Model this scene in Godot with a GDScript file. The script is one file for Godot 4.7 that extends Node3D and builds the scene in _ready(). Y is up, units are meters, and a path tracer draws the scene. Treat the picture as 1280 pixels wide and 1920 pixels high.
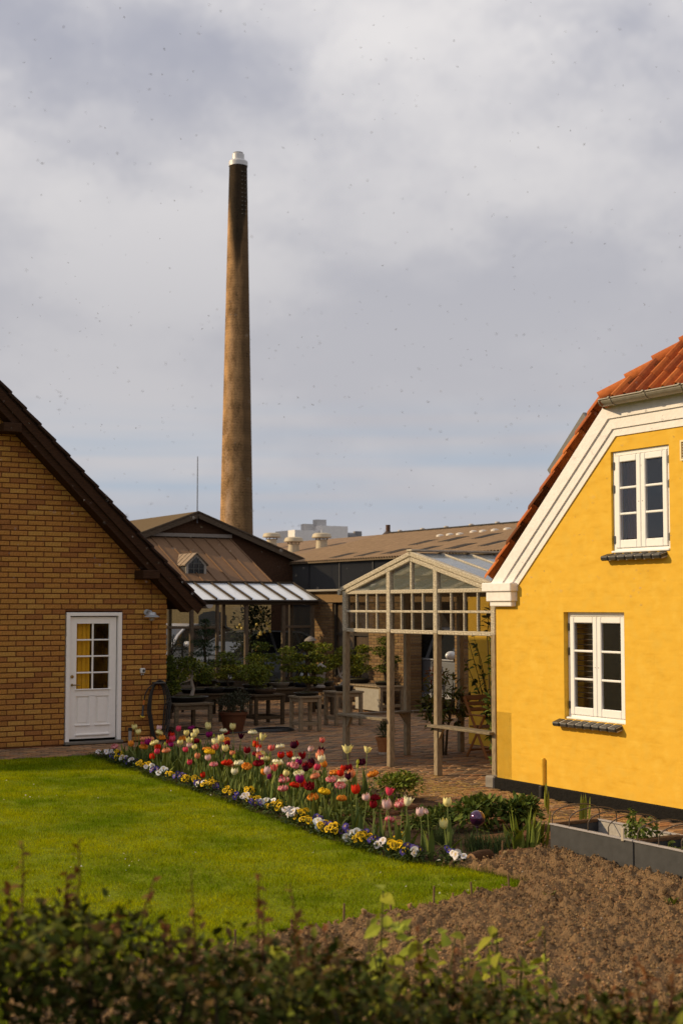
extends Node3D

# ---------------------------------------------------------------- helpers
var rng := RandomNumberGenerator.new()
var used := {}
var noise_cache := {}
const EYE := Vector3(0, 2.26, 0)

class MB:
	var v := PackedVector3Array()
	var n := PackedVector3Array()
	var uv := PackedVector2Array()
	var c := PackedColorArray()
	var ix := PackedInt32Array()
	var col := Color.WHITE
	func vert(p: Vector3, nn: Vector3, t := Vector2.ZERO) -> int:
		v.append(p); n.append(nn); uv.append(t); c.append(col)
		return v.size() - 1
	func tri(a: Vector3, b: Vector3, d: Vector3) -> void:        # counter-clockwise seen from the front
		var nn := (b - a).cross(d - a).normalized()
		var i := v.size()
		for p in [a, b, d]:
			vert(p, nn, Vector2(p.x + p.z, p.y))
		ix.append_array(PackedInt32Array([i, i + 2, i + 1]))
	func quad(a: Vector3, b: Vector3, d: Vector3, e: Vector3, ta := Vector2(0, 0), tb := Vector2(1, 0), td := Vector2(1, 1), te := Vector2(0, 1)) -> void:
		var nn := (b - a).cross(e - a).normalized()
		var i := vert(a, nn, ta)
		vert(b, nn, tb); vert(d, nn, td); vert(e, nn, te)
		ix.append_array(PackedInt32Array([i, i + 2, i + 1, i, i + 3, i + 2]))
	func box(ctr: Vector3, s: Vector3, b := Basis(), bev := 0.0) -> void:
		var h := s * 0.5
		if bev <= 0.0:
			for ax in 3:
				for sg in [-1.0, 1.0]:
					var u := (ax + 1) % 3
					var w := (ax + 2) % 3
					var q := []
					for k in [[-1, -1], [1, -1], [1, 1], [-1, 1]]:
						var p := Vector3.ZERO
						p[ax] = sg * h[ax]
						p[u] = k[0] * h[u] * sg
						p[w] = k[1] * h[w]
						q.append(ctr + b * p)
					quad(q[0], q[1], q[2], q[3])
			return
		var g := minf(bev, minf(h.x, minf(h.y, h.z)) * 0.49)
		var f := {}
		for ax in 3:
			for sg in [-1, 1]:
				var u := (ax + 1) % 3
				var w := (ax + 2) % 3
				var q := []
				for k in [[-1, -1], [1, -1], [1, 1], [-1, 1]]:
					var p := Vector3.ZERO
					p[ax] = sg * h[ax]
					p[u] = k[0] * (h[u] - g) * sg
					p[w] = k[1] * (h[w] - g)
					var key := Vector3i.ZERO
					key[ax] = sg; key[u] = k[0] * sg; key[w] = k[1]
					f[[ax, key]] = ctr + b * p
					q.append(ctr + b * p)
				quad(q[0], q[1], q[2], q[3])
		for ax in 3:
			var u := (ax + 1) % 3
			var w := (ax + 2) % 3
			for su in [-1, 1]:
				for sw in [-1, 1]:
					var k0 := Vector3i.ZERO
					k0[ax] = -1; k0[u] = su; k0[w] = sw
					var k1 := k0
					k1[ax] = 1
					var q := [f[[u, k0]], f[[u, k1]], f[[w, k1]], f[[w, k0]]]
					var out := b * (Vector3(k0) + Vector3(k1))
					if (q[1] - q[0]).cross(q[3] - q[0]).dot(out) < 0:
						q.reverse()
					quad(q[0], q[1], q[2], q[3])
		for sx in [-1, 1]:
			for sy in [-1, 1]:
				for sz in [-1, 1]:
					var k := Vector3i(sx, sy, sz)
					var q := [f[[0, k]], f[[1, k]], f[[2, k]]]
					if (q[1] - q[0]).cross(q[2] - q[0]).dot(b * Vector3(k)) < 0:
						q.reverse()
					tri(q[0], q[1], q[2])
	func bar(a: Vector3, b: Vector3, w: float, h: float, up := Vector3.UP, bev := 0.0) -> void:   # a timber from a to b, w across, h along up
		var d := b - a
		var f := d.normalized()
		var r := f.cross(up).normalized()
		if r.length() < 0.5:
			r = f.cross(Vector3.RIGHT).normalized()
		var u := r.cross(f)
		box((a + b) * 0.5, Vector3(d.length(), h, w), Basis(f, u, r), bev)
	func tube(pts: Array, radii: Array, sides := 8, capped := true) -> void:
		var prev := Vector3.ZERO
		var rings := []
		for i in pts.size():
			var t: Vector3 = (pts[mini(i + 1, pts.size() - 1)] - pts[maxi(i - 1, 0)]).normalized()
			if prev == Vector3.ZERO:
				prev = t.cross(Vector3.UP if absf(t.y) < 0.9 else Vector3.RIGHT).normalized()
			var s := (prev - t * prev.dot(t)).normalized()
			prev = s
			var w := t.cross(s)
			var ring := []
			for k in sides + 1:
				var a := TAU * k / sides
				var o := s * cos(a) + w * sin(a)
				ring.append(vert(pts[i] + o * radii[mini(i, radii.size() - 1)], o, Vector2(float(k) / sides, float(i) / maxf(pts.size() - 1, 1))))
			rings.append(ring)
		for i in rings.size() - 1:
			for k in sides:
				var a: int = rings[i][k]
				var b: int = rings[i][k + 1]
				var d: int = rings[i + 1][k + 1]
				var e: int = rings[i + 1][k]
				ix.append_array(PackedInt32Array([a, d, b, a, e, d]))
		if capped:
			for end in [0, pts.size() - 1]:
				for k in range(1, sides - 1):
					var q := [v[rings[end][0]], v[rings[end][k]], v[rings[end][k + 1]]]
					if end == 0:
						tri(q[0], q[2], q[1])
					else:
						tri(q[0], q[1], q[2])
	func lathe(prof: Array, sides := 16, at := Vector3.ZERO) -> void:     # prof: Vector2(radius, y) from bottom to top
		for i in prof.size() - 1:
			var p: Vector2 = prof[i]
			var q: Vector2 = prof[i + 1]
			var dn := Vector2(q.y - p.y, p.x - q.x).normalized()
			var base := v.size()
			for k in sides + 1:
				var a := TAU * k / sides
				var o := Vector3(cos(a), 0, sin(a))
				var nn := (o * dn.x + Vector3.UP * dn.y).normalized()
				vert(at + o * p.x + Vector3.UP * p.y, nn, Vector2(float(k) / sides, p.y))
				vert(at + o * q.x + Vector3.UP * q.y, nn, Vector2(float(k) / sides, q.y))
			for k in sides:
				var a := base + k * 2
				ix.append_array(PackedInt32Array([a, a + 2, a + 1, a + 1, a + 2, a + 3]))
	func blob(ctr: Vector3, r: Vector3, seg := 8, rings := 6) -> void:
		var base := v.size()
		for i in rings + 1:
			var t := PI * i / rings
			for k in seg + 1:
				var a := TAU * k / seg
				var o := Vector3(sin(t) * cos(a), cos(t), sin(t) * sin(a))
				vert(ctr + o * r, (o / r).normalized(), Vector2(float(k) / seg, float(i) / rings))
		for i in rings:
			for k in seg:
				var a := base + i * (seg + 1) + k
				var b := a + seg + 1
				ix.append_array(PackedInt32Array([a, b, a + 1, b, b + 1, a + 1]))
	func extrude(poly: PackedVector2Array, o: Vector3, ax: Vector3, ay: Vector3, depth: Vector3) -> void:   # poly in the plane (ax, ay), front face towards -depth
		var t := Geometry2D.triangulate_polygon(poly)
		var front := ax.cross(ay).dot(depth) < 0.0
		for i in range(0, t.size(), 3):
			var p := []
			for k in 3:
				var w := poly[t[i + k]]
				p.append(o + ax * w.x + ay * w.y)
			if ((p[1] - p[0]).cross(p[2] - p[0])).dot(depth) > 0.0:
				p.reverse()
			tri(p[0], p[1], p[2])
			tri(p[2] + depth, p[1] + depth, p[0] + depth)
		var ccw := not Geometry2D.is_polygon_clockwise(poly)
		for i in poly.size():
			var w0 := poly[i]
			var w1 := poly[(i + 1) % poly.size()]
			var a := o + ax * w0.x + ay * w0.y
			var b := o + ax * w1.x + ay * w1.y
			if ccw == front:
				quad(a, a + depth, b + depth, b)
			else:
				quad(b, b + depth, a + depth, a)
	func mesh(m: Material = null) -> ArrayMesh:
		var arr := []
		arr.resize(Mesh.ARRAY_MAX)
		arr[Mesh.ARRAY_VERTEX] = v
		arr[Mesh.ARRAY_NORMAL] = n
		arr[Mesh.ARRAY_TEX_UV] = uv
		arr[Mesh.ARRAY_COLOR] = c
		arr[Mesh.ARRAY_INDEX] = ix
		var am := ArrayMesh.new()
		am.add_surface_from_arrays(Mesh.PRIMITIVE_TRIANGLES, arr)
		if m:
			am.surface_set_material(0, m)
		return am

func numbered(called: String, parent: Node) -> String:
	var key := str(parent.get_instance_id()) + called
	var k: int = used.get(key, -1) + 1
	used[key] = k
	return called if k == 0 else "%s_%03d" % [called, k]

func tag(o: Node, label: String, category := "", group := "", kind := "") -> Node:
	if label: o.set_meta("label", label)
	if category: o.set_meta("category", category)
	if group: o.set_meta("group", group)
	if kind: o.set_meta("kind", kind)
	return o

func thing(called: String, label: String, category: String, at := Vector3.ZERO, turn := 0.0, group := "") -> Node3D:
	var o := Node3D.new()
	o.name = numbered(called, self)
	add_child(o, true)
	o.position = at
	o.rotation.y = turn
	tag(o, label, category, group)
	return o

func place(called: String, mesh: Mesh, mat: Material, parent: Node, at := Vector3.ZERO, basis := Basis()) -> MeshInstance3D:
	var o := MeshInstance3D.new()
	o.name = numbered(called, parent)
	o.mesh = mesh
	if mat: o.material_override = mat
	parent.add_child(o, true)
	o.transform = Transform3D(basis, at)
	return o

func part(called: String, b: MB, mat: Material, parent: Node, label := "") -> MeshInstance3D:
	var o := place(called, b.mesh(), mat, parent)
	if label: o.set_meta("label", label)
	return o

func struct(called: String, b: MB, mat: Material) -> MeshInstance3D:
	var o := part(called, b, mat, self)
	o.set_meta("kind", "structure")
	return o

func copies(called: String, mesh: Mesh, mat: Material, parent: Node, xf: Array, cols: Array = []) -> MultiMeshInstance3D:
	var mm := MultiMesh.new()
	mm.transform_format = MultiMesh.TRANSFORM_3D
	mm.use_colors = not cols.is_empty()
	mm.mesh = mesh
	mm.instance_count = xf.size()
	for i in xf.size():
		mm.set_instance_transform(i, xf[i])
		if mm.use_colors:
			mm.set_instance_color(i, cols[i])
	var o := MultiMeshInstance3D.new()
	o.name = numbered(called, parent)
	o.multimesh = mm
	o.material_override = mat
	parent.add_child(o, true)
	o.set_meta("kind", "stuff")
	return o

func lin(r: float, g: float, b: float) -> Color:
	return Color(r, g, b).linear_to_srgb()

func noise_tex(key: String, freq: float, cols: Array, size := 512, cell := false, oct := 5, sd := 1) -> NoiseTexture2D:
	if noise_cache.has(key):
		return noise_cache[key]
	var nz := FastNoiseLite.new()
	nz.noise_type = FastNoiseLite.TYPE_CELLULAR if cell else FastNoiseLite.TYPE_SIMPLEX_SMOOTH
	nz.frequency = freq
	nz.fractal_octaves = oct
	nz.seed = sd
	var t := NoiseTexture2D.new()
	t.width = size
	t.height = size
	t.seamless = true
	t.noise = nz
	var g := Gradient.new()
	g.offsets = PackedFloat32Array(range(cols.size()).map(func(i): return float(i) / (cols.size() - 1)))
	g.colors = PackedColorArray(cols)
	t.color_ramp = g
	noise_cache[key] = t
	return t

func plain(col: Color, rough := 0.8, metal := 0.0) -> StandardMaterial3D:
	var m := StandardMaterial3D.new()
	m.albedo_color = col.linear_to_srgb()
	m.roughness = rough
	m.metallic = metal
	m.metallic_specular = 0.25 if rough > 0.65 else 0.5
	m.vertex_color_use_as_albedo = true
	return m

# a surface with patchy colour (var1 at the coarse size) and fine relief; sizes are metres per tile of the pattern
func mottled(col: Color, rough := 0.85, amount := 0.3, size := 1.0, bump := 0.15, bump_size := 0.25, key := "soft", tint := Color.WHITE) -> StandardMaterial3D:
	var m := plain(col, rough)
	var lo := Color(1 - amount, 1 - amount, 1 - amount)
	var hi := Color(1, 1, 1)
	var mid := lo.lerp(hi, 0.55) * tint
	mid.a = 1
	var t := noise_tex("m%s%.2f%s" % [key, amount, tint.to_html()], 0.012 if key == "soft" else 0.03, [lo.linear_to_srgb(), mid.linear_to_srgb(), hi], 512, key == "cell", 5, 3)
	m.albedo_texture = t
	m.uv1_triplanar = true
	m.uv1_world_triplanar = true
	m.uv1_scale = Vector3.ONE / size
	if bump > 0:
		m.heightmap_enabled = true
		m.heightmap_texture = noise_tex("bump", 0.03, [Color.BLACK, Color.WHITE], 512, false, 5, 9)
		m.heightmap_scale = bump
	return m

func wood(col: Color, rough := 0.8, amount := 0.5, along := 1, size := 0.5) -> StandardMaterial3D:   # grain stretched along an axis
	var m := plain(col, rough)
	m.albedo_texture = noise_tex("wood%.2f" % amount, 0.02, [Color(1 - amount, 1 - amount, 1 - amount), Color(0.9, 0.88, 0.84), Color(1, 1, 1)], 512, false, 6, 5)
	m.uv1_triplanar = true
	m.uv1_world_triplanar = true
	var s := Vector3.ONE / (size * 0.25)
	s[along] = 1.0 / (size * 3.0)
	m.uv1_scale = s
	m.heightmap_enabled = true
	m.heightmap_texture = noise_tex("bump", 0.03, [Color.BLACK, Color.WHITE], 512, false, 5, 9)
	m.heightmap_scale = 0.12
	return m

func glass(alpha := 0.12, col := Color(0.6, 0.65, 0.65), rough := 0.03) -> StandardMaterial3D:
	var m := StandardMaterial3D.new()
	m.albedo_color = Color(col.r, col.g, col.b, alpha)
	m.transparency = BaseMaterial3D.TRANSPARENCY_ALPHA
	m.roughness = rough
	m.metallic_specular = 0.35
	return m

func leafy(back := 0.5, rough := 0.7) -> StandardMaterial3D:
	var m := plain(Color.WHITE, maxf(rough, 0.65))
	m.metallic_specular = 0.2
	m.backlight_enabled = true
	m.backlight = Color(back, back, back * 0.5)
	m.cull_mode = BaseMaterial3D.CULL_DISABLED
	return m

func leaf_mesh(l := 0.06, w := 0.03, fold := 0.25, bend := 0.2) -> ArrayMesh:   # a folded, slightly bent leaf along +z
	var b := MB.new()
	var pts := []
	for i in 4:
		var t := i / 3.0
		var ww := w * sin(PI * pow(t, 0.75)) * 0.5 if i < 3 else 0.0
		if i == 0: ww = w * 0.06
		var y := -bend * l * t * t
		pts.append([Vector3(-ww, y + fold * ww, l * t), Vector3(0, y, l * t), Vector3(ww, y + fold * ww, l * t)])
	for i in 3:
		for k in 2:
			b.quad(pts[i][k], pts[i + 1][k], pts[i + 1][k + 1], pts[i][k + 1])
	return b.mesh()

func rand_dir() -> Vector3:
	var z := rng.randf_range(-1, 1)
	var a := rng.randf() * TAU
	return Vector3(sqrt(1 - z * z) * cos(a), z, sqrt(1 - z * z) * sin(a))

func leaf_basis(out: Vector3, s: float) -> Basis:      # leaf axis roughly outward, face roughly up
	var f := (out + rand_dir() * 0.8).normalized()
	var up := (Vector3.UP + rand_dir() * 0.7).normalized()
	var r := up.cross(f).normalized()
	if r.length() < 0.5: r = Vector3.RIGHT
	return Basis(r, f.cross(r), f).scaled_local(Vector3.ONE * s)

func vary(col: Color, a := 0.25) -> Color:
	var k := 1.0 + rng.randf_range(-a, a)
	return Color(col.r * k * (1 + rng.randf_range(-a, a) * 0.4), col.g * k, col.b * k)

func crown(called: String, parent: Node, pads: Array, per: int, lm: Mesh, mat: Material, cols: Array, smin := 0.7, smax := 1.3) -> void:   # pads: [centre, radii]
	var xf := []
	var cc := []
	for p in pads:
		var r: Vector3 = p[1]
		var cnt := int(per * (p[2] if p.size() > 2 else 1.0))
		for i in cnt:
			var d := rand_dir()
			var o := d * pow(rng.randf(), 0.4)
			o += rand_dir() * 0.12
			xf.append(Transform3D(leaf_basis((d + Vector3.UP * 0.3).normalized(), rng.randf_range(smin, smax)), p[0] + o * r))
			cc.append(vary(cols[rng.randi() % cols.size()]))
	copies(called, lm, mat, parent, xf, cc)

func rnd_poly_area(poly: PackedVector2Array) -> Vector2:
	var r := Rect2(poly[0], Vector2.ZERO)
	for p in poly: r = r.expand(p)
	for i in 200:
		var q := Vector2(rng.randf_range(r.position.x, r.end.x), rng.randf_range(r.position.y, r.end.y))
		if Geometry2D.is_point_in_polygon(q, poly): return q
	return poly[0]

func on_screen(p: Vector3) -> Vector2:          # where in the 1280 x 1920 frame a point falls: used only for wording labels and for choosing which pieces count as near
	var yaw := deg_to_rad(30.3)
	var pit := atan(178.0 / 2667.0)
	var f := Vector3(sin(yaw) * cos(pit), sin(pit), -cos(yaw) * cos(pit))
	var r := Vector3(cos(yaw), 0, sin(yaw))
	var u := r.cross(f)
	var q := p - EYE
	return Vector2(640 + 2667 * q.dot(r) / q.dot(f), 960 - 2667 * q.dot(u) / q.dot(f))

func in_frame(p: Vector3) -> bool:
	var s := on_screen(p)
	return s.x > 0 and s.x < 1280 and s.y > 0 and s.y < 1920

# ---------------------------------------------------------------- camera, sky, sun
func _ready() -> void:
	rng.seed = 20240511
	var cam := Camera3D.new()
	cam.name = "camera"
	add_child(cam)
	cam.position = EYE
	cam.rotation = Vector3(atan(178.0 / 2667.0), deg_to_rad(-30.3), 0)
	cam.near = 0.05
	cam.far = 1000.0
	var at := CameraAttributesPhysical.new()
	at.frustum_focal_length = 12.0 / (960.0 / 2667.0)
	at.frustum_focus_distance = 19.0
	at.exposure_aperture = 1.95
	at.frustum_near = 0.05
	at.frustum_far = 1000.0
	cam.attributes = at
	cam.fov = rad_to_deg(2.0 * atan(960.0 / 2667.0))
	cam.current = true

	var env := Environment.new()
	env.background_mode = Environment.BG_SKY
	env.sky = Sky.new()
	env.sky.sky_material = make_sky()
	env.background_energy_multiplier = 1.0
	env.tonemap_mode = Environment.TONE_MAPPER_LINEAR
	env.tonemap_exposure = 1.0
	env.sdfgi_enabled = true
	env.ssao_enabled = true
	env.ssil_enabled = true
	var we := WorldEnvironment.new()
	we.name = "world_environment"
	we.environment = env
	add_child(we)

	var sun := DirectionalLight3D.new()
	sun.name = "sun"
	add_child(sun)
	var el := deg_to_rad(27.0)
	var az := deg_to_rad(34.0)
	var to_sun := Vector3(-cos(az) * cos(el), sin(el), -sin(az) * cos(el))
	sun.look_at_from_position(to_sun * 50.0, Vector3.ZERO)
	sun.light_energy = 1.32
	sun.light_color = Color(1.0, 0.89, 0.71)
	sun.light_angular_distance = 0.6
	sun.shadow_enabled = true

	build_ground()
	build_brick_house()
	build_yellow_house()
	build_factory()
	build_glasshouse()
	build_court_wall()
	build_pergola()
	build_cars()
	build_bonsai_yard()
	build_terrace_plants()
	build_raised_beds()
	build_stakes()
	build_tulips()
	build_pansies()
	build_bed_plants()
	build_lawn_grass()
	build_hedge()
	build_midges()

func make_sky() -> PanoramaSkyMaterial:
	var w := 2048
	var h := 1024
	var na := FastNoiseLite.new()
	na.seed = 11
	na.noise_type = FastNoiseLite.TYPE_SIMPLEX_SMOOTH
	na.frequency = 0.62
	na.fractal_octaves = 6
	na.fractal_gain = 0.52
	na.domain_warp_enabled = true
	na.domain_warp_amplitude = 0.35
	na.domain_warp_frequency = 0.8
	var nb := FastNoiseLite.new()
	nb.seed = 4
	nb.frequency = 0.9
	nb.fractal_octaves = 4
	var data := PackedFloat32Array()
	data.resize(w * h * 3)
	var grey := Color(0.505, 0.50, 0.53)
	var bright := Color(0.80, 0.775, 0.775)
	var dark := Color(0.42, 0.43, 0.50)
	var blue := Color(0.37, 0.47, 0.585)
	var half := h / 2
	for y in half:
		var e := PI * 0.5 - PI * (y + 0.5) / h
		var se := sin(e)
		var ce := cos(e)
		var k := 1.0 / (se + 0.28)
		var deg := rad_to_deg(e)
		var low := clampf(1.0 - absf(deg - 5.2) / 3.4, 0.0, 1.0)
		var glow := clampf(1.0 - deg / 4.0, 0.0, 1.0)
		for x in w:
			var a := TAU * (x + 0.5) / w - PI
			var dx := sin(a) * ce
			var dz := -cos(a) * ce
			var c1 := na.get_noise_3d(dx * k * 1.6, se * 2.0, dz * k * 1.6)
			var fine := na.get_noise_3d(dx * k * 5.2 + 9.0, se * 5.0, dz * k * 5.2)
			var t := clampf(c1 * 1.1 + fine * 0.5 + 0.5, 0.0, 1.0)
			t = t * t * (3.0 - 2.0 * t)
			var cl := grey.lerp(dark.lerp(bright, t), clampf((deg - 8.0) / 14.0, 0.2, 1.0))
			if low > 0.0:
				var s := nb.get_noise_3d(dx * 2.2, deg * 1.35, dz * 2.2)
				cl = cl.lerp(blue, low * clampf(s * 1.6 + 0.48, 0.0, 1.0) * 0.75)
			if glow > 0.0:
				cl = cl.lerp(Color(0.52, 0.53, 0.57), glow * 0.6)
			var i := (y * w + x) * 3
			data[i] = cl.r
			data[i + 1] = cl.g
			data[i + 2] = cl.b
	for i in range(half * w * 3, w * h * 3, 3):
		data[i] = 0.10; data[i + 1] = 0.09; data[i + 2] = 0.06
	var img := Image.create_from_data(w, h, false, Image.FORMAT_RGBF, data.to_byte_array())
	var m := PanoramaSkyMaterial.new()
	m.panorama = ImageTexture.create_from_image(img)
	return m

# ---------------------------------------------------------------- ground
func lawn_edge(z: float) -> float:               # x of the flower bed's lawn edge at z
	var zs := [-20.68, -18.79, -16.94, -15.39, -13.94, -12.48, -11.34, -10.69, -10.33]
	var xs := [7.77, 7.62, 7.45, 7.36, 7.2, 7.05, 6.97, 7.0, 7.2]
	for i in 8:
		if z <= zs[i + 1]:
			return lerpf(xs[i], xs[i + 1], clampf((z - zs[i]) / (zs[i + 1] - zs[i]), 0, 1))
	return 7.2

func lawn_poly() -> PackedVector2Array:
	var p := PackedVector2Array([Vector2(-9, -20.85), Vector2(7.72, -20.85)])
	for i in 21:
		var z := -20.6 + i * 0.51
		p.append(Vector2(lawn_edge(z) - 0.03, z))
	for q in [Vector2(7.25, -10.2), Vector2(7.3, -9.75), Vector2(7.28, -9.4), Vector2(6.9, -9.2), Vector2(6.4, -9.17), Vector2(5.9, -8.98), Vector2(5.3, -8.88), Vector2(4.8, -8.75), Vector2(4.2, -8.6), Vector2(3.4, -8.5), Vector2(2.6, -8.3), Vector2(2.2, -7.0), Vector2(-9, -7.0)]:
		p.append(q)
	return p

func sheet(poly: PackedVector2Array, y: float) -> MB:
	var b := MB.new()
	var t := Geometry2D.triangulate_polygon(poly)
	for i in range(0, t.size(), 3):
		var p := []
		for k in 3: p.append(Vector3(poly[t[i + k]].x, y, poly[t[i + k]].y))
		if (p[1] - p[0]).cross(p[2] - p[0]).y < 0: p.reverse()
		b.tri(p[0], p[1], p[2])
	return b

func build_ground() -> void:
	var g := MB.new()
	g.quad(Vector3(-250, -0.06, 150), Vector3(300, -0.06, 150), Vector3(300, -0.06, -400), Vector3(-250, -0.06, -400))
	struct("ground", g, mottled(Color(0.09, 0.08, 0.045), 0.95, 0.4, 3.0))
	# lawn
	struct("lawn", sheet(lawn_poly(), 0.0), mottled(Color(0.22, 0.265, 0.005), 0.95, 0.6, 0.4, 1.0))
	# brick paving: joint bed and single pavers
	var j := MB.new()
	j.box(Vector3(13.35, -0.045, -20.25), Vector3(8.1, 0.07, 30.6))
	j.box(Vector3(0.25, -0.045, -21.72), Vector3(18.1, 0.07, 1.7))
	var paving := struct("courtyard_paving", j, mottled(Color(0.035, 0.025, 0.017), 0.95, 0.4, 0.8))
	var pm := []
	for k in 6:
		var b := MB.new()
		b.box(Vector3.ZERO, Vector3(0.202, 0.05, 0.098), Basis(), 0.011)
		var tone: Color = [Color(0.34, 0.20, 0.10), Color(0.25, 0.155, 0.088), Color(0.40, 0.235, 0.115), Color(0.18, 0.12, 0.076), Color(0.29, 0.19, 0.115), Color(0.37, 0.19, 0.088)][k]
		pm.append([b.mesh(), mottled(tone, 0.85, 0.35, 0.35, 0.25)])
	var near := []
	var rest := []
	var rc := []
	for r in 278:
		var z := -35.3 + r * 0.1075
		if z > -5.2: break
		for q in 124:
			var x := -8.6 + q * 0.2125 + (0.106 if r % 2 else 0.0) + 0.212 * 0.5
			var main := x > 9.36 and x < 17.3
			var strip := x <= 9.36 and z > -22.45 and z < -20.95
			if not (main or strip): continue
			if x > 10.7 and z > -14.4 and x > 10.66: continue
			if x < 12 and z < -22.45 and x < 9.8: continue
			if z > -10.5 and x < 9.4: continue
			var p := Vector3(x + rng.randf_range(-0.004, 0.004), -0.025 + rng.randf_range(-0.004, 0.004), z)
			var bs := Basis.from_euler(Vector3(rng.randf_range(-0.012, 0.012), rng.randf_range(-0.02, 0.02), rng.randf_range(-0.012, 0.012)))
			if in_frame(p):
				near.append([p.distance_to(EYE) + (100.0 if not (x < 11.4 and z > -17.5 and x > 9.4) else 0.0), p, bs])
			else:
				rest.append(Transform3D(bs, p)); rc.append(Color.WHITE)
	near.sort_custom(func(a, b): return a[0] < b[0])
	for i in near.size():
		var k := rng.randi() % 6
		if i < 300:
			place("paver", pm[k][0], pm[k][1], paving, near[i][1], near[i][2])
		else:
			rest.append(Transform3D(near[i][2], near[i][1]))
	rc.clear()
	var tones := [Color(0.34, 0.20, 0.10), Color(0.25, 0.155, 0.088), Color(0.40, 0.235, 0.115), Color(0.18, 0.12, 0.076), Color(0.29, 0.19, 0.115), Color(0.37, 0.19, 0.088)]
	for i in rest.size(): rc.append(vary(tones[rng.randi() % 6], 0.12))
	copies("far_pavers", pm[0][0], mottled(Color.WHITE, 0.85, 0.35, 0.35, 0.25), paving, rest, rc)
	# dry grass clippings and moss blown over the path
	var straw := MB.new()
	straw.box(Vector3.ZERO, Vector3(0.06, 0.003, 0.005))
	var xf := []
	var cc := []
	for i in 2600:
		var p := Vector3(rng.randf_range(9.4, 10.9), 0.004, rng.randf_range(-17.0, -11.5))
		if rng.randf() < 0.35: p = Vector3(10.0 + rng.randfn(0, 0.35), 0.004, -15.0 + rng.randfn(0, 0.5))
		if p.x > 10.66 and p.z > -14.5: continue
		xf.append(Transform3D(Basis(Vector3.UP, rng.randf() * TAU).scaled_local(Vector3.ONE * rng.randf_range(0.4, 1.2)), p))
		cc.append(vary(Color(0.4, 0.27, 0.09), 0.3))
	var s := copies("dry_grass_clippings", straw.mesh(), plain(Color.WHITE, 0.9), self, xf, cc)
	tag(s, "straw coloured grass clippings scattered on the brick path by the yellow house", "clippings")
	# flower bed soil
	var fp := PackedVector2Array([Vector2(7.7, -20.8), Vector2(9.36, -20.8), Vector2(9.36, -10.4), Vector2(7.15, -10.4)])
	for i in 20:
		var z := -10.6 - i * 0.51
		fp.append(Vector2(lawn_edge(z) - 0.05, z))
	struct("flower_bed_soil", sheet(fp, 0.006), mottled(Color(0.075, 0.045, 0.028), 0.95, 0.5, 0.5, 1.0, 0.2, "cell"))
	soil_patch()

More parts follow.
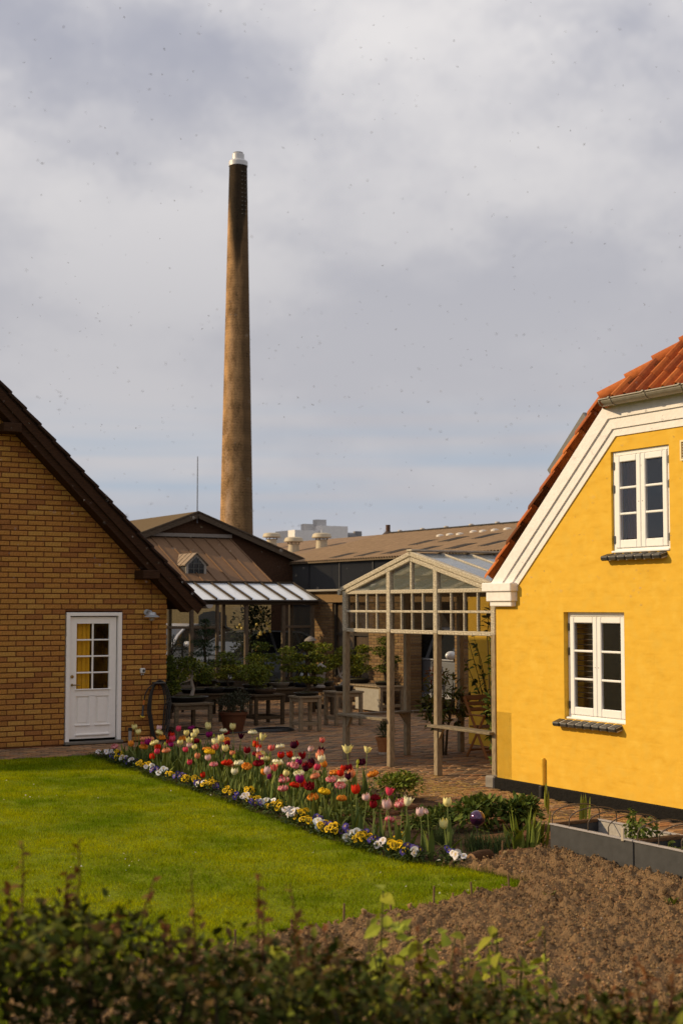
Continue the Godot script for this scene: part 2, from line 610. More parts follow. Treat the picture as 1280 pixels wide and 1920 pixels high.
func soil_patch() -> void:
	var nz := FastNoiseLite.new()
	nz.seed = 5
	nz.frequency = 2.1
	nz.fractal_octaves = 4
	nz.fractal_gain = 0.6
	var nf := FastNoiseLite.new()
	nf.seed = 8
	nf.frequency = 6.5
	nf.fractal_octaves = 3
	var lp := lawn_poly()
	var b := MB.new()
	var st := 0.035
	var nx := int(6.4 / st)
	var ny := int(7.4 / st)
	var hs := func(x: float, z: float) -> float:
		var h := 0.015 + nz.get_noise_2d(x, z) * 0.04 + absf(nf.get_noise_2d(x, z)) * 0.11
		h += 0.05 * exp(-pow((8.1 - x) / 0.35, 2.0)) * (1.0 if z > -10.3 else 0.0)
		h -= 0.12 * clampf((z - -8.0) * 0.05, 0, 1)
		return h
	for i in nx + 1:
		for k in ny + 1:
			var x := 2.3 + i * st
			var z := -10.75 + k * st
			var h: float = hs.call(x, z)
			if Geometry2D.is_point_in_polygon(Vector2(x, z), lp) or z < -10.45 or (x > 8.22 and z > -10.3):
				h = -0.05
			b.vert(Vector3(x, h, z), Vector3.UP)
	for i in nx + 1:
		for k in ny + 1:
			var id := i * (ny + 1) + k
			var hx := b.v[mini(i + 1, nx) * (ny + 1) + k].y - b.v[maxi(i - 1, 0) * (ny + 1) + k].y
			var hz := b.v[i * (ny + 1) + mini(k + 1, ny)].y - b.v[i * (ny + 1) + maxi(k - 1, 0)].y
			b.n[id] = Vector3(-hx, 2 * st, -hz).normalized()
			if i < nx and k < ny:
				var a := id
				var e := id + ny + 1
				b.ix.append_array(PackedInt32Array([a, e, a + 1, e, e + 1, a + 1]))
	var soil := mottled(Color(0.27, 0.165, 0.08), 0.95, 0.55, 0.3, 1.5, 0.2, "cell")
	struct("tilled_soil", b, soil)
	var clods := []
	for k in 3:
		var src := MB.new()
		src.blob(Vector3.ZERO, Vector3(1, 0.8, 0.9), 6, 4)
		for i in src.v.size():
			var key := Vector3i(src.v[i] * 20.0)
			src.v[i] *= 0.55 + 0.75 * fposmod(sin(key.x * 12.9 + key.y * 78.2 + key.z * 37.7 + k * 5.1) * 437.5, 1.0)
		var clod := MB.new()
		for i in range(0, src.ix.size(), 3):
			clod.tri(src.v[src.ix[i]], src.v[src.ix[i + 2]], src.v[src.ix[i + 1]])
		clods.append(clod.mesh())
	var xf := [[], [], []]
	var cc := [[], [], []]
	for i in 95000:
		var x := rng.randf_range(2.6, 8.15)
		var z := rng.randf_range(-10.4, -4.2)
		if Geometry2D.is_point_in_polygon(Vector2(x, z), lp): continue
		var s := 0.0025 + 0.0105 * pow(rng.randf(), 2.5) + (0.022 * rng.randf() if rng.randf() < 0.012 else 0.0)
		var stone := rng.randf() > 0.992
		if stone: s = minf(s, 0.008)
		xf[i % 3].append(Transform3D(Basis.from_euler(Vector3(rng.randf() * TAU, rng.randf() * TAU, 0)).scaled_local(Vector3.ONE * s), Vector3(x, hs.call(x, z) + s * 0.1, z)))
		cc[i % 3].append(vary(Color(0.33, 0.20, 0.095).lerp(Color(0.16, 0.095, 0.047), clampf(nz.get_noise_2d(x * 0.5, z * 0.5) * 1.6 + 0.3, 0, 1)) if not stone else Color(0.45, 0.4, 0.35), 0.3))
	var so := thing("soil_clods", "crumbly brown clods and small stones covering the freshly dug soil", "soil clods")
	so.set_meta("kind", "stuff")
	var clm := mottled(Color.WHITE, 0.95, 0.3, 0.2, 0.0)
	for k in 3:
		copies("clods", clods[k], clm, so, xf[k], cc[k])

# ---------------------------------------------------------------- brick house on the left
func build_brick_house() -> void:
	var house := thing("brick_house", "yellow brown brick gable house with dark tiled roof and white glazed door", "house", Vector3(0, 0, 0))
	var zf := -22.5
	var soff := func(x: float) -> float:      # underside of the roof above the gable wall
		return 5.62 - (x - 6.64) * 0.98 if x > 6.0 else 5.62 - 0.64 * -0.98 * 0.0 - (6.64 - 6.0) * -0.98 - (6.0 - x) * 0.98
	var wm := mottled(Color(0.21, 0.085, 0.036), 0.95, 0.45, 0.3, 0.3)
	var b := MB.new()
	var gable := PackedVector2Array([Vector2(2.6, -0.05), Vector2(7.9, -0.05), Vector2(7.9, 2.19), Vector2(8.92, 2.19), Vector2(8.92, -0.05), Vector2(9.7, -0.05), Vector2(9.7, 2.62), Vector2(6.0, 6.25), Vector2(2.6, 2.9)])
	b.extrude(gable, Vector3(0, 0, zf - 0.018), Vector3.RIGHT, Vector3.UP, Vector3(0, 0, -0.3))
	b.box(Vector3(9.55, 1.3, -27.6), Vector3(0.3, 2.7, 9.5))
	b.box(Vector3(2.75, 1.3, -27.6), Vector3(0.3, 2.7, 9.5))
	b.box(Vector3(6.1, 1.3, -32.2), Vector3(7.0, 2.7, 0.3))
	b.box(Vector3(8.4, 1.05, -24.6), Vector3(1.9, 2.5, 0.1))
	var wall := part("wall", b, wm, house)
	# bricks
	var tones := [Color(0.62, 0.33, 0.085), Color(0.60, 0.305, 0.08), Color(0.66, 0.37, 0.10), Color(0.55, 0.26, 0.075), Color(0.60, 0.295, 0.08), Color(0.46, 0.205, 0.068)]
	var bm := []
	for k in 6:
		bm.append(mottled(tones[k] * 1.08, 0.85, 0.6, 0.16, 0.6, 0.2, "soft", Color(1, 0.93, 0.82)))
	var shapes := {}
	var list := []
	for row in 75:
		var y := 0.02 + row * 0.085
		var spans := []
		var xr := 9.71 if y < 2.55 else minf(9.71, 6.0 + (6.2 - y) / 0.98)
		var xl := 2.6 if y < 2.85 else maxf(2.6, 6.0 - (6.2 - y) / 0.98)
		if xr - xl < 0.2: continue
		if y < 2.16:
			spans = [[xl, 7.91], [8.905, 9.42], [9.434, xr]]
		elif xr > 9.5:
			spans = [[xl, 9.42], [9.434, xr]]
		else:
			spans = [[xl, xr]]
		for s in spans:
			var off := (0.145 if row % 2 else 0.0) + rng.randf_range(-0.015, 0.015)
			var q := floorf((s[0] - off) / 0.29)
			while q * 0.29 + off < s[1]:
				var x0: float = maxf(q * 0.29 + off, s[0])
				var x1: float = minf(q * 0.29 + off + 0.276, s[1])
				q += 1
				if x1 - x0 > 0.012:
					list.append([Vector3((x0 + x1) / 2, y + 0.035, zf - 0.045 + rng.randf_range(-0.003, 0.003)), x1 - x0])
	var seen := []
	var far := MB.new()
	for e in list:
		if in_frame(e[0]) and e[1] > 0.2:
			seen.append(e)
		else:
			far.col = vary(tones[rng.randi() % 6], 0.15)
			far.box(e[0], Vector3(e[1], 0.068, 0.09), Basis(), 0.004)
	seen.sort_custom(func(p, q): return p[0].distance_to(EYE) < q[0].distance_to(EYE))
	for i in seen.size():
		var e = seen[i]
		var tilt := Basis.from_euler(Vector3(0, rng.randf_range(-0.012, 0.012), rng.randf_range(-0.007, 0.007)))
		if i < 300:
			var key := int(round(e[1] * 100))
			if not shapes.has(key):
				var sb := MB.new()
				sb.box(Vector3.ZERO, Vector3(e[1] - 0.004, 0.068, 0.09), Basis(), 0.006)
				shapes[key] = sb.mesh()
			place("brick", shapes[key], bm[rng.randi() % 6], wall, e[0], tilt)
		else:
			far.col = vary(tones[rng.randi() % 6], 0.15)
			far.box(e[0], Vector3(e[1] - 0.004, 0.068, 0.09), tilt, 0.006)
	var fo := part("brickwork", far, mottled(Color.WHITE * 1.08, 0.85, 0.6, 0.16, 0.6, 0.2, "soft", Color(1, 0.93, 0.82)), wall)
	fo.set_meta("kind", "stuff")
	# roof: slabs with verge tiles, bargeboards, purlin ends
	var dark := wood(Color(0.055, 0.026, 0.013), 0.75, 0.4, 0, 0.6)
	var tile := mottled(Color(0.045, 0.024, 0.016), 0.75, 0.45, 0.5, 0.4)
	var rb := MB.new()
	var apex := Vector3(6.0, 6.46, 0)
	for sg in [-1.0, 1.0]:
		var eave := Vector3(6.0 + sg * 4.23, 6.46 - 4.23 * 0.983, 0)
		var d: Vector3 = (eave - apex).normalized()
		var nrm := Vector3(-d.y * sg, d.x * sg, 0)
		rb.box((apex + eave) * 0.5 - nrm * 0.07 + Vector3(0, 0, -27.16), Vector3((eave - apex).length(), 0.1, 10.0), Basis(d, Vector3(0, 0, 1).cross(d), Vector3(0, 0, 1)))
	var roof := part("roof", rb, tile, house)
	var ridge := MB.new()
	ridge.tube([Vector3(6.0, 6.43, -22.12), Vector3(6.0, 6.43, -32.2)], [0.12], 10)
	part("ridge_tile", ridge, tile, roof)
	for sg in [-1.0, 1.0]:
		var dx := Vector3(sg, -0.983, 0).normalized()
		var up := Vector3(0.983 * sg, 1, 0).normalized()
		for i in 17:
			var tb := MB.new()
			var o := Vector3(6.0, 6.46, 0) + dx * (0.08 + i * 0.345)
			tb.box(o + dx * 0.19 + up * 0.005 + Vector3(0, 0, -22.25), Vector3(0.385, 0.05, 0.3), Basis(dx, up, dx.cross(up)).rotated(Vector3(0, 0, 1), -sg * -0.075), 0.014)
			part("roof_tile", tb, tile, roof)
		var bb := MB.new()
		var p0 := Vector3(6.0, 6.46 - 0.10, -22.135) 
		var p1 := p0 + Vector3(sg * 4.18, -0.983 * 4.18, 0)
		bb.extrude(PackedVector2Array([Vector2(0, 0), Vector2(sg * 4.2, -0.983 * 4.2), Vector2(sg * 4.12, -0.983 * 4.2 - 0.11), Vector2(0, -0.17)] if sg > 0 else [Vector2(0, -0.17), Vector2(sg * 4.12, -0.983 * 4.2 - 0.11), Vector2(sg * 4.2, -0.983 * 4.2), Vector2(0, 0)]), p0 + Vector3(0, 0.02, 0), Vector3.RIGHT, Vector3.UP, Vector3(0, 0, -0.03))
		part("bargeboard", bb, dark, roof)
		var b2 := MB.new()
		b2.extrude(PackedVector2Array([Vector2(0, 0), Vector2(sg * 4.05, -0.983 * 4.05), Vector2(sg * 3.95, -0.983 * 4.05 - 0.07), Vector2(0, -0.15)] if sg > 0 else [Vector2(0, -0.15), Vector2(sg * 3.95, -0.983 * 4.05 - 0.07), Vector2(sg * 4.05, -0.983 * 4.05), Vector2(0, 0)]), p0 + Vector3(0, -0.145, -0.045), Vector3.RIGHT, Vector3.UP, Vector3(0, 0, -0.025))
		part("bargeboard", b2, dark, roof)
		var sb := MB.new()
		var q0 := Vector3(6.0, 6.06, -22.33)
		var q1 := q0 + Vector3(sg * 3.95, -0.983 * 3.95, 0)
		sb.bar(q0, q1, 0.32, 0.02, Vector3.UP)
		part("soffit_board", sb, dark, roof)
		for t in [[0.86, 5.12], [3.26, 2.80]]:
			var pb := MB.new()
			pb.box(Vector3(6.0 + sg * t[0], t[1], -22.34), Vector3(0.3, 0.15, 0.46), Basis(), 0.012)
			part("purlin_end", pb, dark, roof)
	var gt := MB.new()
	var gp := []
	for i in 9:
		var a := PI + PI * i / 8.0
		gp.append(Vector2(cos(a) * 0.065, sin(a) * 0.065))
	for i in range(8, -1, -1):
		var a := PI + PI * i / 8.0
		gp.append(Vector2(cos(a) * 0.058, sin(a) * 0.058 + 0.001))
	gt.extrude(PackedVector2Array(gp), Vector3(10.31, 2.3, -22.1), Vector3.RIGHT, Vector3.UP, Vector3(0, 0, -9.9))
	var lid := MB.new()
	lid.extrude(PackedVector2Array(gp.slice(0, 9)), Vector3(10.31, 2.3, -22.085), Vector3.RIGHT, Vector3.UP, Vector3(0, 0, -0.012))
	var gu := part("gutter", gt, plain(Color(0.33, 0.33, 0.33), 0.45, 0.5), roof)
	part("gutter_end", lid, plain(Color(0.38, 0.38, 0.38), 0.45, 0.4), roof)
	# white glazed door
	var white := mottled(Color(0.93, 0.89, 0.84), 0.42, 0.06, 0.7, 0.02)
	var door := Node3D.new()
	door.name = "door"
	house.add_child(door)
	door.position = Vector3(7.925, 0.055, zf - 0.05)
	door.set_meta("label", "white door with eight panes over two panels")
	var W := 0.965
	var H := 2.115
	var fr := MB.new()
	fr.box(Vector3(0.032, H / 2, 0.01), Vector3(0.064, H, 0.12), Basis(), 0.005)
	fr.box(Vector3(W - 0.032, H / 2, 0.01), Vector3(0.064, H, 0.12), Basis(), 0.005)
	fr.box(Vector3(W / 2, H - 0.03, 0.01), Vector3(W - 0.128, 0.06, 0.12), Basis(), 0.005)
	part("frame", fr, white, door)
	var th := MB.new()
	th.box(Vector3(W / 2, -0.022, 0.03), Vector3(W + 0.04, 0.045, 0.2), Basis(), 0.008)
	part("threshold", th, mottled(Color(0.2, 0.18, 0.15), 0.8), door)
	var lx0 := 0.07
	var lx1 := W - 0.08
	var lf := MB.new()                    # leaf: stiles and rails
	var zc := -0.012
	lf.box(Vector3(lx0 + 0.062, 1.04, zc), Vector3(0.124, 2.0, 0.05), Basis(), 0.004)
	lf.box(Vector3(lx1 - 0.062, 1.04, zc), Vector3(0.124, 2.0, 0.05), Basis(), 0.004)
	lf.box(Vector3((lx0 + lx1) / 2, 1.985, zc), Vector3(lx1 - lx0 - 0.248, 0.11, 0.049))
	lf.box(Vector3((lx0 + lx1) / 2, 0.79, zc), Vector3(lx1 - lx0 - 0.248, 0.11, 0.049))
	lf.box(Vector3((lx0 + lx1) / 2, 0.15, zc), Vector3(lx1 - lx0 - 0.248, 0.22, 0.049))
	lf.box(Vector3((lx0 + lx1) / 2, 0.5, zc), Vector3(0.11, 0.48, 0.049))
	part("door_leaf", lf, white, door)
	var x0 := lx0 + 0.124
	var x1 := lx1 - 0.124
	var xm := (x0 + x1) / 2
	for s in [[x0, xm - 0.055], [xm + 0.055, x1]]:
		var pb := MB.new()
		pb.box(Vector3((s[0] + s[1]) / 2, 0.5, zc - 0.01), Vector3(s[1] - s[0], 0.48, 0.02))
		pb.box(Vector3((s[0] + s[1]) / 2, 0.505, zc + 0.005), Vector3(s[1] - s[0] - 0.07, 0.4, 0.02), Basis(), 0.008)
		part("door_panel", pb, white, door)
		var mb := MB.new()
		mb.box(Vector3((s[0] + s[1]) / 2, 0.262, zc + 0.032), Vector3(s[1] - s[0] + 0.04, 0.026, 0.03), Basis(), 0.007)
		part("drip_mould", mb, white, door)
	var m1 := MB.new()
	m1.box(Vector3((lx0 + lx1) / 2, 0.845, zc + 0.032), Vector3(x1 - x0 + 0.05, 0.022, 0.03), Basis(), 0.006)
	m1.box(Vector3((lx0 + lx1) / 2, 0.105, zc + 0.036), Vector3(x1 - x0 + 0.02, 0.03, 0.035), Basis(), 0.01)
	part("drip_mould", m1, white, door)
	var g0 := 0.85
	var g1 := 1.93
	var mun := MB.new()
	mun.box(Vector3(xm, (g0 + g1) / 2, zc), Vector3(0.026, g1 - g0, 0.036), Basis(), 0.006)
	for i in 3:
		for s in [[x0, xm - 0.013], [xm + 0.013, x1]]:
			mun.box(Vector3((s[0] + s[1]) / 2, g0 + (g1 - g0) * (i + 1) / 4.0, zc), Vector3(s[1] - s[0], 0.026, 0.036), Basis(), 0.006)
	part("glazing_bar", mun, white, door)
	var gl := glass(0.05, Color(0.1, 0.1, 0.1))
	for i in 4:
		for s in [[x0, xm - 0.013], [xm + 0.013, x1]]:
			var gb := MB.new()
			gb.box(Vector3((s[0] + s[1]) / 2, g0 + (g1 - g0) * (i + 0.5) / 4.0, zc - 0.006), Vector3(s[1] - s[0], (g1 - g0) / 4.0 - 0.026, 0.004))
			part("pane", gb, gl, door)
	var brass := plain(Color(0.32, 0.22, 0.09), 0.35, 0.9)
	var hb := MB.new()
	hb.lathe([Vector2(0.0001, 0.018), Vector2(0.026, 0.016), Vector2(0.028, 0.0)], 14)
	place("lock", hb.mesh(), brass, door, Vector3(lx0 + 0.05, 1.06, 0.013), Basis(Vector3.RIGHT, PI / 2).rotated(Vector3.RIGHT, 0))
	var h2 := MB.new()
	h2.tube([Vector3(0, 0, 0), Vector3(0, 0, 0.05), Vector3(0.03, 0, 0.055), Vector3(0.12, -0.004, 0.055)], [0.012, 0.01, 0.011, 0.009], 8)
	h2.box(Vector3(0, 0, 0.005), Vector3(0.036, 0.036, 0.01), Basis(), 0.004)
	place("handle", h2.mesh(), brass, door, Vector3(lx0 + 0.05, 0.925, 0.013))
	# what shows behind the panes: an ochre inner curtain and a dark room
	var cu := MB.new()
	for i in 12:
		var xa := x0 - 0.03 + i * 0.025
		cu.box(Vector3(xa, 1.38, -0.09 + 0.008 * sin(i * 1.9)), Vector3(0.0262, 1.15, 0.006), Basis(Vector3.UP, 0.35 * cos(i * 1.9)))
	var cur := thing("ochre_curtain", "ochre yellow curtain hanging behind the left panes of the white door", "curtain", Vector3(7.925, 0.055, zf - 0.05))
	part("cloth", cu, mottled(Color(0.85, 0.46, 0.03), 0.9, 0.1), cur)
	# lamp, socket, hose, post
	var zinc := mottled(Color(0.5, 0.52, 0.54), 0.45, 0.2, 0.3, 0.03)
	zinc.metallic = 0.3
	var lamp := thing("wall_lamp", "galvanised barn lamp on the brick wall right above the white door's corner", "wall lamp", Vector3(9.33, 2.14, zf))
	var l1 := MB.new()
	l1.lathe([Vector2(0.0001, 0.0), Vector2(0.05, 0.0), Vector2(0.05, 0.02), Vector2(0.0001, 0.025)], 14)
	place("wall_plate", l1.mesh(), zinc, lamp, Vector3(0, 0.03, 0), Basis(Vector3.RIGHT, PI / 2))
	var l2 := MB.new()
	l2.tube([Vector3(0, 0.03, 0.02), Vector3(0, 0.06, 0.08), Vector3(0.02, 0.05, 0.14), Vector3(0.03, 0.01, 0.17)], [0.016], 8)
	part("arm", l2, zinc, lamp)
	var l3 := MB.new()
	l3.lathe([Vector2(0.135, -0.05), Vector2(0.13, -0.045), Vector2(0.075, -0.01), Vector2(0.06, 0.03), Vector2(0.0001, 0.04)], 20, Vector3(0.03, 0.0, 0.17))
	part("shade", l3, zinc, lamp)
	var l4 := MB.new()
	l4.lathe([Vector2(0.0001, -0.12), Vector2(0.045, -0.105), Vector2(0.05, -0.04)], 14, Vector3(0.03, 0.0, 0.17))
	part("lamp_glass", l4, glass(0.35, Color(0.7, 0.72, 0.7), 0.1), lamp)
	var so := thing("power_socket", "small white outdoor power socket on the brick wall above the hose", "power socket", Vector3(9.26, 1.19, zf))
	var s1 := MB.new()
	s1.box(Vector3(0, 0, 0.025), Vector3(0.085, 0.085, 0.05), Basis(), 0.01)
	part("housing", s1, plain(Color(0.68, 0.67, 0.63), 0.5), so)
	var s2 := MB.new()
	s2.lathe([Vector2(0.0001, 0.008), Vector2(0.022, 0.006), Vector2(0.024, 0.0)], 12)
	place("socket_face", s2.mesh(), plain(Color(0.05, 0.05, 0.05), 0.5), so, Vector3(0.012, 0, 0.05), Basis(Vector3.RIGHT, PI / 2))
	var s3 := MB.new()
	s3.box(Vector3(-0.015, -0.06, 0.015), Vector3(0.014, 0.03, 0.02), Basis(), 0.004)
	s3.box(Vector3(0.018, -0.06, 0.015), Vector3(0.014, 0.03, 0.02), Basis(), 0.004)
	part("cable_gland", s3, plain(Color(0.5, 0.5, 0.47), 0.6), so)
	var hose := thing("garden_hose", "black garden hose looped over a hook at the brick house corner", "hose", Vector3(9.5, 0, zf))
	var rub := plain(Color(0.02, 0.019, 0.018), 0.5)
	for k in 4:
		var hp := []
		for i in 25:
			var t := i / 24.0
			var a := TAU * t + PI / 2
			hp.append(Vector3(0.04 + (0.13 + k * 0.03) * cos(a) * (1.0 if sin(a) > 0 else 0.85), 0.5 + (0.48 + 0.015 * k) * sin(a), 0.04 + k * 0.022 + 0.015 * sin(a * 2 + k)))
		var hb2 := MB.new()
		hb2.tube(hp, [0.0115], 8)
		part("hose_loop", hb2, rub, hose)
	var hk := MB.new()
	hk.box(Vector3(0.04, 0.98, 0.07), Vector3(0.2, 0.03, 0.14), Basis(), 0.01)
	part("hook", hk, plain(Color(0.05, 0.05, 0.05), 0.5), hose)
	var hl := MB.new()
	hl.tube([Vector3(0.04, 0.985, 0.12), Vector3(-0.07, 0.97, 0.13), Vector3(-0.17, 0.9, 0.12), Vector3(-0.22, 0.8, 0.1), Vector3(-0.23, 0.7, 0.08)], [0.0115], 8)
	part("hose_end", hl, rub, hose)
	var nz := MB.new()
	nz.tube([Vector3(-0.23, 0.7, 0.08), Vector3(-0.24, 0.62, 0.075)], [0.018, 0.015], 10)
	part("coupling", nz, plain(Color(0.55, 0.16, 0.02), 0.5), hose)
	var n2 := MB.new()
	n2.tube([Vector3(-0.24, 0.62, 0.075), Vector3(-0.25, 0.5, 0.07), Vector3(-0.26, 0.43, 0.08)], [0.015, 0.017, 0.03], 10)
	part("spray_nozzle", n2, plain(Color(0.05, 0.05, 0.05), 0.5), hose)
	var n3 := MB.new()
	n3.lathe([Vector2(0.038, 0.0), Vector2(0.04, 0.012), Vector2(0.03, 0.02)], 16)
	place("nozzle_ring", n3.mesh(), plain(Color(0.75, 0.5, 0.03), 0.5), hose, Vector3(-0.262, 0.425, 0.085), Basis(Vector3.RIGHT, 0.5))
	var po := thing("pipe_stub", "short grey standpipe with black cap between the white door and the tulips", "pipe", Vector3(9.02, 0, zf + 0.09))
	var p1 := MB.new()
	p1.lathe([Vector2(0.028, 0), Vector2(0.028, 0.2), Vector2(0.0001, 0.2)], 12)
	part("pipe", p1, plain(Color(0.3, 0.29, 0.27), 0.6, 0.2), po)
	var p2 := MB.new()
	p2.lathe([Vector2(0.033, 0.2), Vector2(0.033, 0.245), Vector2(0.0001, 0.255)], 12)
	part("cap", p2, plain(Color(0.02, 0.02, 0.02), 0.5), po)

# ---------------------------------------------------------------- yellow house on the right
func plaster_relief() -> ImageTexture:           # limewashed brickwork: soft joints under many coats of paint
	var n := FastNoiseLite.new()
	n.seed = 21
	n.frequency = 0.02
	n.fractal_octaves = 4
	var im := n.get_seamless_image(512, 512)
	var f := FastNoiseLite.new()
	f.seed = 3
	f.frequency = 0.008
	var im2 := f.get_seamless_image(512, 512)
	var out := Image.create(512, 512, false, Image.FORMAT_RGB8)
	for y in 512:
		var row := int(y * 12 / 512.0)
		var fy := absf(fposmod(y * 12 / 512.0, 1.0) - 0.5) * 2.0
		for x in 512:
			var bx := fposmod(x * 4 / 512.0 + (0.5 if row % 2 else 0.0), 1.0)
			var fx := absf(bx - 0.5) * 2.0
			var show := im2.get_pixel(x, y).r
			var j := maxf(smoothstep(0.72, 0.98, fy), smoothstep(0.93, 1.0, fx))
			var v := clampf(0.55 + (im.get_pixel(x, y).r - 0.5) * 0.5 - j * 0.22 * smoothstep(0.35, 0.75, show), 0, 1)
			out.set_pixel(x, y, Color(v, v, v))
	return ImageTexture.create_from_image(out)

func window(parent: Node3D, at: Vector3, W: float, H: float, label: String) -> Node3D:   # two casements of three panes, outside towards -x
	var o := Node3D.new()
	o.name = numbered("window", parent)
	parent.add_child(o, true)
	o.transform = Transform3D(Basis(Vector3(0, 0, 1), Vector3.UP, Vector3(-1, 0, 0)), at)
	o.set_meta("label", label)
	var shiny := glass(0.04, Color(0.08, 0.08, 0.08))
	shiny.metallic_specular = 0.5
	var white := mottled(Color(0.86, 0.85, 0.83), 0.38, 0.05, 0.6, 0.015)
	var f := 0.05
	var fr := MB.new()
	fr.box(Vector3(f / 2, H / 2, 0), Vector3(f, H, 0.1), Basis(), 0.005)
	fr.box(Vector3(W - f / 2, H / 2, 0), Vector3(f, H, 0.1), Basis(), 0.005)
	fr.box(Vector3(W / 2, f / 2, 0), Vector3(W - 2 * f, f, 0.1), Basis(), 0.005)
	fr.box(Vector3(W / 2, H - f / 2, 0), Vector3(W - 2 * f, f, 0.1), Basis(), 0.005)
	fr.box(Vector3(W / 2, 0.012, 0.07), Vector3(W - 0.01, 0.024, 0.05), Basis(), 0.008)
	part("frame", fr, white, o)
	var gap := 0.004
	var cw := (W - 2 * f) / 2 - gap
	for s in 2:
		var x0 := f + gap * 0.5 + s * (cw + gap)
		var y0 := f + 0.004
		var ch := H - 2 * f - 0.008
		var st := 0.072
		var cb := MB.new()
		cb.box(Vector3(x0 + st / 2, y0 + ch / 2, 0.045), Vector3(st, ch, 0.042), Basis(), 0.008)
		cb.box(Vector3(x0 + cw - st / 2, y0 + ch / 2, 0.045), Vector3(st, ch, 0.042), Basis(), 0.008)
		cb.box(Vector3(x0 + cw / 2, y0 + 0.045, 0.045), Vector3(cw - 2 * st, 0.09, 0.04), Basis(), 0.008)
		cb.box(Vector3(x0 + cw / 2, y0 + ch - 0.036, 0.045), Vector3(cw - 2 * st, 0.072, 0.04), Basis(), 0.008)
		part("casement", cb, white, o)
		var a := y0 + 0.09
		var b := y0 + ch - 0.072
		for i in 2:
			var m := MB.new()
			m.box(Vector3(x0 + cw / 2, a + (b - a) * (i + 1) / 3.0, 0.05), Vector3(cw - 2 * st, 0.026, 0.03), Basis(), 0.008)
			part("glazing_bar", m, white, o)
		for i in 3:
			var p := MB.new()
			p.box(Vector3(x0 + cw / 2, a + (b - a) * (i + 0.5) / 3.0, 0.05), Vector3(cw - 2 * st, (b - a) / 3.0 - 0.02, 0.004))
			part("pane", p, shiny, o)
		for t in [0.13, 0.63, 0.86]:
			var hb := MB.new()
			hb.lathe([Vector2(0.0001, -0.045), Vector2(0.009, -0.045), Vector2(0.009, 0.045), Vector2(0.0001, 0.045)], 8, Vector3(0.022 if s == 0 else W - 0.022, H * t, 0.056))
			hb.box(Vector3(0.036 if s == 0 else W - 0.036, H * t, 0.052), Vector3(0.03, 0.075, 0.008))
			part("hinge", hb, plain(Color(0.12, 0.12, 0.12), 0.4, 0.6), o)
		var k := MB.new()
		k.blob(Vector3(W / 2 + (-0.03 if s == 0 else 0.03), H * 0.49, 0.066), Vector3(0.006, 0.006, 0.004), 8, 4)
		part("stay_pin", k, plain(Color(0.05, 0.05, 0.05), 0.5), o)
	return o

func offset_line(pts: Array, d: float) -> Array:        # mitred parallel of an open polyline in (z, y), to its right
	var out := []
	for i in pts.size():
		var n := Vector2.ZERO
		var k := 1.0
		if i == 0 or i == pts.size() - 1:
			var e: Vector2 = (pts[1] - pts[0] if i == 0 else pts[i] - pts[i - 1]).normalized()
			n = Vector2(e.y, -e.x)
		else:
			var e0: Vector2 = (pts[i] - pts[i - 1]).normalized()
			var e1: Vector2 = (pts[i + 1] - pts[i]).normalized()
			n = (Vector2(e0.y, -e0.x) + Vector2(e1.y, -e1.x)).normalized()
			k = 1.0 / n.dot(Vector2(e0.y, -e0.x))
		out.append(pts[i] + n * d * k)
	return out

func pantile(l := 0.37, w := 0.235) -> ArrayMesh:       # S-profiled clay tile along +z, roll on the -x side
	var b := MB.new()
	var prof := []
	for i in 13:
		var t := i / 12.0
		var y := 0.0
		if t < 0.45: y = 0.062 * sin(PI * t / 0.45)
		else: y = -0.014 * sin(PI * (t - 0.45) / 0.55)
		prof.append(Vector2((t - 0.5) * w, y))
	var th := Vector3(0, -0.016, 0)
	for i in 12:
		var p: Vector2 = prof[i]
		var q: Vector2 = prof[i + 1]
		var a := Vector3(p.x, p.y, 0)
		var c := Vector3(q.x, q.y, 0)
		var up := Vector3(0, 0.004, l)
		b.quad(a, a + up, c + up, c)
		b.quad(a + th, c + th, c + up + th, a + up + th)
		b.quad(a + th, a, c, c + th)
		b.quad(c + up + th, c + up, a + up, a + up + th)
	var a0 := Vector3(prof[0].x, prof[0].y, 0)
	var a1 := Vector3(prof[12].x, prof[12].y, 0)
	var u := Vector3(0, 0.004, l)
	b.quad(a0 + th, a0 + u + th, a0 + u, a0)
	b.quad(a1, a1 + u, a1 + u + th, a1 + th)
	return b.mesh()

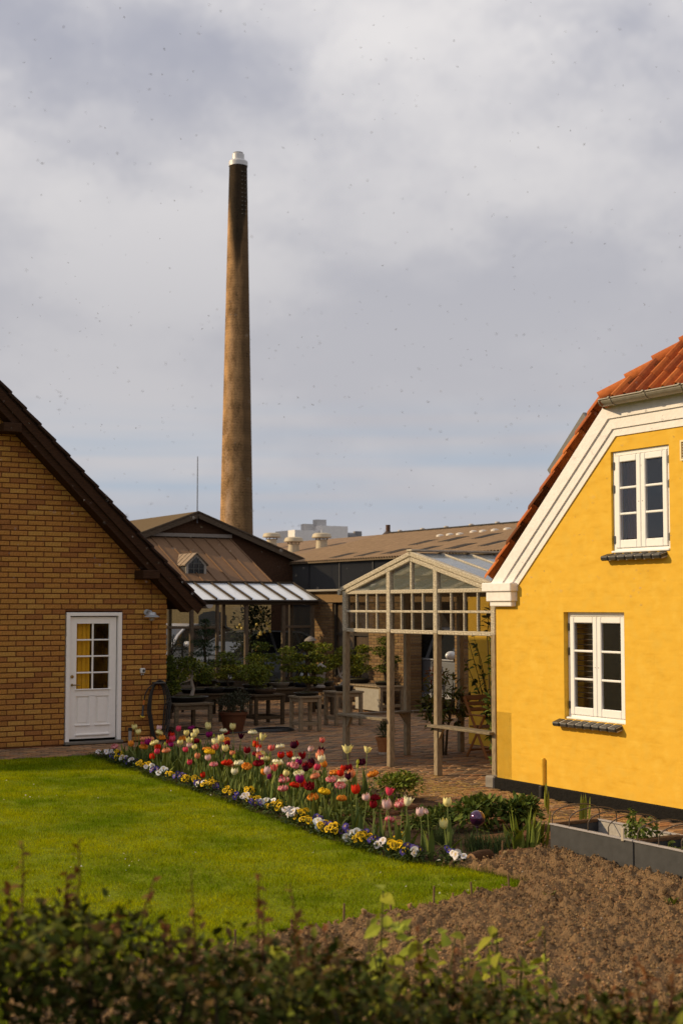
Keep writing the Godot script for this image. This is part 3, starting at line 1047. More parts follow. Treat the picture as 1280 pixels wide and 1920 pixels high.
func build_yellow_house() -> void:
	var X := 10.72
	var house := thing("yellow_house", "ochre yellow limewashed house with white gable trim and red tiled roof", "house")
	var ochre := mottled(Color(0.75, 0.47, 0.066), 0.8, 0.075, 1.9, 0.0, 0.2, "soft", Color(1.0, 0.94, 0.72))
	ochre.heightmap_enabled = true
	ochre.heightmap_texture = plaster_relief()
	ochre.heightmap_scale = 0.35
	ochre.detail_enabled = true
	ochre.detail_blend_mode = BaseMaterial3D.BLEND_MODE_MUL
	ochre.detail_uv_layer = BaseMaterial3D.DETAIL_UV_2
	ochre.uv2_triplanar = true
	ochre.uv2_world_triplanar = true
	ochre.uv2_scale = Vector3(0.35, 1.1, 0.35)
	ochre.detail_albedo = noise_tex("brush", 0.014, [Color(0.95, 0.93, 0.86), Color(0.985, 0.98, 0.96), Color(1, 1, 1), Color(1, 1, 1)], 512, false, 6, 44)
	var zA := -14.5
	var zB := -7.5
	var outer := [Vector2(-14.53, 2.56), Vector2(-12.35, 4.54), Vector2(-9.65, 4.54), Vector2(-7.47, 2.56)]
	var poly := PackedVector2Array([Vector2(zA, 0.0), Vector2(zB, 0.0), Vector2(zB, 2.6), Vector2(-9.6, 4.5), Vector2(-12.4, 4.5), Vector2(zA, 2.6)])
	var wins := [Rect2(-13.175, 0.955, 1.055, 1.245), Rect2(-12.31, 2.865, 0.935, 1.145)]
	var zs := [zA, -13.175, -12.31, -12.12, -11.375, zB]
	var ys := [0.0, 0.955, 2.2, 2.865, 4.01, 4.6]
	var b := MB.new()
	for i in 5:
		for k in 5:
			var r := Rect2(zs[i], ys[k], zs[i + 1] - zs[i], ys[k + 1] - ys[k])
			var skip := false
			for w in wins:
				if w.has_point(r.get_center()): skip = true
			if skip: continue
			for pc in Geometry2D.intersect_polygons(poly, PackedVector2Array([r.position, Vector2(r.end.x, r.position.y), r.end, Vector2(r.position.x, r.end.y)])):
				var t := Geometry2D.triangulate_polygon(pc)
				for q in range(0, t.size(), 3):
					var p := []
					for s in 3: p.append(Vector3(X, pc[t[q + s]].y, pc[t[q + s]].x))
					if (p[1] - p[0]).cross(p[2] - p[0]).x > 0: p.reverse()
					b.tri(p[0], p[1], p[2])
	for w in wins:
		var z0: float = w.position.x
		var z1: float = w.end.x
		var y0: float = w.position.y
		var y1: float = w.end.y
		var D := Vector3(0.3, 0, 0)
		b.quad(Vector3(X, y0, z0), Vector3(X, y0, z0) + D, Vector3(X, y1, z0) + D, Vector3(X, y1, z0))
		b.quad(Vector3(X, y1, z1), Vector3(X, y1, z1) + D, Vector3(X, y0, z1) + D, Vector3(X, y0, z1))
		b.quad(Vector3(X, y1, z0), Vector3(X, y1, z0) + D, Vector3(X, y1, z1) + D, Vector3(X, y1, z1))
		b.quad(Vector3(X, y0, z1), Vector3(X, y0, z1) + D, Vector3(X, y0, z0) + D, Vector3(X, y0, z0))
	b.box(Vector3(15.37, 1.3, zA + 0.15), Vector3(9.3, 2.6, 0.3))
	b.box(Vector3(15.37, 1.3, zB - 0.15), Vector3(9.3, 2.6, 0.3))
	b.box(Vector3(19.87, 1.3, -11), Vector3(0.3, 2.6, 6.4))
	# rear wing behind the pergola
	b.box(Vector3(15.9, 1.26, -17.05), Vector3(4.2, 2.52, 4.79))
	part("wall", b, ochre, house)
	var wr := MB.new()
	wr.box(Vector3(15.9, 2.545, -17.05), Vector3(4.3, 0.05, 4.89))
	part("wing_roof", wr, plain(Color(0.06, 0.06, 0.06), 0.8), house)
	# dim rooms behind the windows
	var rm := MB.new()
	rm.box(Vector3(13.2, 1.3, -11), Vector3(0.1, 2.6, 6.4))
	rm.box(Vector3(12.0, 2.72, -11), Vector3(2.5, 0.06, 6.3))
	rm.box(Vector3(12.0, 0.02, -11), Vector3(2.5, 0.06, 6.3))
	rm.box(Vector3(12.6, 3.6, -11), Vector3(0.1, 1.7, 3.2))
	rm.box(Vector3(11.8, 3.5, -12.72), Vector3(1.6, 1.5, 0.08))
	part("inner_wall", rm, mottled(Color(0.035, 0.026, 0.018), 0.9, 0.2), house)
	var pl := MB.new()
	pl.box(Vector3(X + 0.04, 0.065, -11.0), Vector3(0.14, 0.15, 7.06), Basis(), 0.012)
	pl.box(Vector3(13.7, 0.065, zA + 0.03), Vector3(6.0, 0.15, 0.12), Basis(), 0.01)
	part("plinth", pl, mottled(Color(0.012, 0.011, 0.01), 0.8, 0.5, 0.6, 0.4), house)
	# stepped white trim
	var white := mottled(Color(0.88, 0.83, 0.80), 0.75, 0.12, 0.8, 0.25)
	var bands := [[0.0, 0.155, 0.055], [0.155, 0.275, 0.035], [0.275, 0.36, 0.016]]
	for bd in bands:
		var o := offset_line(outer, bd[0])
		var i2 := offset_line(outer, bd[1])
		var pp := PackedVector2Array()
		for q in o: pp.append(q)
		i2.reverse()
		for q in i2: pp.append(q)
		var t := MB.new()
		t.extrude(pp, Vector3(X - bd[2], 0, 0), Vector3(0, 0, 1), Vector3.UP, Vector3(bd[2] + 0.06, 0, 0))
		part("gable_trim", t, white, house)
	for s in [1.0, -1.0]:
		var zc := -14.345 if s > 0 else -7.655
		var kb := MB.new()
		kb.box(Vector3(X + 0.03, 2.505, zc), Vector3(0.30, 0.11, 0.60), Basis(), 0.01)
		part("kneeler", kb, white, house)
		kb = MB.new()
		kb.box(Vector3(X + 0.04, 2.39, zc + s * 0.02), Vector3(0.27, 0.125, 0.52), Basis(), 0.01)
		part("kneeler", kb, white, house)
		kb = MB.new()
		kb.box(Vector3(X + 0.05, 2.298, zc + s * 0.03), Vector3(0.24, 0.065, 0.45), Basis(), 0.01)
		part("kneeler", kb, white, house)
	# sills of dark glazed bricks
	var sb := MB.new()
	sb.box(Vector3.ZERO, Vector3(0.24, 0.055, 0.127), Basis(), 0.014)
	var sm := sb.mesh()
	var sill_mats := [mottled(Color(0.045, 0.042, 0.038), 0.5, 0.4, 0.3, 0.15), mottled(Color(0.06, 0.054, 0.047), 0.55, 0.4, 0.3, 0.15), mottled(Color(0.035, 0.034, 0.033), 0.45, 0.4, 0.3, 0.15)]
	for w in [[-13.29, 8, 0.925], [-12.40, 7, 2.835]]:
		var so := Node3D.new()
		so.name = numbered("window_sill", house)
		house.add_child(so, true)
		var mo := MB.new()
		mo.box(Vector3(X + 0.018, w[2] - 0.002, w[0] + w[1] * 0.141 / 2), Vector3(0.215, 0.05, w[1] * 0.141 - 0.02), Basis(Vector3(0, 0, 1), 0.3))
		part("mortar", mo, mottled(Color(0.5, 0.45, 0.37), 0.9), so)
		for i in w[1]:
			place("sill_brick", sm, sill_mats[rng.randi() % 3], so, Vector3(X + 0.01, w[2], w[0] + 0.07 + i * 0.141), Basis(Vector3(0, 0, 1), 0.3 + rng.randf_range(-0.02, 0.02)))
	window(house, Vector3(X + 0.115, 0.955, -13.175), 1.055, 1.245, "lower white casement window with a tap behind it")
	window(house, Vector3(X + 0.08, 2.865, -12.31), 0.935, 1.145, "upper white casement window under the half hip")
	# painted pipe stub, vent
	var ps := MB.new()
	ps.box(Vector3(X - 0.012, 0.3, -13.56), Vector3(0.06, 0.33, 0.055), Basis(), 0.014)
	part("pipe_cover", ps, ochre, house)
	var p2 := MB.new()
	p2.box(Vector3(X - 0.045, 0.065, -13.56), Vector3(0.06, 0.15, 0.062), Basis(), 0.012)
	part("pipe_cover", p2, plain(Color(0.01, 0.01, 0.01), 0.5), house)
	var ve := Node3D.new()
	ve.name = "vent"
	house.add_child(ve)
	var vf := MB.new()
	for q in [[Vector3(0, 0.1, 0), Vector3(0.03, 0.02, 0.24)], [Vector3(0, -0.1, 0), Vector3(0.03, 0.02, 0.24)], [Vector3(0, 0, 0.11), Vector3(0.03, 0.18, 0.02)], [Vector3(0, 0, -0.11), Vector3(0.03, 0.18, 0.02)]]:
		vf.box(Vector3(X - 0.012, 3.92, -11.06) + q[0], q[1])
	part("frame", vf, plain(Color(0.75, 0.62, 0.35), 0.6), ve)
	for i in 6:
		var vs := MB.new()
		vs.box(Vector3(X - 0.008, 3.845 + i * 0.03, -11.06), Vector3(0.025, 0.006, 0.2), Basis(Vector3(0, 0, 1), 0.6))
		part("slat", vs, plain(Color(0.7, 0.6, 0.4), 0.6), ve)
	# roof: slabs, pantiles near the gable, hip tiles, gutter, hatch
	var clay := []
	for q in [Color(0.56, 0.16, 0.04), Color(0.50, 0.135, 0.034), Color(0.62, 0.19, 0.048), Color(0.40, 0.11, 0.034)]:
		clay.append(mottled(q, 0.75, 0.4, 0.5, 0.2))
	var mossy := mottled(Color(0.26, 0.09, 0.035), 0.9, 0.8, 0.16, 0.5, 0.2, "cell")
	var sl := 0.914
	var roof := Node3D.new()
	roof.name = "roof"
	house.add_child(roof)
	var base := MB.new()
	var ry := 4.56 + 1.30 * sl
	var hx := 10.60 + (ry - 4.56) / 0.93
	for s in [1.0, -1.0]:
		var c0 := -11.0
		var e0 := Vector3(10.76, 2.58, c0 - s * 3.66)
		var e1 := Vector3(19.9, 2.58, c0 - s * 3.66)
		var h0 := Vector3(10.76, 4.62, c0 - s * 1.36)
		var r0 := Vector3(hx, ry - 0.02, c0)
		var r1 := Vector3(19.9, ry - 0.02, c0)
		var p := [e0, h0, r0, r1, e1]
		var up := Vector3(0, 0.0, 0)
		for q in [[0, 1, 4], [1, 3, 4], [1, 2, 3]]:
			if s > 0: base.tri(p[q[0]], p[q[2]], p[q[1]])
			else: base.tri(p[q[0]], p[q[1]], p[q[2]])
	base.tri(Vector3(10.6, 4.55, -9.70), Vector3(hx, ry - 0.02, -11.0), Vector3(10.6, 4.55, -12.30))
	base.tri(Vector3(19.89, 2.58, -14.66), Vector3(19.89, ry - 0.02, -11), Vector3(19.89, 2.58, -7.34))
	part("roof_slab", base, mossy, roof)
	var pt := pantile()
	# main slope facing away: three columns of tiles at the verge
	var dn := Vector3(0, sl, 1).normalized()            # up the slope
	var nr := Vector3(0, 1, -sl).normalized()
	for col in 3:
		for i in 10:
			var o := Vector3(10.83 + col * 0.2, 2.60, -14.70) + dn * (i * 0.305) + nr * 0.045
			var bs := Basis(nr.cross(dn), nr, dn)
			place("roof_tile", pt, clay[rng.randi() % 4] if rng.randf() > 0.2 else mossy, roof, o, bs * Basis(Vector3.RIGHT, 0.1))
	# half hip
	var hd := Vector3(1, 0.93, 0).normalized()
	var hn := Vector3(-0.93, 1, 0).normalized()
	var hb := Basis(hn.cross(hd), hn, hd)
	for i in 6:
		for k in 14:
			var z := -12.30 + k * 0.2 + 0.02
			var o := Vector3(10.54, 4.55, z) + hd * (i * 0.30) + hn * 0.03
			var lim := 1.30 - (o.y + 0.12 - 4.56) / sl
			if absf(z + 11.0) > lim + 0.02: continue
			place("roof_tile", pt, clay[rng.randi() % 4] if rng.randf() > 0.14 else mossy, roof, o, hb * Basis(Vector3.RIGHT, 0.045))
	for s in [1.0, -1.0]:
		var a := Vector3(10.58, 4.56, -11.0 - s * 1.30)
		var c := Vector3(hx, ry - 0.01, -11.0)
		var d := (c - a).normalized()
		var L := (c - a).length()
		var cnt := int(L / 0.36) + 1
		for i in cnt:
			var p0: Vector3 = a + d * (i * 0.36)
			var t := MB.new()
			t.tube([p0 + Vector3(0, 0.03, 0), p0 + d * 0.4 + Vector3(0, 0.0, 0)], [0.105, 0.085], 12)
			part("hip_tile", t, clay[rng.randi() % 4], roof)
		var mo := MB.new()
		mo.bar(a + Vector3(0, -0.03, 0), c + Vector3(0, -0.05, 0), 0.3, 0.06)
		part("hip_mortar", mo, mossy, roof)
	var rt := MB.new()
	rt.tube([Vector3(hx - 0.05, ry - 0.01, -11), Vector3(19.9, ry - 0.01, -11)], [0.1], 10)
	part("ridge_tiles", rt, clay[0], roof)
	var zinc := mottled(Color(0.30, 0.27, 0.22), 0.5, 0.3, 0.5, 0.03)
	zinc.metallic = 0.35
	var g := Node3D.new()
	g.name = "gutter"
	house.add_child(g)
	var gp := PackedVector2Array()
	for i in 11:
		var a := PI + PI * i / 10.0
		gp.append(Vector2(cos(a) * 0.07, sin(a) * 0.07))
	for i in range(10, -1, -1):
		var a := PI + PI * i / 10.0
		gp.append(Vector2(cos(a) * 0.063, sin(a) * 0.063 + 0.001))
	var gb := MB.new()
	gb.extrude(gp, Vector3(10.545, 4.575, -12.22), Vector3.RIGHT, Vector3.UP, Vector3(0, 0, 2.44))
	gb.tube([Vector3(10.475, 4.577, -12.22), Vector3(10.475, 4.577, -9.78)], [0.011], 8)
	part("channel", gb, zinc, g)
	var ge := MB.new()
	for z in [-12.235, -9.78]:
		ge.extrude(gp.slice(0, 11), Vector3(10.545, 4.575, z), Vector3.RIGHT, Vector3.UP, Vector3(0, 0, 0.014))
	part("end_cap", ge, zinc, g)
	for z in [-12.05, -11.5, -10.95, -10.4, -9.9]:
		var st := MB.new()
		var gq := PackedVector2Array()
		for i in 11:
			var a := PI + PI * i / 10.0
			gq.append(Vector2(cos(a) * 0.077, sin(a) * 0.077))
		for i in range(10, -1, -1):
			var a := PI + PI * i / 10.0
			gq.append(Vector2(cos(a) * 0.0705, sin(a) * 0.0705 + 0.001))
		st.extrude(gq, Vector3(10.545, 4.575, z), Vector3.RIGHT, Vector3.UP, Vector3(0, 0, 0.03))
		st.box(Vector3(10.465, 4.585, z + 0.015), Vector3(0.03, 0.014, 0.03))
		part("bracket", st, zinc, g)
	var dp := MB.new()
	dp.tube([Vector3(10.95, 2.5, -14.78), Vector3(10.97, 2.36, -14.76), Vector3(11.0, 2.2, -14.62), Vector3(11.0, 2.0, -14.58), Vector3(11.0, 0.1, -14.58)], [0.04], 10)
	part("downpipe", dp, zinc, house)
	var ev := MB.new()
	ev.extrude(gp, Vector3(10.78, 2.54, -14.74), Vector3(0, 0, 1), Vector3.UP, Vector3(2.8, 0, 0))
	part("eaves_gutter", ev, zinc, house)
	# grey metal roof hatch standing proud of the tiles
	var ha := MB.new()
	var c := Vector3(11.2, 3.95, -13.18) + nr * 0.27
	ha.box(c, Vector3(0.40, 0.32, 0.95), Basis(nr.cross(dn), nr, dn), 0.012)
	part("roof_hatch", ha, mottled(Color(0.15, 0.145, 0.135), 0.5, 0.25, 0.5, 0.05), house)
	var ft := MB.new()
	ft.box(Vector3(10.74, 0.07, -14.62), Vector3(0.14, 0.16, 0.16), Basis(Vector3.UP, 0.2), 0.02)
	part("corner_stone", ft, mottled(Color(0.3, 0.27, 0.23), 0.9, 0.4), house)
	# things on the kitchen sill behind the lower window
	var tap := thing("kitchen_tap", "chrome tap standing behind the right casement of the lower window", "tap", Vector3(10.98, 0.96, -12.41))
	var tb := MB.new()
	tb.lathe([Vector2(0.03, 0), Vector2(0.028, 0.02), Vector2(0.02, 0.03), Vector2(0.02, 0.2), Vector2(0.026, 0.21), Vector2(0.024, 0.27), Vector2(0.0001, 0.28)], 12)
	part("body", tb, plain(Color(0.7, 0.7, 0.7), 0.15, 1.0), tap)
	var t2 := MB.new()
	t2.tube([Vector3(0, 0.1, 0), Vector3(0.03, 0.14, 0.1), Vector3(0.06, 0.17, 0.2)], [0.012], 8)
	part("spout", t2, plain(Color(0.7, 0.7, 0.7), 0.15, 1.0), tap)
	for i in 2:
		var jar := thing("spice_jar", ["small dark lidded jar, left of two behind the lower window", "small dark lidded jar, right of two behind the lower window"][i], "jar", Vector3(10.96, 0.96, -12.83 + i * 0.1), 0.0, "jars behind the lower window")
		var jb := MB.new()
		jb.lathe([Vector2(0.036, 0), Vector2(0.04, 0.01), Vector2(0.04, 0.08), Vector2(0.034, 0.095)], 12)
		part("body", jb, plain(Color(0.25, 0.2, 0.2), 0.3), jar)
		var jl := MB.new()
		jl.lathe([Vector2(0.04, 0.095), Vector2(0.04, 0.12), Vector2(0.0001, 0.123)], 12)
		part("lid", jl, plain(Color(0.03, 0.03, 0.03), 0.4), jar)
	var cu := MB.new()
	for i in 14:
		cu.box(Vector3(10.90 + 0.012 * sin(i * 1.7), 3.45, -12.29 + i * 0.028), Vector3(0.006, 1.15, 0.03), Basis(Vector3.UP, 0.4 * cos(i * 1.7)))
	var cut := thing("brown_curtain", "dark red brown curtain behind the left casement of the upper window", "curtain")
	part("cloth", cu, mottled(Color(0.13, 0.045, 0.02), 0.9, 0.2), cut)
	var lb := thing("amber_lampshade", "amber lampshade glimpsed behind the right casement of the upper window", "lampshade", Vector3(11.7, 3.15, -11.75))
	var ls := MB.new()
	ls.lathe([Vector2(0.13, 0), Vector2(0.08, 0.2), Vector2(0.0001, 0.2)], 16)
	part("shade", ls, plain(Color(0.6, 0.32, 0.06), 0.8), lb)
	var sp2 := MB.new()
	sp2.tube([Vector3(0, -0.35, 0), Vector3(0, 0.02, 0)], [0.012], 8)
	part("stand", sp2, plain(Color(0.2, 0.15, 0.08), 0.6), lb)
	var bd := MB.new()  # added slats standing in for lines reflected in the lower panes
	for i in 16:
		bd.box(Vector3(10.9, 1.2 + i * 0.062, -12.94), Vector3(0.014, 0.004, 0.43), Basis(Vector3(0, 0, 1), 0.5))
	var bl := thing("reflection_slats", "added thin slats for reflected lines behind the left casement of the lower window", "added_slats")
	part("slats", bd, plain(Color(0.10, 0.075, 0.05), 0.6), bl)
	var sink := MB.new()
	sink.box(Vector3(11.06, 0.9, -12.3), Vector3(0.45, 0.1, 1.4))
	part("inner_sill", sink, plain(Color(0.35, 0.32, 0.28), 0.6), house)

# ---------------------------------------------------------------- factory, chimney, long shed
func chimney_texture() -> ImageTexture:
	var w := 256
	var h := 1024
	var n := FastNoiseLite.new()
	n.seed = 31
	n.frequency = 0.03
	n.fractal_octaves = 4
	var f := FastNoiseLite.new()
	f.seed = 7
	f.frequency = 0.18
	var im := Image.create(w, h, false, Image.FORMAT_RGB8)
	for y in h:
		var t := 1.0 - y / float(h)                # 1 at the top
		for x in w:
			var a := TAU * x / w
			var ca := cos(a) * 9.0
			var sa := sin(a) * 9.0
			var p := n.get_noise_3d(ca * 4.0, y * 0.5, sa * 4.0)
			var q := f.get_noise_3d(ca * 4.0, y * 1.6, sa * 4.0)
			var row := 0.05 * (1.0 if (y / 3) % 2 else -1.0)
			var bnd := n.get_noise_2d(y * 1.1, 40.0)
			var c := Color(0.37, 0.215, 0.095) * (1.0 + p * 0.7 + q * 0.6 + row + bnd * 0.3)
			# pale lime streak down the side
			var d := absf(angle_difference(a, 2.62 + 0.12 * sin(y * 0.013)))
			var lime := clampf(0.5 - d * 1.5, 0, 1) * clampf(0.8 - t, 0, 1) * clampf(p * 2.0 + q + 0.75, 0, 1.2)
			c = c.lerp(Color(0.55, 0.43, 0.36), clampf(lime * 1.3, 0, 0.85))
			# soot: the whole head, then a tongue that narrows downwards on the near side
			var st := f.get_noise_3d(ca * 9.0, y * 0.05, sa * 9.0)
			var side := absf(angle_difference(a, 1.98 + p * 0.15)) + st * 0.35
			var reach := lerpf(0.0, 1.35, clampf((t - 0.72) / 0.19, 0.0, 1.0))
			var soot_shade := clampf((reach - side) * 1.6 + 0.2, 0.0, 1.0) * smoothstep(0.68, 0.84, t + q * 0.03)
			soot_shade = maxf(soot_shade, smoothstep(0.885, 0.935, t + p * 0.02 + st * 0.02))
			# shaded right side painted into the brick colour down the shaft, with sooty streaks
			var shade_grime := clampf(2.1 - absf(angle_difference(a, 0.95 + st * 0.12 + p * 0.25)) * 2.1, 0.0, 1.0) * (0.85 + p * 0.5 + q * 0.3)
			soot_shade = maxf(soot_shade, clampf(shade_grime * 0.85, 0.0, 0.8))  # sooting value now also carries the painted shade
			c = c.lerp(Color(0.018, 0.015, 0.011) * (1.0 + q), soot_shade * 0.93)
			im.set_pixel(x, y, c.clamp().linear_to_srgb())
	return ImageTexture.create_from_image(im)

func build_factory() -> void:
	# chimney
	var base := Vector3(46.1, 0, -94.2)
	var ch := thing("factory_chimney", "tall round tapering brick factory chimney with sooty black top", "chimney", base)
	var s := MB.new()
	var H := 35.2
	for i in 1:
		s.lathe([Vector2(1.375, 0), Vector2(0.67, H)], 48)
	for i in s.uv.size():
		s.uv[i] = Vector2(s.uv[i].x, 1.0 - s.uv[i].y / H)
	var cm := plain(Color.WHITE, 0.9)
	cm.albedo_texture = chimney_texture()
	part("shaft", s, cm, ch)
	var steel := mottled(Color(0.66, 0.65, 0.64), 0.4, 0.2, 0.8, 0.0)
	steel.metallic = 0.2
	var cb := MB.new()
	cb.lathe([Vector2(0.71, H - 0.03), Vector2(0.715, H + 0.3), Vector2(0.6, H + 0.42), Vector2(0.45, H + 0.44)], 32)
	part("cap_ring", cb, steel, ch)
	var cp := MB.new()
	cp.lathe([Vector2(0.45, H + 0.42), Vector2(0.45, H + 0.88), Vector2(0.37, H + 0.95)], 24)
	part("flue", cp, steel, ch)
	var ft := MB.new()
	ft.lathe([Vector2(0.38, H + 0.9), Vector2(0.36, H + 1.02), Vector2(0.3, H + 1.02), Vector2(0.3, H + 0.3)], 24)
	part("flue_rim", ft, plain(Color(0.12, 0.1, 0.08), 0.6), ch)
	var toc := Vector3(-46.1, 0, 94.2).normalized()
	var rt := Vector3(0.863, 0, 0.505)
	for i in 11:
		var y := H - 0.6 - i * 0.32
		var rr := lerpf(1.375, 0.67, y / H)
		for k in 2:
			var a := 0.42 + k * 0.36
			var o := (toc * cos(a) + rt * sin(a)) * (rr + 0.05)
			var lb := MB.new()
			lb.box(Vector3(o.x, y, o.z), Vector3(0.08, 0.03, 0.08))
			part("climbing_iron", lb, plain(Color(0.2, 0.19, 0.17), 0.6, 0.2), ch)
	# gable hall behind the glasshouse
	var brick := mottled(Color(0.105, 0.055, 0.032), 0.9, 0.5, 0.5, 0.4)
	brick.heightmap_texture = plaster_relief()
	var hall := thing("factory_hall", "dark red brick factory gable with grey bargeboards and brown lean-to roof", "factory hall")
	var g := MB.new()
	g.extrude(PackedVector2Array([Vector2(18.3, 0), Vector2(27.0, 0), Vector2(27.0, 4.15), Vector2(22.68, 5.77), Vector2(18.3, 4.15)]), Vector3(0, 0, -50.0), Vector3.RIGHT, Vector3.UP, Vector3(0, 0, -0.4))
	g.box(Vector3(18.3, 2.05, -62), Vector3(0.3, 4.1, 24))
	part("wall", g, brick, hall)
	# courses of brick standing proud, one strip per row of bricks
	for i in 34:
		var y := 2.9 + i * 0.0867
		var half := minf(4.3, (5.7 - y) / 0.374)
		if half < 0.3: break
		var cb2 := MB.new()
		cb2.box(Vector3(22.68, y, -49.995), Vector3(half * 2, 0.066, 0.02))
		part("brick_course", cb2, brick, hall)
	var grey := wood(Color(0.12, 0.092, 0.068), 0.85, 0.4, 0, 0.8)
	var moss := mottled(Color(0.17, 0.115, 0.055), 0.95, 0.45, 1.0, 1.0, 0.3, "cell")
	for sg in [-1.0, 1.0]:
		var r := MB.new()
		var a := Vector3(22.68, 5.93, 0)
		var e := Vector3(22.68 + sg * 4.62, 5.93 - 4.62 * 0.374, 0)
		var d := (e - a).normalized()
		r.box((a + e) / 2 + Vector3(0, -0.06, -61.8), Vector3((e - a).length(), 0.09, 24.2), Basis(d, Vector3(0, 0, 1).cross(d), Vector3(0, 0, 1)))
		part("roof", r, moss, hall)
		var bb := MB.new()
		bb.bar(a + Vector3(0, -0.17, -49.68), e + Vector3(0, -0.17, -49.68), 0.05, 0.2)
		bb.bar(a + Vector3(0, -0.03, -49.655), e + Vector3(0, -0.03, -49.655), 0.07, 0.055)
		part("bargeboard", bb, grey, hall)
	# lean-to with standing seams
	var lean := mottled(Color(0.20, 0.115, 0.062), 0.75, 0.22, 1.6, 0.1)
	var lt := MB.new()
	var t0 := Vector3(0, 4.93, -49.98)
	var t1 := Vector3(0, 3.16, -46.35)
	lt.quad(Vector3(17.0, t1.y, t1.z), Vector3(24.16, t1.y, t1.z), Vector3(24.16, t0.y, t0.z), Vector3(17.0, t0.y, t0.z))
	lt.quad(Vector3(17.0, t0.y - 0.06, t0.z), Vector3(24.16, t0.y - 0.06, t0.z), Vector3(24.16, t1.y - 0.06, t1.z), Vector3(17.0, t1.y - 0.06, t1.z))
	part("lean_to_roof", lt, lean, hall)
	for i in 14:
		var sm := MB.new()
		var x := 24.14 - i * 0.55
		sm.bar(Vector3(x, t0.y + 0.015, t0.z), Vector3(x, t1.y + 0.015, t1.z), 0.03, 0.05)
		part("roof_seam", sm, lean, hall)
	var fl := MB.new()
	fl.box(Vector3(20.6, 5.0, -49.9), Vector3(7.2, 0.13, 0.14))
	part("flashing", fl, mottled(Color(0.22, 0.19, 0.16), 0.6, 0.2), hall)
	var gu := MB.new()
	gu.box(Vector3(20.6, 3.07, -46.29), Vector3(7.2, 0.1, 0.1), Basis(), 0.03)
	part("gutter", gu, mottled(Color(0.12, 0.1, 0.085), 0.6, 0.2), hall)
	var lw := MB.new()
	lw.box(Vector3(20.5, 1.5, -46.6), Vector3(7.3, 3.0, 0.3))
	var buff := mottled(Color(0.66, 0.46, 0.19), 0.9, 0.35, 0.6, 0.8)
	buff.heightmap_texture = plaster_relief()
	var lo := part("lean_to_wall", lw, buff, hall)
	for i in 40:
		var cb3 := MB.new()
		cb3.box(Vector3(20.5, 0.3 + i * 0.0667, -46.445), Vector3(7.3, 0.052, 0.02))
		part("brick_course", cb3, buff, hall)
	var wa := MB.new()
	var arch := PackedVector2Array([Vector2(-0.55, -1.2), Vector2(0.55, -1.2), Vector2(0.55, 0), Vector2(0.36, 0.12), Vector2(0, 0.17), Vector2(-0.36, 0.12), Vector2(-0.55, 0)])
	for x in [18.6, 21.8]:
		wa.extrude(arch, Vector3(x, 1.95, -46.42), Vector3.RIGHT, Vector3.UP, Vector3(0, 0, -0.1))
	part("arched_window", wa, plain(Color(0.03, 0.03, 0.03), 0.3), hall)
	# dormer
	var dz := -46.95
	var dr := Node3D.new()
	dr.name = "dormer"
	hall.add_child(dr)
	var lead := mottled(Color(0.33, 0.29, 0.24), 0.6, 0.2)
	var df := MB.new()
	var prof := PackedVector2Array([Vector2(-0.40, -0.58), Vector2(0.40, -0.58), Vector2(0.40, 0.12), Vector2(0, 0.5), Vector2(-0.40, 0.12)])
	var hole := PackedVector2Array([Vector2(-0.31, -0.52), Vector2(0.31, -0.52), Vector2(0.31, 0.09), Vector2(0, 0.39), Vector2(-0.31, 0.09)])
	for i in 5:
		var j := (i + 1) % 5
		df.extrude(PackedVector2Array([prof[i], prof[j], hole[j], hole[i]]), Vector3(21.38, 3.68, dz), Vector3.RIGHT, Vector3.UP, Vector3(0, 0, -0.06))
	part("frame", df, lead, dr)
	var dg := MB.new()
	dg.extrude(hole, Vector3(21.38, 3.68, dz - 0.03), Vector3.RIGHT, Vector3.UP, Vector3(0, 0, -0.01))
	part("pane", dg, plain(Color(0.02, 0.025, 0.03), 0.1), dr)
	var dm := MB.new()
	for x in [-0.1, 0.1]: dm.box(Vector3(21.38 + x, 3.62, dz - 0.01), Vector3(0.022, 0.85, 0.03))
	for y in [-0.3, -0.05, 0.15]: dm.box(Vector3(21.38, 3.68 + y, dz - 0.012), Vector3(0.6 if y < 0.1 else 0.45, 0.02, 0.03))
	part("glazing_bar", dm, plain(Color(0.1, 0.1, 0.09), 0.6), dr)
	for sg in [-1.0, 1.0]:
		var rr := MB.new()
		rr.quad(Vector3(21.38, 4.21, dz + 0.06), Vector3(21.38 + sg * 0.47, 3.77, dz + 0.06), Vector3(21.38 + sg * 0.47, 3.77, dz - 1.6), Vector3(21.38, 4.21, dz - 1.6))
		rr.quad(Vector3(21.38, 4.18, dz + 0.06), Vector3(21.38 + sg * 0.47, 3.74, dz + 0.06), Vector3(21.38 + sg * 0.47, 3.74, dz - 1.6), Vector3(21.38, 4.18, dz - 1.6))
		for k in 4:
			rr.bar(Vector3(21.38, 4.215, dz - k * 0.4 + 0.05), Vector3(21.38 + sg * 0.47, 3.775, dz - k * 0.4 + 0.05), 0.03, 0.03)
		part("dormer_roof", rr, mottled(Color(0.3, 0.21, 0.13), 0.6, 0.3), dr)
		var ck := MB.new()
		ck.box(Vector3(21.38 + sg * 0.385, 3.42, dz - 0.5), Vector3(0.03, 0.76, 0.98))
		part("dormer_cheek", ck, plain(Color(0.05, 0.05, 0.05), 0.4), dr)
	var pole := thing("antenna_pole", "thin grey pole standing on the peak of the dark factory gable", "pole", Vector3(22.68, 5.86, -49.75))
	var pb := MB.new()
	pb.tube([Vector3(0, -0.4, 0), Vector3(0, 2.17, 0)], [0.022, 0.016], 6)
	part("mast", pb, plain(Color(0.12, 0.12, 0.13), 0.5, 0.3), pole)
	var pk := MB.new()
	pk.box(Vector3(0, -0.1, 0.02), Vector3(0.06, 0.12, 0.04))
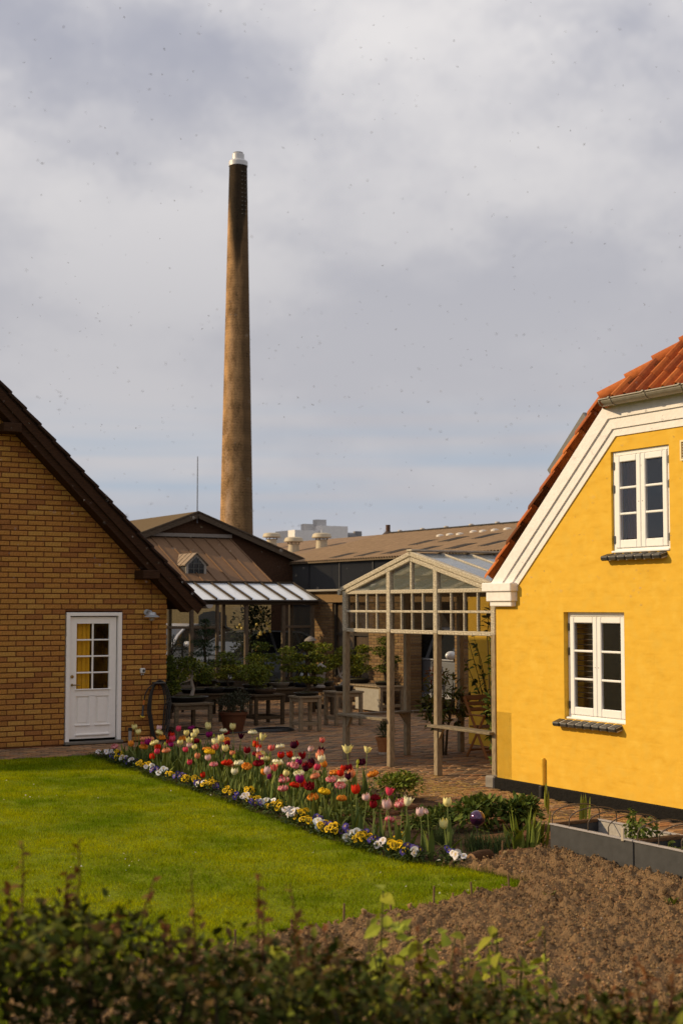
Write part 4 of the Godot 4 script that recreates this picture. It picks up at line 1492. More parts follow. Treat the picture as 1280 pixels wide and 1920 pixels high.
	part("clamp", pk, plain(Color(0.2, 0.2, 0.2), 0.5, 0.3), pole)
	# long shed
	var shed := thing("long_shed", "long low shed with sunlit fibre cement roof and black upper wall", "shed")
	var sw := MB.new()
	sw.box(Vector3(27.15, 2.0, -41.6), Vector3(0.3, 4.1, 16.8))
	sw.box(Vector3(33, 2.0, -33.3), Vector3(12, 4.1, 0.3))
	part("wall", sw, plain(Color(0.03, 0.03, 0.032), 0.7), shed)
	var cw := MB.new()
	for i in 218:
		cw.box(Vector3(26.975, 3.42, -50.0 + i * 0.0765), Vector3(0.04, 1.3, 0.04), Basis(Vector3.UP, 0.785))
	var cl := part("corrugated_cladding", cw, plain(Color(0.028, 0.028, 0.03), 0.55), shed)
	cl.set_meta("kind", "stuff")
	for z in [-48.6, -46.2, -43.8, -41.4]:
		var f := MB.new()
		f.box(Vector3(26.92, 3.42, z), Vector3(0.04, 1.3, 0.05))
		part("cover_strip", f, plain(Color(0.05, 0.05, 0.055), 0.6), shed)
	var cr := MB.new()
	var ns := 480
	for side in 2:
		for i in ns + 1:
			var z := -52.5 + i * 20.0 / ns
			var ph := TAU * z / 0.177
			var y := 0.026 * sin(ph)
			var nn := Vector3(-0.23 if side == 0 else 0.23, 1, -0.026 * cos(ph) * TAU / 0.177 * 0.6).normalized()
			if side == 0:
				cr.vert(Vector3(26.75, 4.035 + y, z), nn)
				cr.vert(Vector3(33.0, 5.45 + y, z), nn)
			else:
				cr.vert(Vector3(33.0, 5.45 + y, z), nn)
				cr.vert(Vector3(39.2, 4.035 + y, z), nn)
		for i in ns:
			var q := side * (ns + 1) * 2 + i * 2
			cr.ix.append_array(PackedInt32Array([q, q + 1, q + 2, q + 1, q + 3, q + 2]))
	part("roof", cr, mottled(Color(0.34, 0.225, 0.13), 0.9, 0.42, 2.6, 0.3), shed)
	var fa := MB.new()
	fa.box(Vector3(26.83, 4.0, -41.9), Vector3(0.06, 0.1, 17.3))
	part("fascia", fa, mottled(Color(0.2, 0.15, 0.1), 0.8), shed)
	var rc := MB.new()
	rc.box(Vector3(33.0, 5.47, -42.5), Vector3(0.3, 0.06, 20.0))
	part("ridge_capping", rc, mottled(Color(0.05, 0.045, 0.04), 0.8), shed)
	for p in [[27.55, -47.04], [27.55, -45.12], [27.78, -43.6], [27.9, -41.78], [28.0, -39.9], [28.2, -38.2], [29.5, -44.45], [29.8, -42.88], [30.0, -41.1]]:
		var k := MB.new()
		k.box(Vector3(p[0], 4.07 + (p[0] - 27) * 0.2265 + 0.035, p[1]), Vector3(0.95, 0.02, 0.72), Basis(Vector3(0, 0, 1), 0.2227))
		part("skylight", k, plain(Color(0.03, 0.026, 0.023), 0.95), shed)
	for p in [[30.89, -45.34], [30.99, -44.82], [30.92, -44.06], [31.29, -43.7], [31.2, -42.97], [31.25, -42.3], [31.3, -41.6]]:
		var k := MB.new()
		k.lathe([Vector2(0.16, 0.0), Vector2(0.15, 0.07), Vector2(0.06, 0.1), Vector2(0.0001, 0.1)], 10, Vector3(p[0], 4.07 + (p[0] - 27) * 0.2265, p[1]))
		part("vent_cap", k, plain(Color(0.6, 0.55, 0.48), 0.6), shed)
	for i in 9:
		var k := MB.new()
		k.lathe([Vector2(0.11, 0.0), Vector2(0.1, 0.05), Vector2(0.0001, 0.08)], 8, Vector3(33.0, 5.5, -51.5 + i * 1.75))
		part("ridge_vent", k, plain(Color(0.45, 0.4, 0.34), 0.6), shed)
	# mushroom ventilators
	var cream := mottled(Color(0.52, 0.44, 0.3), 0.6, 0.15)
	var words := ["cream mushroom ventilator on the shed roof, nearest the white plant box", "cream mushroom ventilator on the shed roof, in the middle of three", "cream mushroom ventilator half hidden behind the dark gable's roof", "white chimney pot shaped vent rising behind the dark gable's roof"]
	var sp := [Vector3(30.5, 4.84, -53.9), Vector3(29.71, 4.69, -55.0), Vector3(30.86, 5.1, -59.3)]
	var extra := MB.new()
	extra.quad(Vector3(27.0, 4.06, -52.5), Vector3(33, 5.43, -52.5), Vector3(33, 5.43, -70), Vector3(27.0, 4.06, -70))
	part("roof", extra, mottled(Color(0.30, 0.2, 0.125), 0.9, 0.42, 2.6, 0.3), shed)
	for i in 3:
		var v := thing("roof_ventilator", words[i], "ventilator", sp[i], 0.0, "mushroom ventilators on the shed roof")
		v.scale = Vector3.ONE * 1.05
		var k := MB.new()
		k.lathe([Vector2(0.27, -0.3), Vector2(0.22, 0.3), Vector2(0.22, 0.33)], 18)
		part("duct", k, cream, v)
		for j in 8:
			var a := TAU * j / 8
			var l := MB.new()
			l.box(Vector3(cos(a) * 0.25, 0.37, sin(a) * 0.25), Vector3(0.02, 0.13, 0.02))
			part("stay", l, plain(Color(0.08, 0.08, 0.07), 0.6), v)
		var k2 := MB.new()
		k2.lathe([Vector2(0.2, 0.38), Vector2(0.40, 0.40), Vector2(0.41, 0.43), Vector2(0.37, 0.56), Vector2(0.28, 0.6), Vector2(0.0001, 0.61)], 22)
		part("hood", k2, cream, v)
	var vp := thing("vent_pipe", words[3], "vent", Vector3(30.2, 4.6, -62.5))
	var vk := MB.new()
	vk.lathe([Vector2(0.19, 0), Vector2(0.19, 0.95), Vector2(0.0001, 0.95)], 16)
	part("pipe", vk, plain(Color(0.62, 0.6, 0.55), 0.5), vp)
	var vk2 := MB.new()
	vk2.lathe([Vector2(0.2, 0.9), Vector2(0.2, 1.0), Vector2(0.15, 1.0)], 16)
	part("collar", vk2, plain(Color(0.5, 0.48, 0.44), 0.5), vp)
	var st := thing("flue_stack", "short rusty pipe rising from the long shed's ridge", "pipe", Vector3(32.9, 5.4, -52.3))
	var sk := MB.new()
	sk.lathe([Vector2(0.1, 0), Vector2(0.1, 0.42), Vector2(0.0001, 0.42)], 10)
	part("pipe", sk, plain(Color(0.1, 0.06, 0.04), 0.7), st)
	var sk2 := MB.new()
	sk2.lathe([Vector2(0.28, -0.02), Vector2(0.11, 0.14)], 10)
	part("flashing", sk2, plain(Color(0.08, 0.06, 0.05), 0.8), st)
	# white plant box on the roof beyond
	var ax := thing("roof_plant_box", "pale grey boxy plant housing with ducts beyond the shed roof", "plant housing", Vector3(48.7, 0, -90))
	var wht := mottled(Color(0.86, 0.82, 0.78), 0.6, 0.1, 3.0, 0.0)
	for q in [[Vector3(0, 0, 0), Vector3(2.0, 7.8, 3.0)], [Vector3(2.05, 0, 0.3), Vector3(2.2, 8.15, 3.0)]]:
		var k := MB.new()
		k.box(q[0] + q[1] / 2 * Vector3(1, 1, -1), q[1])
		part("housing", k, wht, ax)
	for q in [[1.45, 7.8, 0.7], [2.5, 8.15, 0.8]]:
		var k := MB.new()
		k.box(Vector3(q[0], q[1] + 0.24, -0.8), Vector3(q[2], 0.5, 0.6))
		part("cowl", k, mottled(Color(0.5, 0.48, 0.46), 0.5, 0.15), ax)
	var tk := MB.new()
	tk.tube([Vector3(4.2, 7.35, -0.5), Vector3(5.3, 7.35, -0.5)], [0.4], 14)
	part("duct", tk, mottled(Color(0.2, 0.19, 0.19), 0.5, 0.2), ax)
	var tk2 := MB.new()
	tk2.lathe([Vector2(0.32, 5.0), Vector2(0.32, 7.85), Vector2(0.0001, 7.85)], 14, Vector3(5.5, 0, -0.4))
	part("duct", tk2, mottled(Color(0.25, 0.24, 0.24), 0.5, 0.2), ax)
	var seam := MB.new()
	seam.box(Vector3(2.04, 3.9, 0.32), Vector3(0.06, 7.9, 0.06))
	part("corner_strip", seam, plain(Color(0.75, 0.73, 0.7), 0.5), ax)

# ---------------------------------------------------------------- lean-to glasshouse at the back of the yard
func build_glasshouse() -> void:
	var gh := thing("glasshouse", "timber glasshouse with whitewashed glass roof behind the bonsai tables", "greenhouse")
	var z0 := -30.0
	var tim := wood(Color(0.16, 0.125, 0.09), 0.85, 0.5, 1, 0.5)
	var dark := wood(Color(0.07, 0.055, 0.04), 0.85, 0.5, 0, 0.5)
	var pl := glass(0.07, Color(0.5, 0.5, 0.45))
	var xs := [9.9, 11.0, 12.2, 13.55, 14.2, 14.95, 15.93, 16.72]
	for i in xs.size():
		var p := MB.new()
		var w := 0.085 if i != 4 else 0.06
		p.box(Vector3(xs[i], 1.17, z0), Vector3(w, 2.3, 0.09), Basis(), 0.008)
		part("post", p, tim, gh)
	for i in xs.size() - 1:
		var a: float = xs[i] + 0.04
		var b: float = xs[i + 1] - 0.04
		if i != 5 and i != 4:
			var r := MB.new()
			r.box(Vector3((a + b) / 2, 1.79, z0), Vector3(b - a, 0.06, 0.06), Basis(), 0.006)
			part("transom", r, tim, gh)
		if i != 5:
			for q in [[0.62, 1.76], [1.82, 2.26]]:
				var g := MB.new()
				g.box(Vector3((a + b) / 2, (q[0] + q[1]) / 2, z0 - 0.005), Vector3(b - a, q[1] - q[0], 0.004))
				part("pane", g, pl, gh)
		var d := MB.new()
		if i != 5:
			d.box(Vector3((a + b) / 2, 0.3, z0), Vector3(b - a, 0.6, 0.05))
			part("plinth_board", d, dark, gh)
	var hd := MB.new()
	hd.box(Vector3(13.35, 2.36, z0 + 0.03), Vector3(7.0, 0.1, 0.1), Basis(), 0.008)
	part("eaves_beam", hd, dark, gh)
	var gt := MB.new()
	gt.box(Vector3(13.4, 2.41, z0 + 0.12), Vector3(7.0, 0.04, 0.08), Basis(), 0.01)
	part("gutter", gt, plain(Color(0.05, 0.045, 0.04), 0.6), gh)
	# roof of whitewashed panes between bars
	var up := Vector3(0, 0.42, -1.34)
	var ww := mottled(Color(0.70, 0.73, 0.76), 0.16, 0.14, 0.7, 0.0)
	var x := 16.84
	while x > 9.9:
		var r := MB.new()
		r.bar(Vector3(x, 2.43, z0 + 0.1), Vector3(x, 2.43, z0 + 0.1) + up, 0.035, 0.07, Vector3.UP, 0.006)
		part("roof_bar", r, dark, gh)
		var g := MB.new()
		var m := Vector3(x - 0.225, 2.415, z0 + 0.1)
		g.bar(m, m + up, 0.41, 0.008)
		part("roof_pane", g, ww, gh)
		x -= 0.45
	var rp := MB.new()
	rp.bar(Vector3(9.8, 2.86, z0 - 1.26), Vector3(16.9, 2.86, z0 - 1.26), 0.12, 0.05)
	part("ridge_flashing", rp, dark, gh)
	var bl := MB.new()
	for xx in [11.0, 12.2, 13.55, 14.95, 16.8]:
		bl.box(Vector3(xx, 1.38, z0 - 1.25), Vector3(0.08, 2.76, 0.08))
	part("back_posts", bl, dark, gh)
	# lemon tree inside
	var lt := thing("lemon_tree", "dark leafy lemon tree with pale yellow fruit inside the glasshouse", "tree", Vector3(15.45, 0, z0 - 0.75))
	var tr := MB.new()
	tr.tube([Vector3(0, 0, 0), Vector3(0.04, 0.6, 0), Vector3(-0.03, 1.3, 0), Vector3(0.05, 2.1, 0)], [0.05, 0.045, 0.035, 0.015], 7)
	part("trunk", tr, plain(Color(0.06, 0.045, 0.03), 0.9), lt)
	crown("crown", lt, [[Vector3(0, 1.7, 0), Vector3(0.5, 0.62, 0.42)], [Vector3(-0.1, 1.1, 0.05), Vector3(0.42, 0.5, 0.4)], [Vector3(0.15, 2.05, 0), Vector3(0.36, 0.3, 0.3)]], 420, leaf_mesh(0.09, 0.045), leafy(0.2), [Color(0.018, 0.028, 0.01), Color(0.025, 0.034, 0.012), Color(0.012, 0.02, 0.008)])
	for i in 17:
		var f := MB.new()
		var d := rand_dir()
		f.blob(Vector3(d.x * 0.42, 1.75 + d.y * 0.55 * rng.randf(), 0.42 * absf(d.z) + 0.12), Vector3(0.034, 0.038, 0.034), 10, 7)
		part("lemon", f, plain(Color(0.55, 0.42, 0.09), 0.5), lt)

# ---------------------------------------------------------------- low brick range with carport on the right of the yard
func brick_pier(parent: Node3D, at: Vector3, sx: float, h: float, sz: float, mats: Array, called := "pier") -> void:   # brick by brick, two bricks per course and face
	var o := Node3D.new()
	o.name = numbered(called, parent)
	parent.add_child(o, true)
	o.position = at
	var core := MB.new()
	core.box(Vector3(0, h / 2, 0), Vector3(sx - 0.02, h, sz - 0.02))
	part("mortar", core, plain(Color(0.14, 0.105, 0.07), 0.95), o)
	var n := int(h / 0.0667)
	var k := maxi(1, int(round(sz / 0.24)))
	var by := {}
	for m in mats: by[m] = MB.new()
	for r in n:
		var off := 0.5 if r % 2 else 0.0
		for i in k + 1:
			var a := clampf((i - off) / k, 0, 1) * sz
			var b := clampf((i + 1 - off) / k, 0, 1) * sz
			if b - a < 0.03: continue
			var mb: MB = by[mats[rng.randi() % mats.size()]]
			mb.box(Vector3(rng.randf_range(-0.002, 0.002), r * 0.0667 + 0.033, -sz / 2 + (a + b) / 2), Vector3(sx, 0.055, b - a - 0.011), Basis(), 0.004)
	for m in mats:
		var w := part("brickwork", by[m], m, o)
		w.set_meta("kind", "stuff")

func build_court_wall() -> void:
	var X := 17.0
	var cw := thing("carport_range", "low brown brick range with piers, dim windows and open carport", "outbuilding")
	var mats := [mottled(Color(0.235, 0.145, 0.062), 0.9, 0.4, 0.3, 0.4), mottled(Color(0.19, 0.11, 0.052), 0.9, 0.4, 0.3, 0.4), mottled(Color(0.27, 0.17, 0.08), 0.9, 0.4, 0.3, 0.4)]
	var piers := [[-30.0, 0.95], [-27.0, 1.75], [-24.28, 0.34], [-22.0, 0.4], [-19.6, 0.4]]
	for p in piers:
		brick_pier(cw, Vector3(X + 0.15, 0, p[0]), 0.3, 2.36, p[1], mats)
	for p in [[-27.0, 0.56], [-25.8, 0.5]]:
		pass
	var lin_ := MB.new()
	lin_.box(Vector3(X + 0.15, 2.5, -25.2), Vector3(0.34, 0.26, 12.4))
	part("lintel", lin_, mats[2], cw)
	var cp := MB.new()
	cp.box(Vector3(X + 0.1, 2.655, -25.2), Vector3(0.5, 0.05, 12.5), Basis(), 0.01)
	part("coping", cp, mottled(Color(0.35, 0.31, 0.25), 0.8, 0.25), cw)
	var rf := MB.new()
	rf.box(Vector3(22.0, 2.6, -33.6), Vector3(9.6, 0.06, 13.0))
	part("flat_roof", rf, plain(Color(0.05, 0.05, 0.05), 0.9), cw)
	var bk := MB.new()
	bk.box(Vector3(21.5, 1.28, -24), Vector3(0.2, 2.56, 10))
	part("back_wall", bk, plain(Color(0.16, 0.11, 0.06), 0.9), cw)
	# window bay between the first piers: posts, rail and dull panes
	var fr := wood(Color(0.055, 0.045, 0.036), 0.8, 0.4, 1, 0.5)
	for z in [-29.48, -29.1, -28.62, -27.95]:
		var p := MB.new()
		p.box(Vector3(X + 0.08, 1.2, z), Vector3(0.07, 2.36, 0.07), Basis(), 0.006)
		part("window_post", p, fr, cw)
	for y in [0.6, 1.62]:
		var r := MB.new()
		r.box(Vector3(X + 0.08, y, -28.7), Vector3(0.055, 0.06, 1.55))
		part("window_rail", r, fr, cw)
	for q in [[-29.29, 0.3], [-28.86, 0.4], [-28.28, 0.58]]:
		for y in [[0.63, 1.59], [1.65, 2.36]]:
			var g := MB.new()
			g.box(Vector3(X + 0.1, (y[0] + y[1]) / 2, q[0]), Vector3(0.006, y[1] - y[0], q[1]))
			part("pane", g, mottled(Color(0.10, 0.066, 0.036), 0.25, 0.5, 0.6, 0.0), cw)
	var ap := MB.new()
	ap.box(Vector3(X + 0.12, 0.3, -28.7), Vector3(0.2, 0.6, 1.6))
	part("apron_wall", ap, mats[1], cw)
	var sh := thing("outdoor_spotlight", "small white floodlight fixed at the corner of the low brick range", "floodlight", Vector3(X - 0.1, 2.72, -27.45))
	var k := MB.new()
	k.box(Vector3(0, 0, 0), Vector3(0.1, 0.12, 0.2), Basis(Vector3(0, 0, 1), 0.3), 0.02)
	part("housing", k, plain(Color(0.6, 0.6, 0.58), 0.5), sh)
	var k2 := MB.new()
	k2.bar(Vector3(0.02, -0.05, 0), Vector3(0.1, -0.1, 0), 0.03, 0.03)
	part("bracket", k2, plain(Color(0.3, 0.3, 0.3), 0.5), sh)

# ---------------------------------------------------------------- open pergola of old greenhouse frames
func build_pergola() -> void:
	var pg := thing("pergola", "weathered timber pergola of old greenhouse sashes against the yellow house", "pergola")
	var X := 10.87
	var post := wood(Color(0.38, 0.31, 0.215), 0.85, 0.45, 1, 0.5)
	var postx := wood(Color(0.38, 0.31, 0.215), 0.85, 0.45, 0, 0.5)
	var cream := mottled(Color(0.70, 0.645, 0.545), 0.85, 0.72, 0.2, 0.4, 0.2, "soft", Color(1, 0.93, 0.8))
	var pane := glass(0.38, Color(0.09, 0.08, 0.065), 0.05)
	var zs := [-18.46, -17.22, -16.03, -14.72]
	var tops := [2.5, 2.84, 2.82, 2.5]
	for i in 4:
		var p := MB.new()
		p.box(Vector3(X, 0.95, zs[i]), Vector3(0.085, 1.9, 0.085), Basis(Vector3.UP, rng.randf_range(-0.03, 0.03)), 0.006)
		part("post", p, post, pg)
		var q := MB.new()
		q.box(Vector3(X, 1.9 + (tops[i] - 1.9) / 2, zs[i]), Vector3(0.088, tops[i] - 1.9, 0.095), Basis(), 0.008)
		part("painted_post", q, cream, pg)
	for x in [11.95, 12.95, 13.72]:
		var p := MB.new()
		p.box(Vector3(x, 1.24, -18.46), Vector3(0.085, 2.48, 0.085), Basis(), 0.006)
		part("post", p, post, pg)
	# glazed band along the front
	for bay in 3:
		var a: float = zs[bay] + 0.05
		var b: float = zs[bay + 1] - 0.05
		for y in [1.915, 2.195, 2.475]:
			var r := MB.new()
			r.box(Vector3(X - 0.005, y, (a + b) / 2), Vector3(0.06, 0.055 if y != 2.195 else 0.035, b - a), Basis(), 0.008)
			part("rail", r, cream, pg)
		for i in 4:
			var za := lerpf(a, b, i / 4.0)
			var zb := lerpf(a, b, (i + 1) / 4.0)
			for y in [[1.94, 2.18], [2.21, 2.45]]:
				if i > 0:
					var m := MB.new()
					m.box(Vector3(X - 0.008, (y[0] + y[1]) / 2, za), Vector3(0.045, y[1] - y[0], 0.028), Basis(), 0.006)
					part("glazing_bar", m, cream, pg)
				var g := MB.new()
				g.box(Vector3(X, (y[0] + y[1]) / 2, (za + zb) / 2), Vector3(0.004, y[1] - y[0], zb - za - 0.02))
				part("pane", g, pane, pg)
	# front gable: rafters, king post, panes
	var A := Vector3(X, 3.0, -16.64)
	var L := Vector3(X, 2.52, -18.55)
	var R := Vector3(X, 2.52, -14.66)
	for e in [L, R]:
		var r := MB.new()
		r.bar(A + Vector3(-0.01, 0, 0), e + Vector3(-0.01, 0, 0), 0.09, 0.07, Vector3.UP, 0.01)
		part("rafter", r, cream, pg)
		var r2 := MB.new()
		r2.bar(A + Vector3(-0.03, -0.075, 0), e.lerp(A, 0.08) + Vector3(-0.03, -0.07, 0), 0.04, 0.06, Vector3.UP, 0.01)
		part("rafter_fillet", r2, cream, pg)
	var kp := MB.new()
	kp.box(Vector3(X - 0.004, 2.72, -16.64), Vector3(0.06, 0.46, 0.05), Basis(), 0.008)
	part("king_post", kp, cream, pg)
	var rise := func(z: float) -> float:
		return 2.90 - absf(z + 16.64) * 0.25
	var segs := [-18.4, -17.27, -16.67, -16.61, -16.07, -14.8]
	for i in [0, 1, 3, 4]:
		var z0: float = segs[i] if i != 1 else -17.17
		var z1: float = segs[i + 1]
		if i == 4: z0 = -15.98
		var g := MB.new()
		var h0: float = rise.call(z0)
		var h1: float = rise.call(z1)
		g.extrude(PackedVector2Array([Vector2(z0, 2.5), Vector2(z1, 2.5), Vector2(z1, maxf(h1, 2.51)), Vector2(z0, maxf(h0, 2.51))]), Vector3(X + 0.002, 0, 0), Vector3(0, 0, 1), Vector3.UP, Vector3(0.004, 0, 0))
		part("gable_pane", g, glass(0.2, Color(0.5, 0.53, 0.5), 0.05), pg)
	# roof: bars every half metre with panes between, ridge and eaves
	var roofg := glass(0.45, Color(0.55, 0.6, 0.64), 0.08)
	for side in 2:
		var e: Vector3 = L if side == 0 else R
		var dir := (e - A).normalized()
		for i in 7:
			var x := X + i * 0.475
			if i > 0:
				var r := MB.new()
				r.bar(Vector3(x, A.y, A.z), Vector3(x, e.y, e.z), 0.045, 0.06, Vector3.UP, 0.008)
				part("roof_bar", r, cream, pg)
			if i < 6:
				var g := MB.new()
				var xm := x + 0.2375
				g.bar(Vector3(xm, A.y + 0.012, A.z), Vector3(xm, e.y + 0.012, e.z), 0.425, 0.005)
				part("roof_pane", g, roofg, pg)
		var pb := MB.new()
		var md := A.lerp(e, 0.5)
		pb.box(Vector3(12.3, md.y - 0.06, md.z), Vector3(2.85, 0.05, 0.05))
		part("purlin", pb, postx, pg)
		var eb := MB.new()
		eb.box(Vector3(12.3, 2.46, e.z - (0.0 if side else -0.09)), Vector3(2.85, 0.08, 0.07), Basis(), 0.008)
		part("wall_plate", eb, postx, pg)
		var gt := MB.new()
		gt.tube([Vector3(X - 0.05, 2.48, e.z + (0.07 if side else -0.05)), Vector3(13.75, 2.48, e.z + (0.07 if side else -0.05))], [0.045], 10)
		part("gutter", gt, cream, pg)
	var rg := MB.new()
	rg.box(Vector3(12.28, 3.045, A.z), Vector3(2.95, 0.03, 0.14), Basis(), 0.01)
	part("ridge_board", rg, cream, pg)
	# shelves and their brackets
	var sm := wood(Color(0.27, 0.225, 0.16), 0.85, 0.45, 2, 0.5)
	var sx := wood(Color(0.25, 0.2, 0.14), 0.85, 0.45, 0, 0.5)
	for q in [[-18.53, -17.26], [-16.12, -14.7]]:
		var s := MB.new()
		s.box(Vector3(X - 0.02, 0.66, (q[0] + q[1]) / 2), Vector3(0.2, 0.035, q[1] - q[0]), Basis(), 0.005)
		part("shelf", s, sm, pg)
		var bk := MB.new()
		bk.extrude(PackedVector2Array([Vector2(0, 0), Vector2(0.13, 0), Vector2(0.02, -0.16), Vector2(0, -0.16)]), Vector3(X - 0.02, 0.642, q[0] + 0.11), Vector3(0, 0, 1), Vector3.UP, Vector3(0.04, 0, 0))
		part("bracket", bk, post, pg)
	for q in [[10.92, 11.93], [11.97, 12.93], [12.97, 13.75]]:
		var s := MB.new()
		s.box(Vector3((q[0] + q[1]) / 2, 0.66, -18.4), Vector3(q[1] - q[0] - 0.01, 0.035, 0.17), Basis(), 0.005)
		part("shelf", s, sx, pg)
		var bk := MB.new()
		bk.extrude(PackedVector2Array([Vector2(0, 0), Vector2(-0.12, 0), Vector2(0, -0.16)]), Vector3(q[1] - 0.03, 0.642, -18.4), Vector3.RIGHT, Vector3.UP, Vector3(0, 0, -0.04))
		part("bracket", bk, post, pg)

# ---------------------------------------------------------------- cars
func make_car(called: String, label: String, at: Vector3, turn: float, paint: Color, lower: Color, group := "") -> Node3D:
	# x along the car (front +x), y up, z across; the near flank faces -z
	var car := thing(called, label, "car", at, turn, group)
	var pm := plain(paint, 0.28, 0.35)
	pm.clearcoat_enabled = true
	pm.clearcoat = 0.6
	var st := [[-2.15, 0.42, 0.82, 0.70], [-2.05, 0.30, 0.98, 0.80], [-1.4, 0.24, 1.04, 0.87], [-0.3, 0.22, 1.02, 0.89], [0.7, 0.22, 0.98, 0.89], [1.3, 0.24, 0.93, 0.87], [1.9, 0.28, 0.82, 0.80], [2.12, 0.38, 0.62, 0.66]]
	var b := MB.new()
	var rows := []
	for s in st:
		var r := []
		var yb: float = s[1]
		var yt: float = s[2]
		var w: float = s[3]
		for q in [[0.0, yb], [w * 0.9, yb], [w * 0.985, yb + 0.1], [w, yb + (yt - yb) * 0.35], [w * 1.0, yb + (yt - yb) * 0.62], [w * 0.975, yt - 0.05], [w * 0.93, yt], [0.0, yt + 0.02]]:
			r.append(Vector3(s[0], q[1], q[0]))
		rows.append(r)
	for i in rows.size() - 1:
		for k in 7:
			for sg in [1.0, -1.0]:
				var f := Vector3(1, 1, sg)
				var p0: Vector3 = rows[i][k] * f
				var p1: Vector3 = rows[i + 1][k] * f
				var p2: Vector3 = rows[i + 1][k + 1] * f
				var p3: Vector3 = rows[i][k + 1] * f
				if sg > 0: b.quad(p0, p1, p2, p3)
				else: b.quad(p3, p2, p1, p0)
	for e in [0, rows.size() - 1]:
		for k in range(1, 6):
			var p: Array = [rows[e][0], rows[e][k], rows[e][k + 1]]
			for sg in [1.0, -1.0]:
				var f := Vector3(1, 1, sg)
				if (sg > 0) == (e == 0): b.tri(p[0] * f, p[1] * f, p[2] * f)
				else: b.tri(p[2] * f, p[1] * f, p[0] * f)
	part("body", b, pm, car)
	# cabin: glass band with painted roof and pillars
	var gp := PackedVector2Array([Vector2(-1.98, 1.0), Vector2(-1.72, 1.42), Vector2(-1.35, 1.56), Vector2(-0.3, 1.6), Vector2(0.3, 1.54), Vector2(0.75, 1.32), Vector2(1.22, 0.98)])
	var cab := MB.new()
	var roof := MB.new()
	for sg in [1.0, -1.0]:
		for i in gp.size() - 1:
			var w0 := lerpf(0.83, 0.62, clampf((gp[i].y - 1.0) / 0.56, 0, 1))
			var w1 := lerpf(0.83, 0.62, clampf((gp[i + 1].y - 1.0) / 0.56, 0, 1))
			var a := Vector3(gp[i].x, 0.97, 0.84 * sg)
			var c := Vector3(gp[i + 1].x, 0.97, 0.84 * sg)
			var d := Vector3(gp[i + 1].x, gp[i + 1].y, w1 * sg)
			var e := Vector3(gp[i].x, gp[i].y, w0 * sg)
			if sg > 0: cab.quad(a, c, d, e)
			else: cab.quad(e, d, c, a)
			roof.bar(e + Vector3(0, 0.0, 0.0), d, 0.075, 0.05, Vector3.UP, 0.015)
			if sg > 0:
				var f := Vector3(1, 1, -1)
				if i in [0, 1, 4, 5]: cab.quad(e, d, d * f, e * f)
				else: roof.quad(e + Vector3(0, 0.02, 0), d + Vector3(0, 0.02, 0), d * f + Vector3(0, 0.02, 0), e * f + Vector3(0, 0.02, 0))
		for px in [-1.25, -0.35]:
			roof.bar(Vector3(px, 0.98, 0.845 * sg), Vector3(px + 0.08, 1.56, 0.64 * sg), 0.07, 0.03, Vector3.FORWARD)
	var gm := plain(Color(0.012, 0.014, 0.016), 0.06)
	part("windows", cab, gm, car)
	part("roof", roof, pm, car)
	var ss := MB.new()
	for sg in [1.0, -1.0]:
		ss.box(Vector3(-0.3, 1.0, 0.865 * sg), Vector3(2.9, 0.03, 0.03), Basis(), 0.01)
		ss.box(Vector3(-0.1, 0.30, 0.87 * sg), Vector3(2.5, 0.09, 0.06), Basis(), 0.02)
	part("trim_strip", ss, plain(lower, 0.4, 0.3), car)
	for sg in [1.0, -1.0]:
		for px in [-0.95, 0.06]:
			var dh := MB.new()
			dh.box(Vector3(px, 0.86, 0.885 * sg), Vector3(0.2, 0.035, 0.03), Basis(), 0.01)
			part("door_handle", dh, pm, car)
		var mi := MB.new()
		mi.blob(Vector3(0.72, 1.1, 0.99 * sg), Vector3(0.075, 0.085, 0.13), 12, 8)
		part("wing_mirror", mi, plain(Color(0.62, 0.61, 0.6), 0.3, 0.2), car)
		var mf := MB.new()
		mf.bar(Vector3(0.74, 1.0, 0.86 * sg), Vector3(0.74, 1.06, 0.93 * sg), 0.07, 0.09)
		part("mirror_foot", mf, plain(Color(0.02, 0.02, 0.02), 0.5), car)
		for px in [-1.3, 1.35]:
			var t := MB.new()
			t.lathe([Vector2(0.2, -0.1), Vector2(0.31, -0.1), Vector2(0.33, -0.06), Vector2(0.33, 0.06), Vector2(0.31, 0.1), Vector2(0.2, 0.1)], 24)
			var w := place("wheel", t.mesh(), plain(Color(0.02, 0.02, 0.02), 0.85), car, Vector3(px, 0.33, 0.8 * sg), Basis(Vector3.RIGHT, PI / 2))
			var rm := MB.new()
			rm.lathe([Vector2(0.2, 0.07 * sg), Vector2(0.05, 0.085 * sg), Vector2(0.0001, 0.085 * sg)], 20)
			part("rim", rm, plain(Color(0.45, 0.45, 0.45), 0.35, 0.8), w)
		var hl := MB.new()
		hl.blob(Vector3(1.98, 0.68, 0.6 * sg), Vector3(0.1, 0.07, 0.15), 10, 6)
		part("headlight", hl, plain(Color(0.6, 0.6, 0.6), 0.1, 0.2), car)
		var tl := MB.new()
		tl.blob(Vector3(-2.06, 0.85, 0.64 * sg), Vector3(0.06, 0.1, 0.1), 10, 6)
		part("tail_light", tl, plain(Color(0.3, 0.01, 0.01), 0.2), car)
	return car

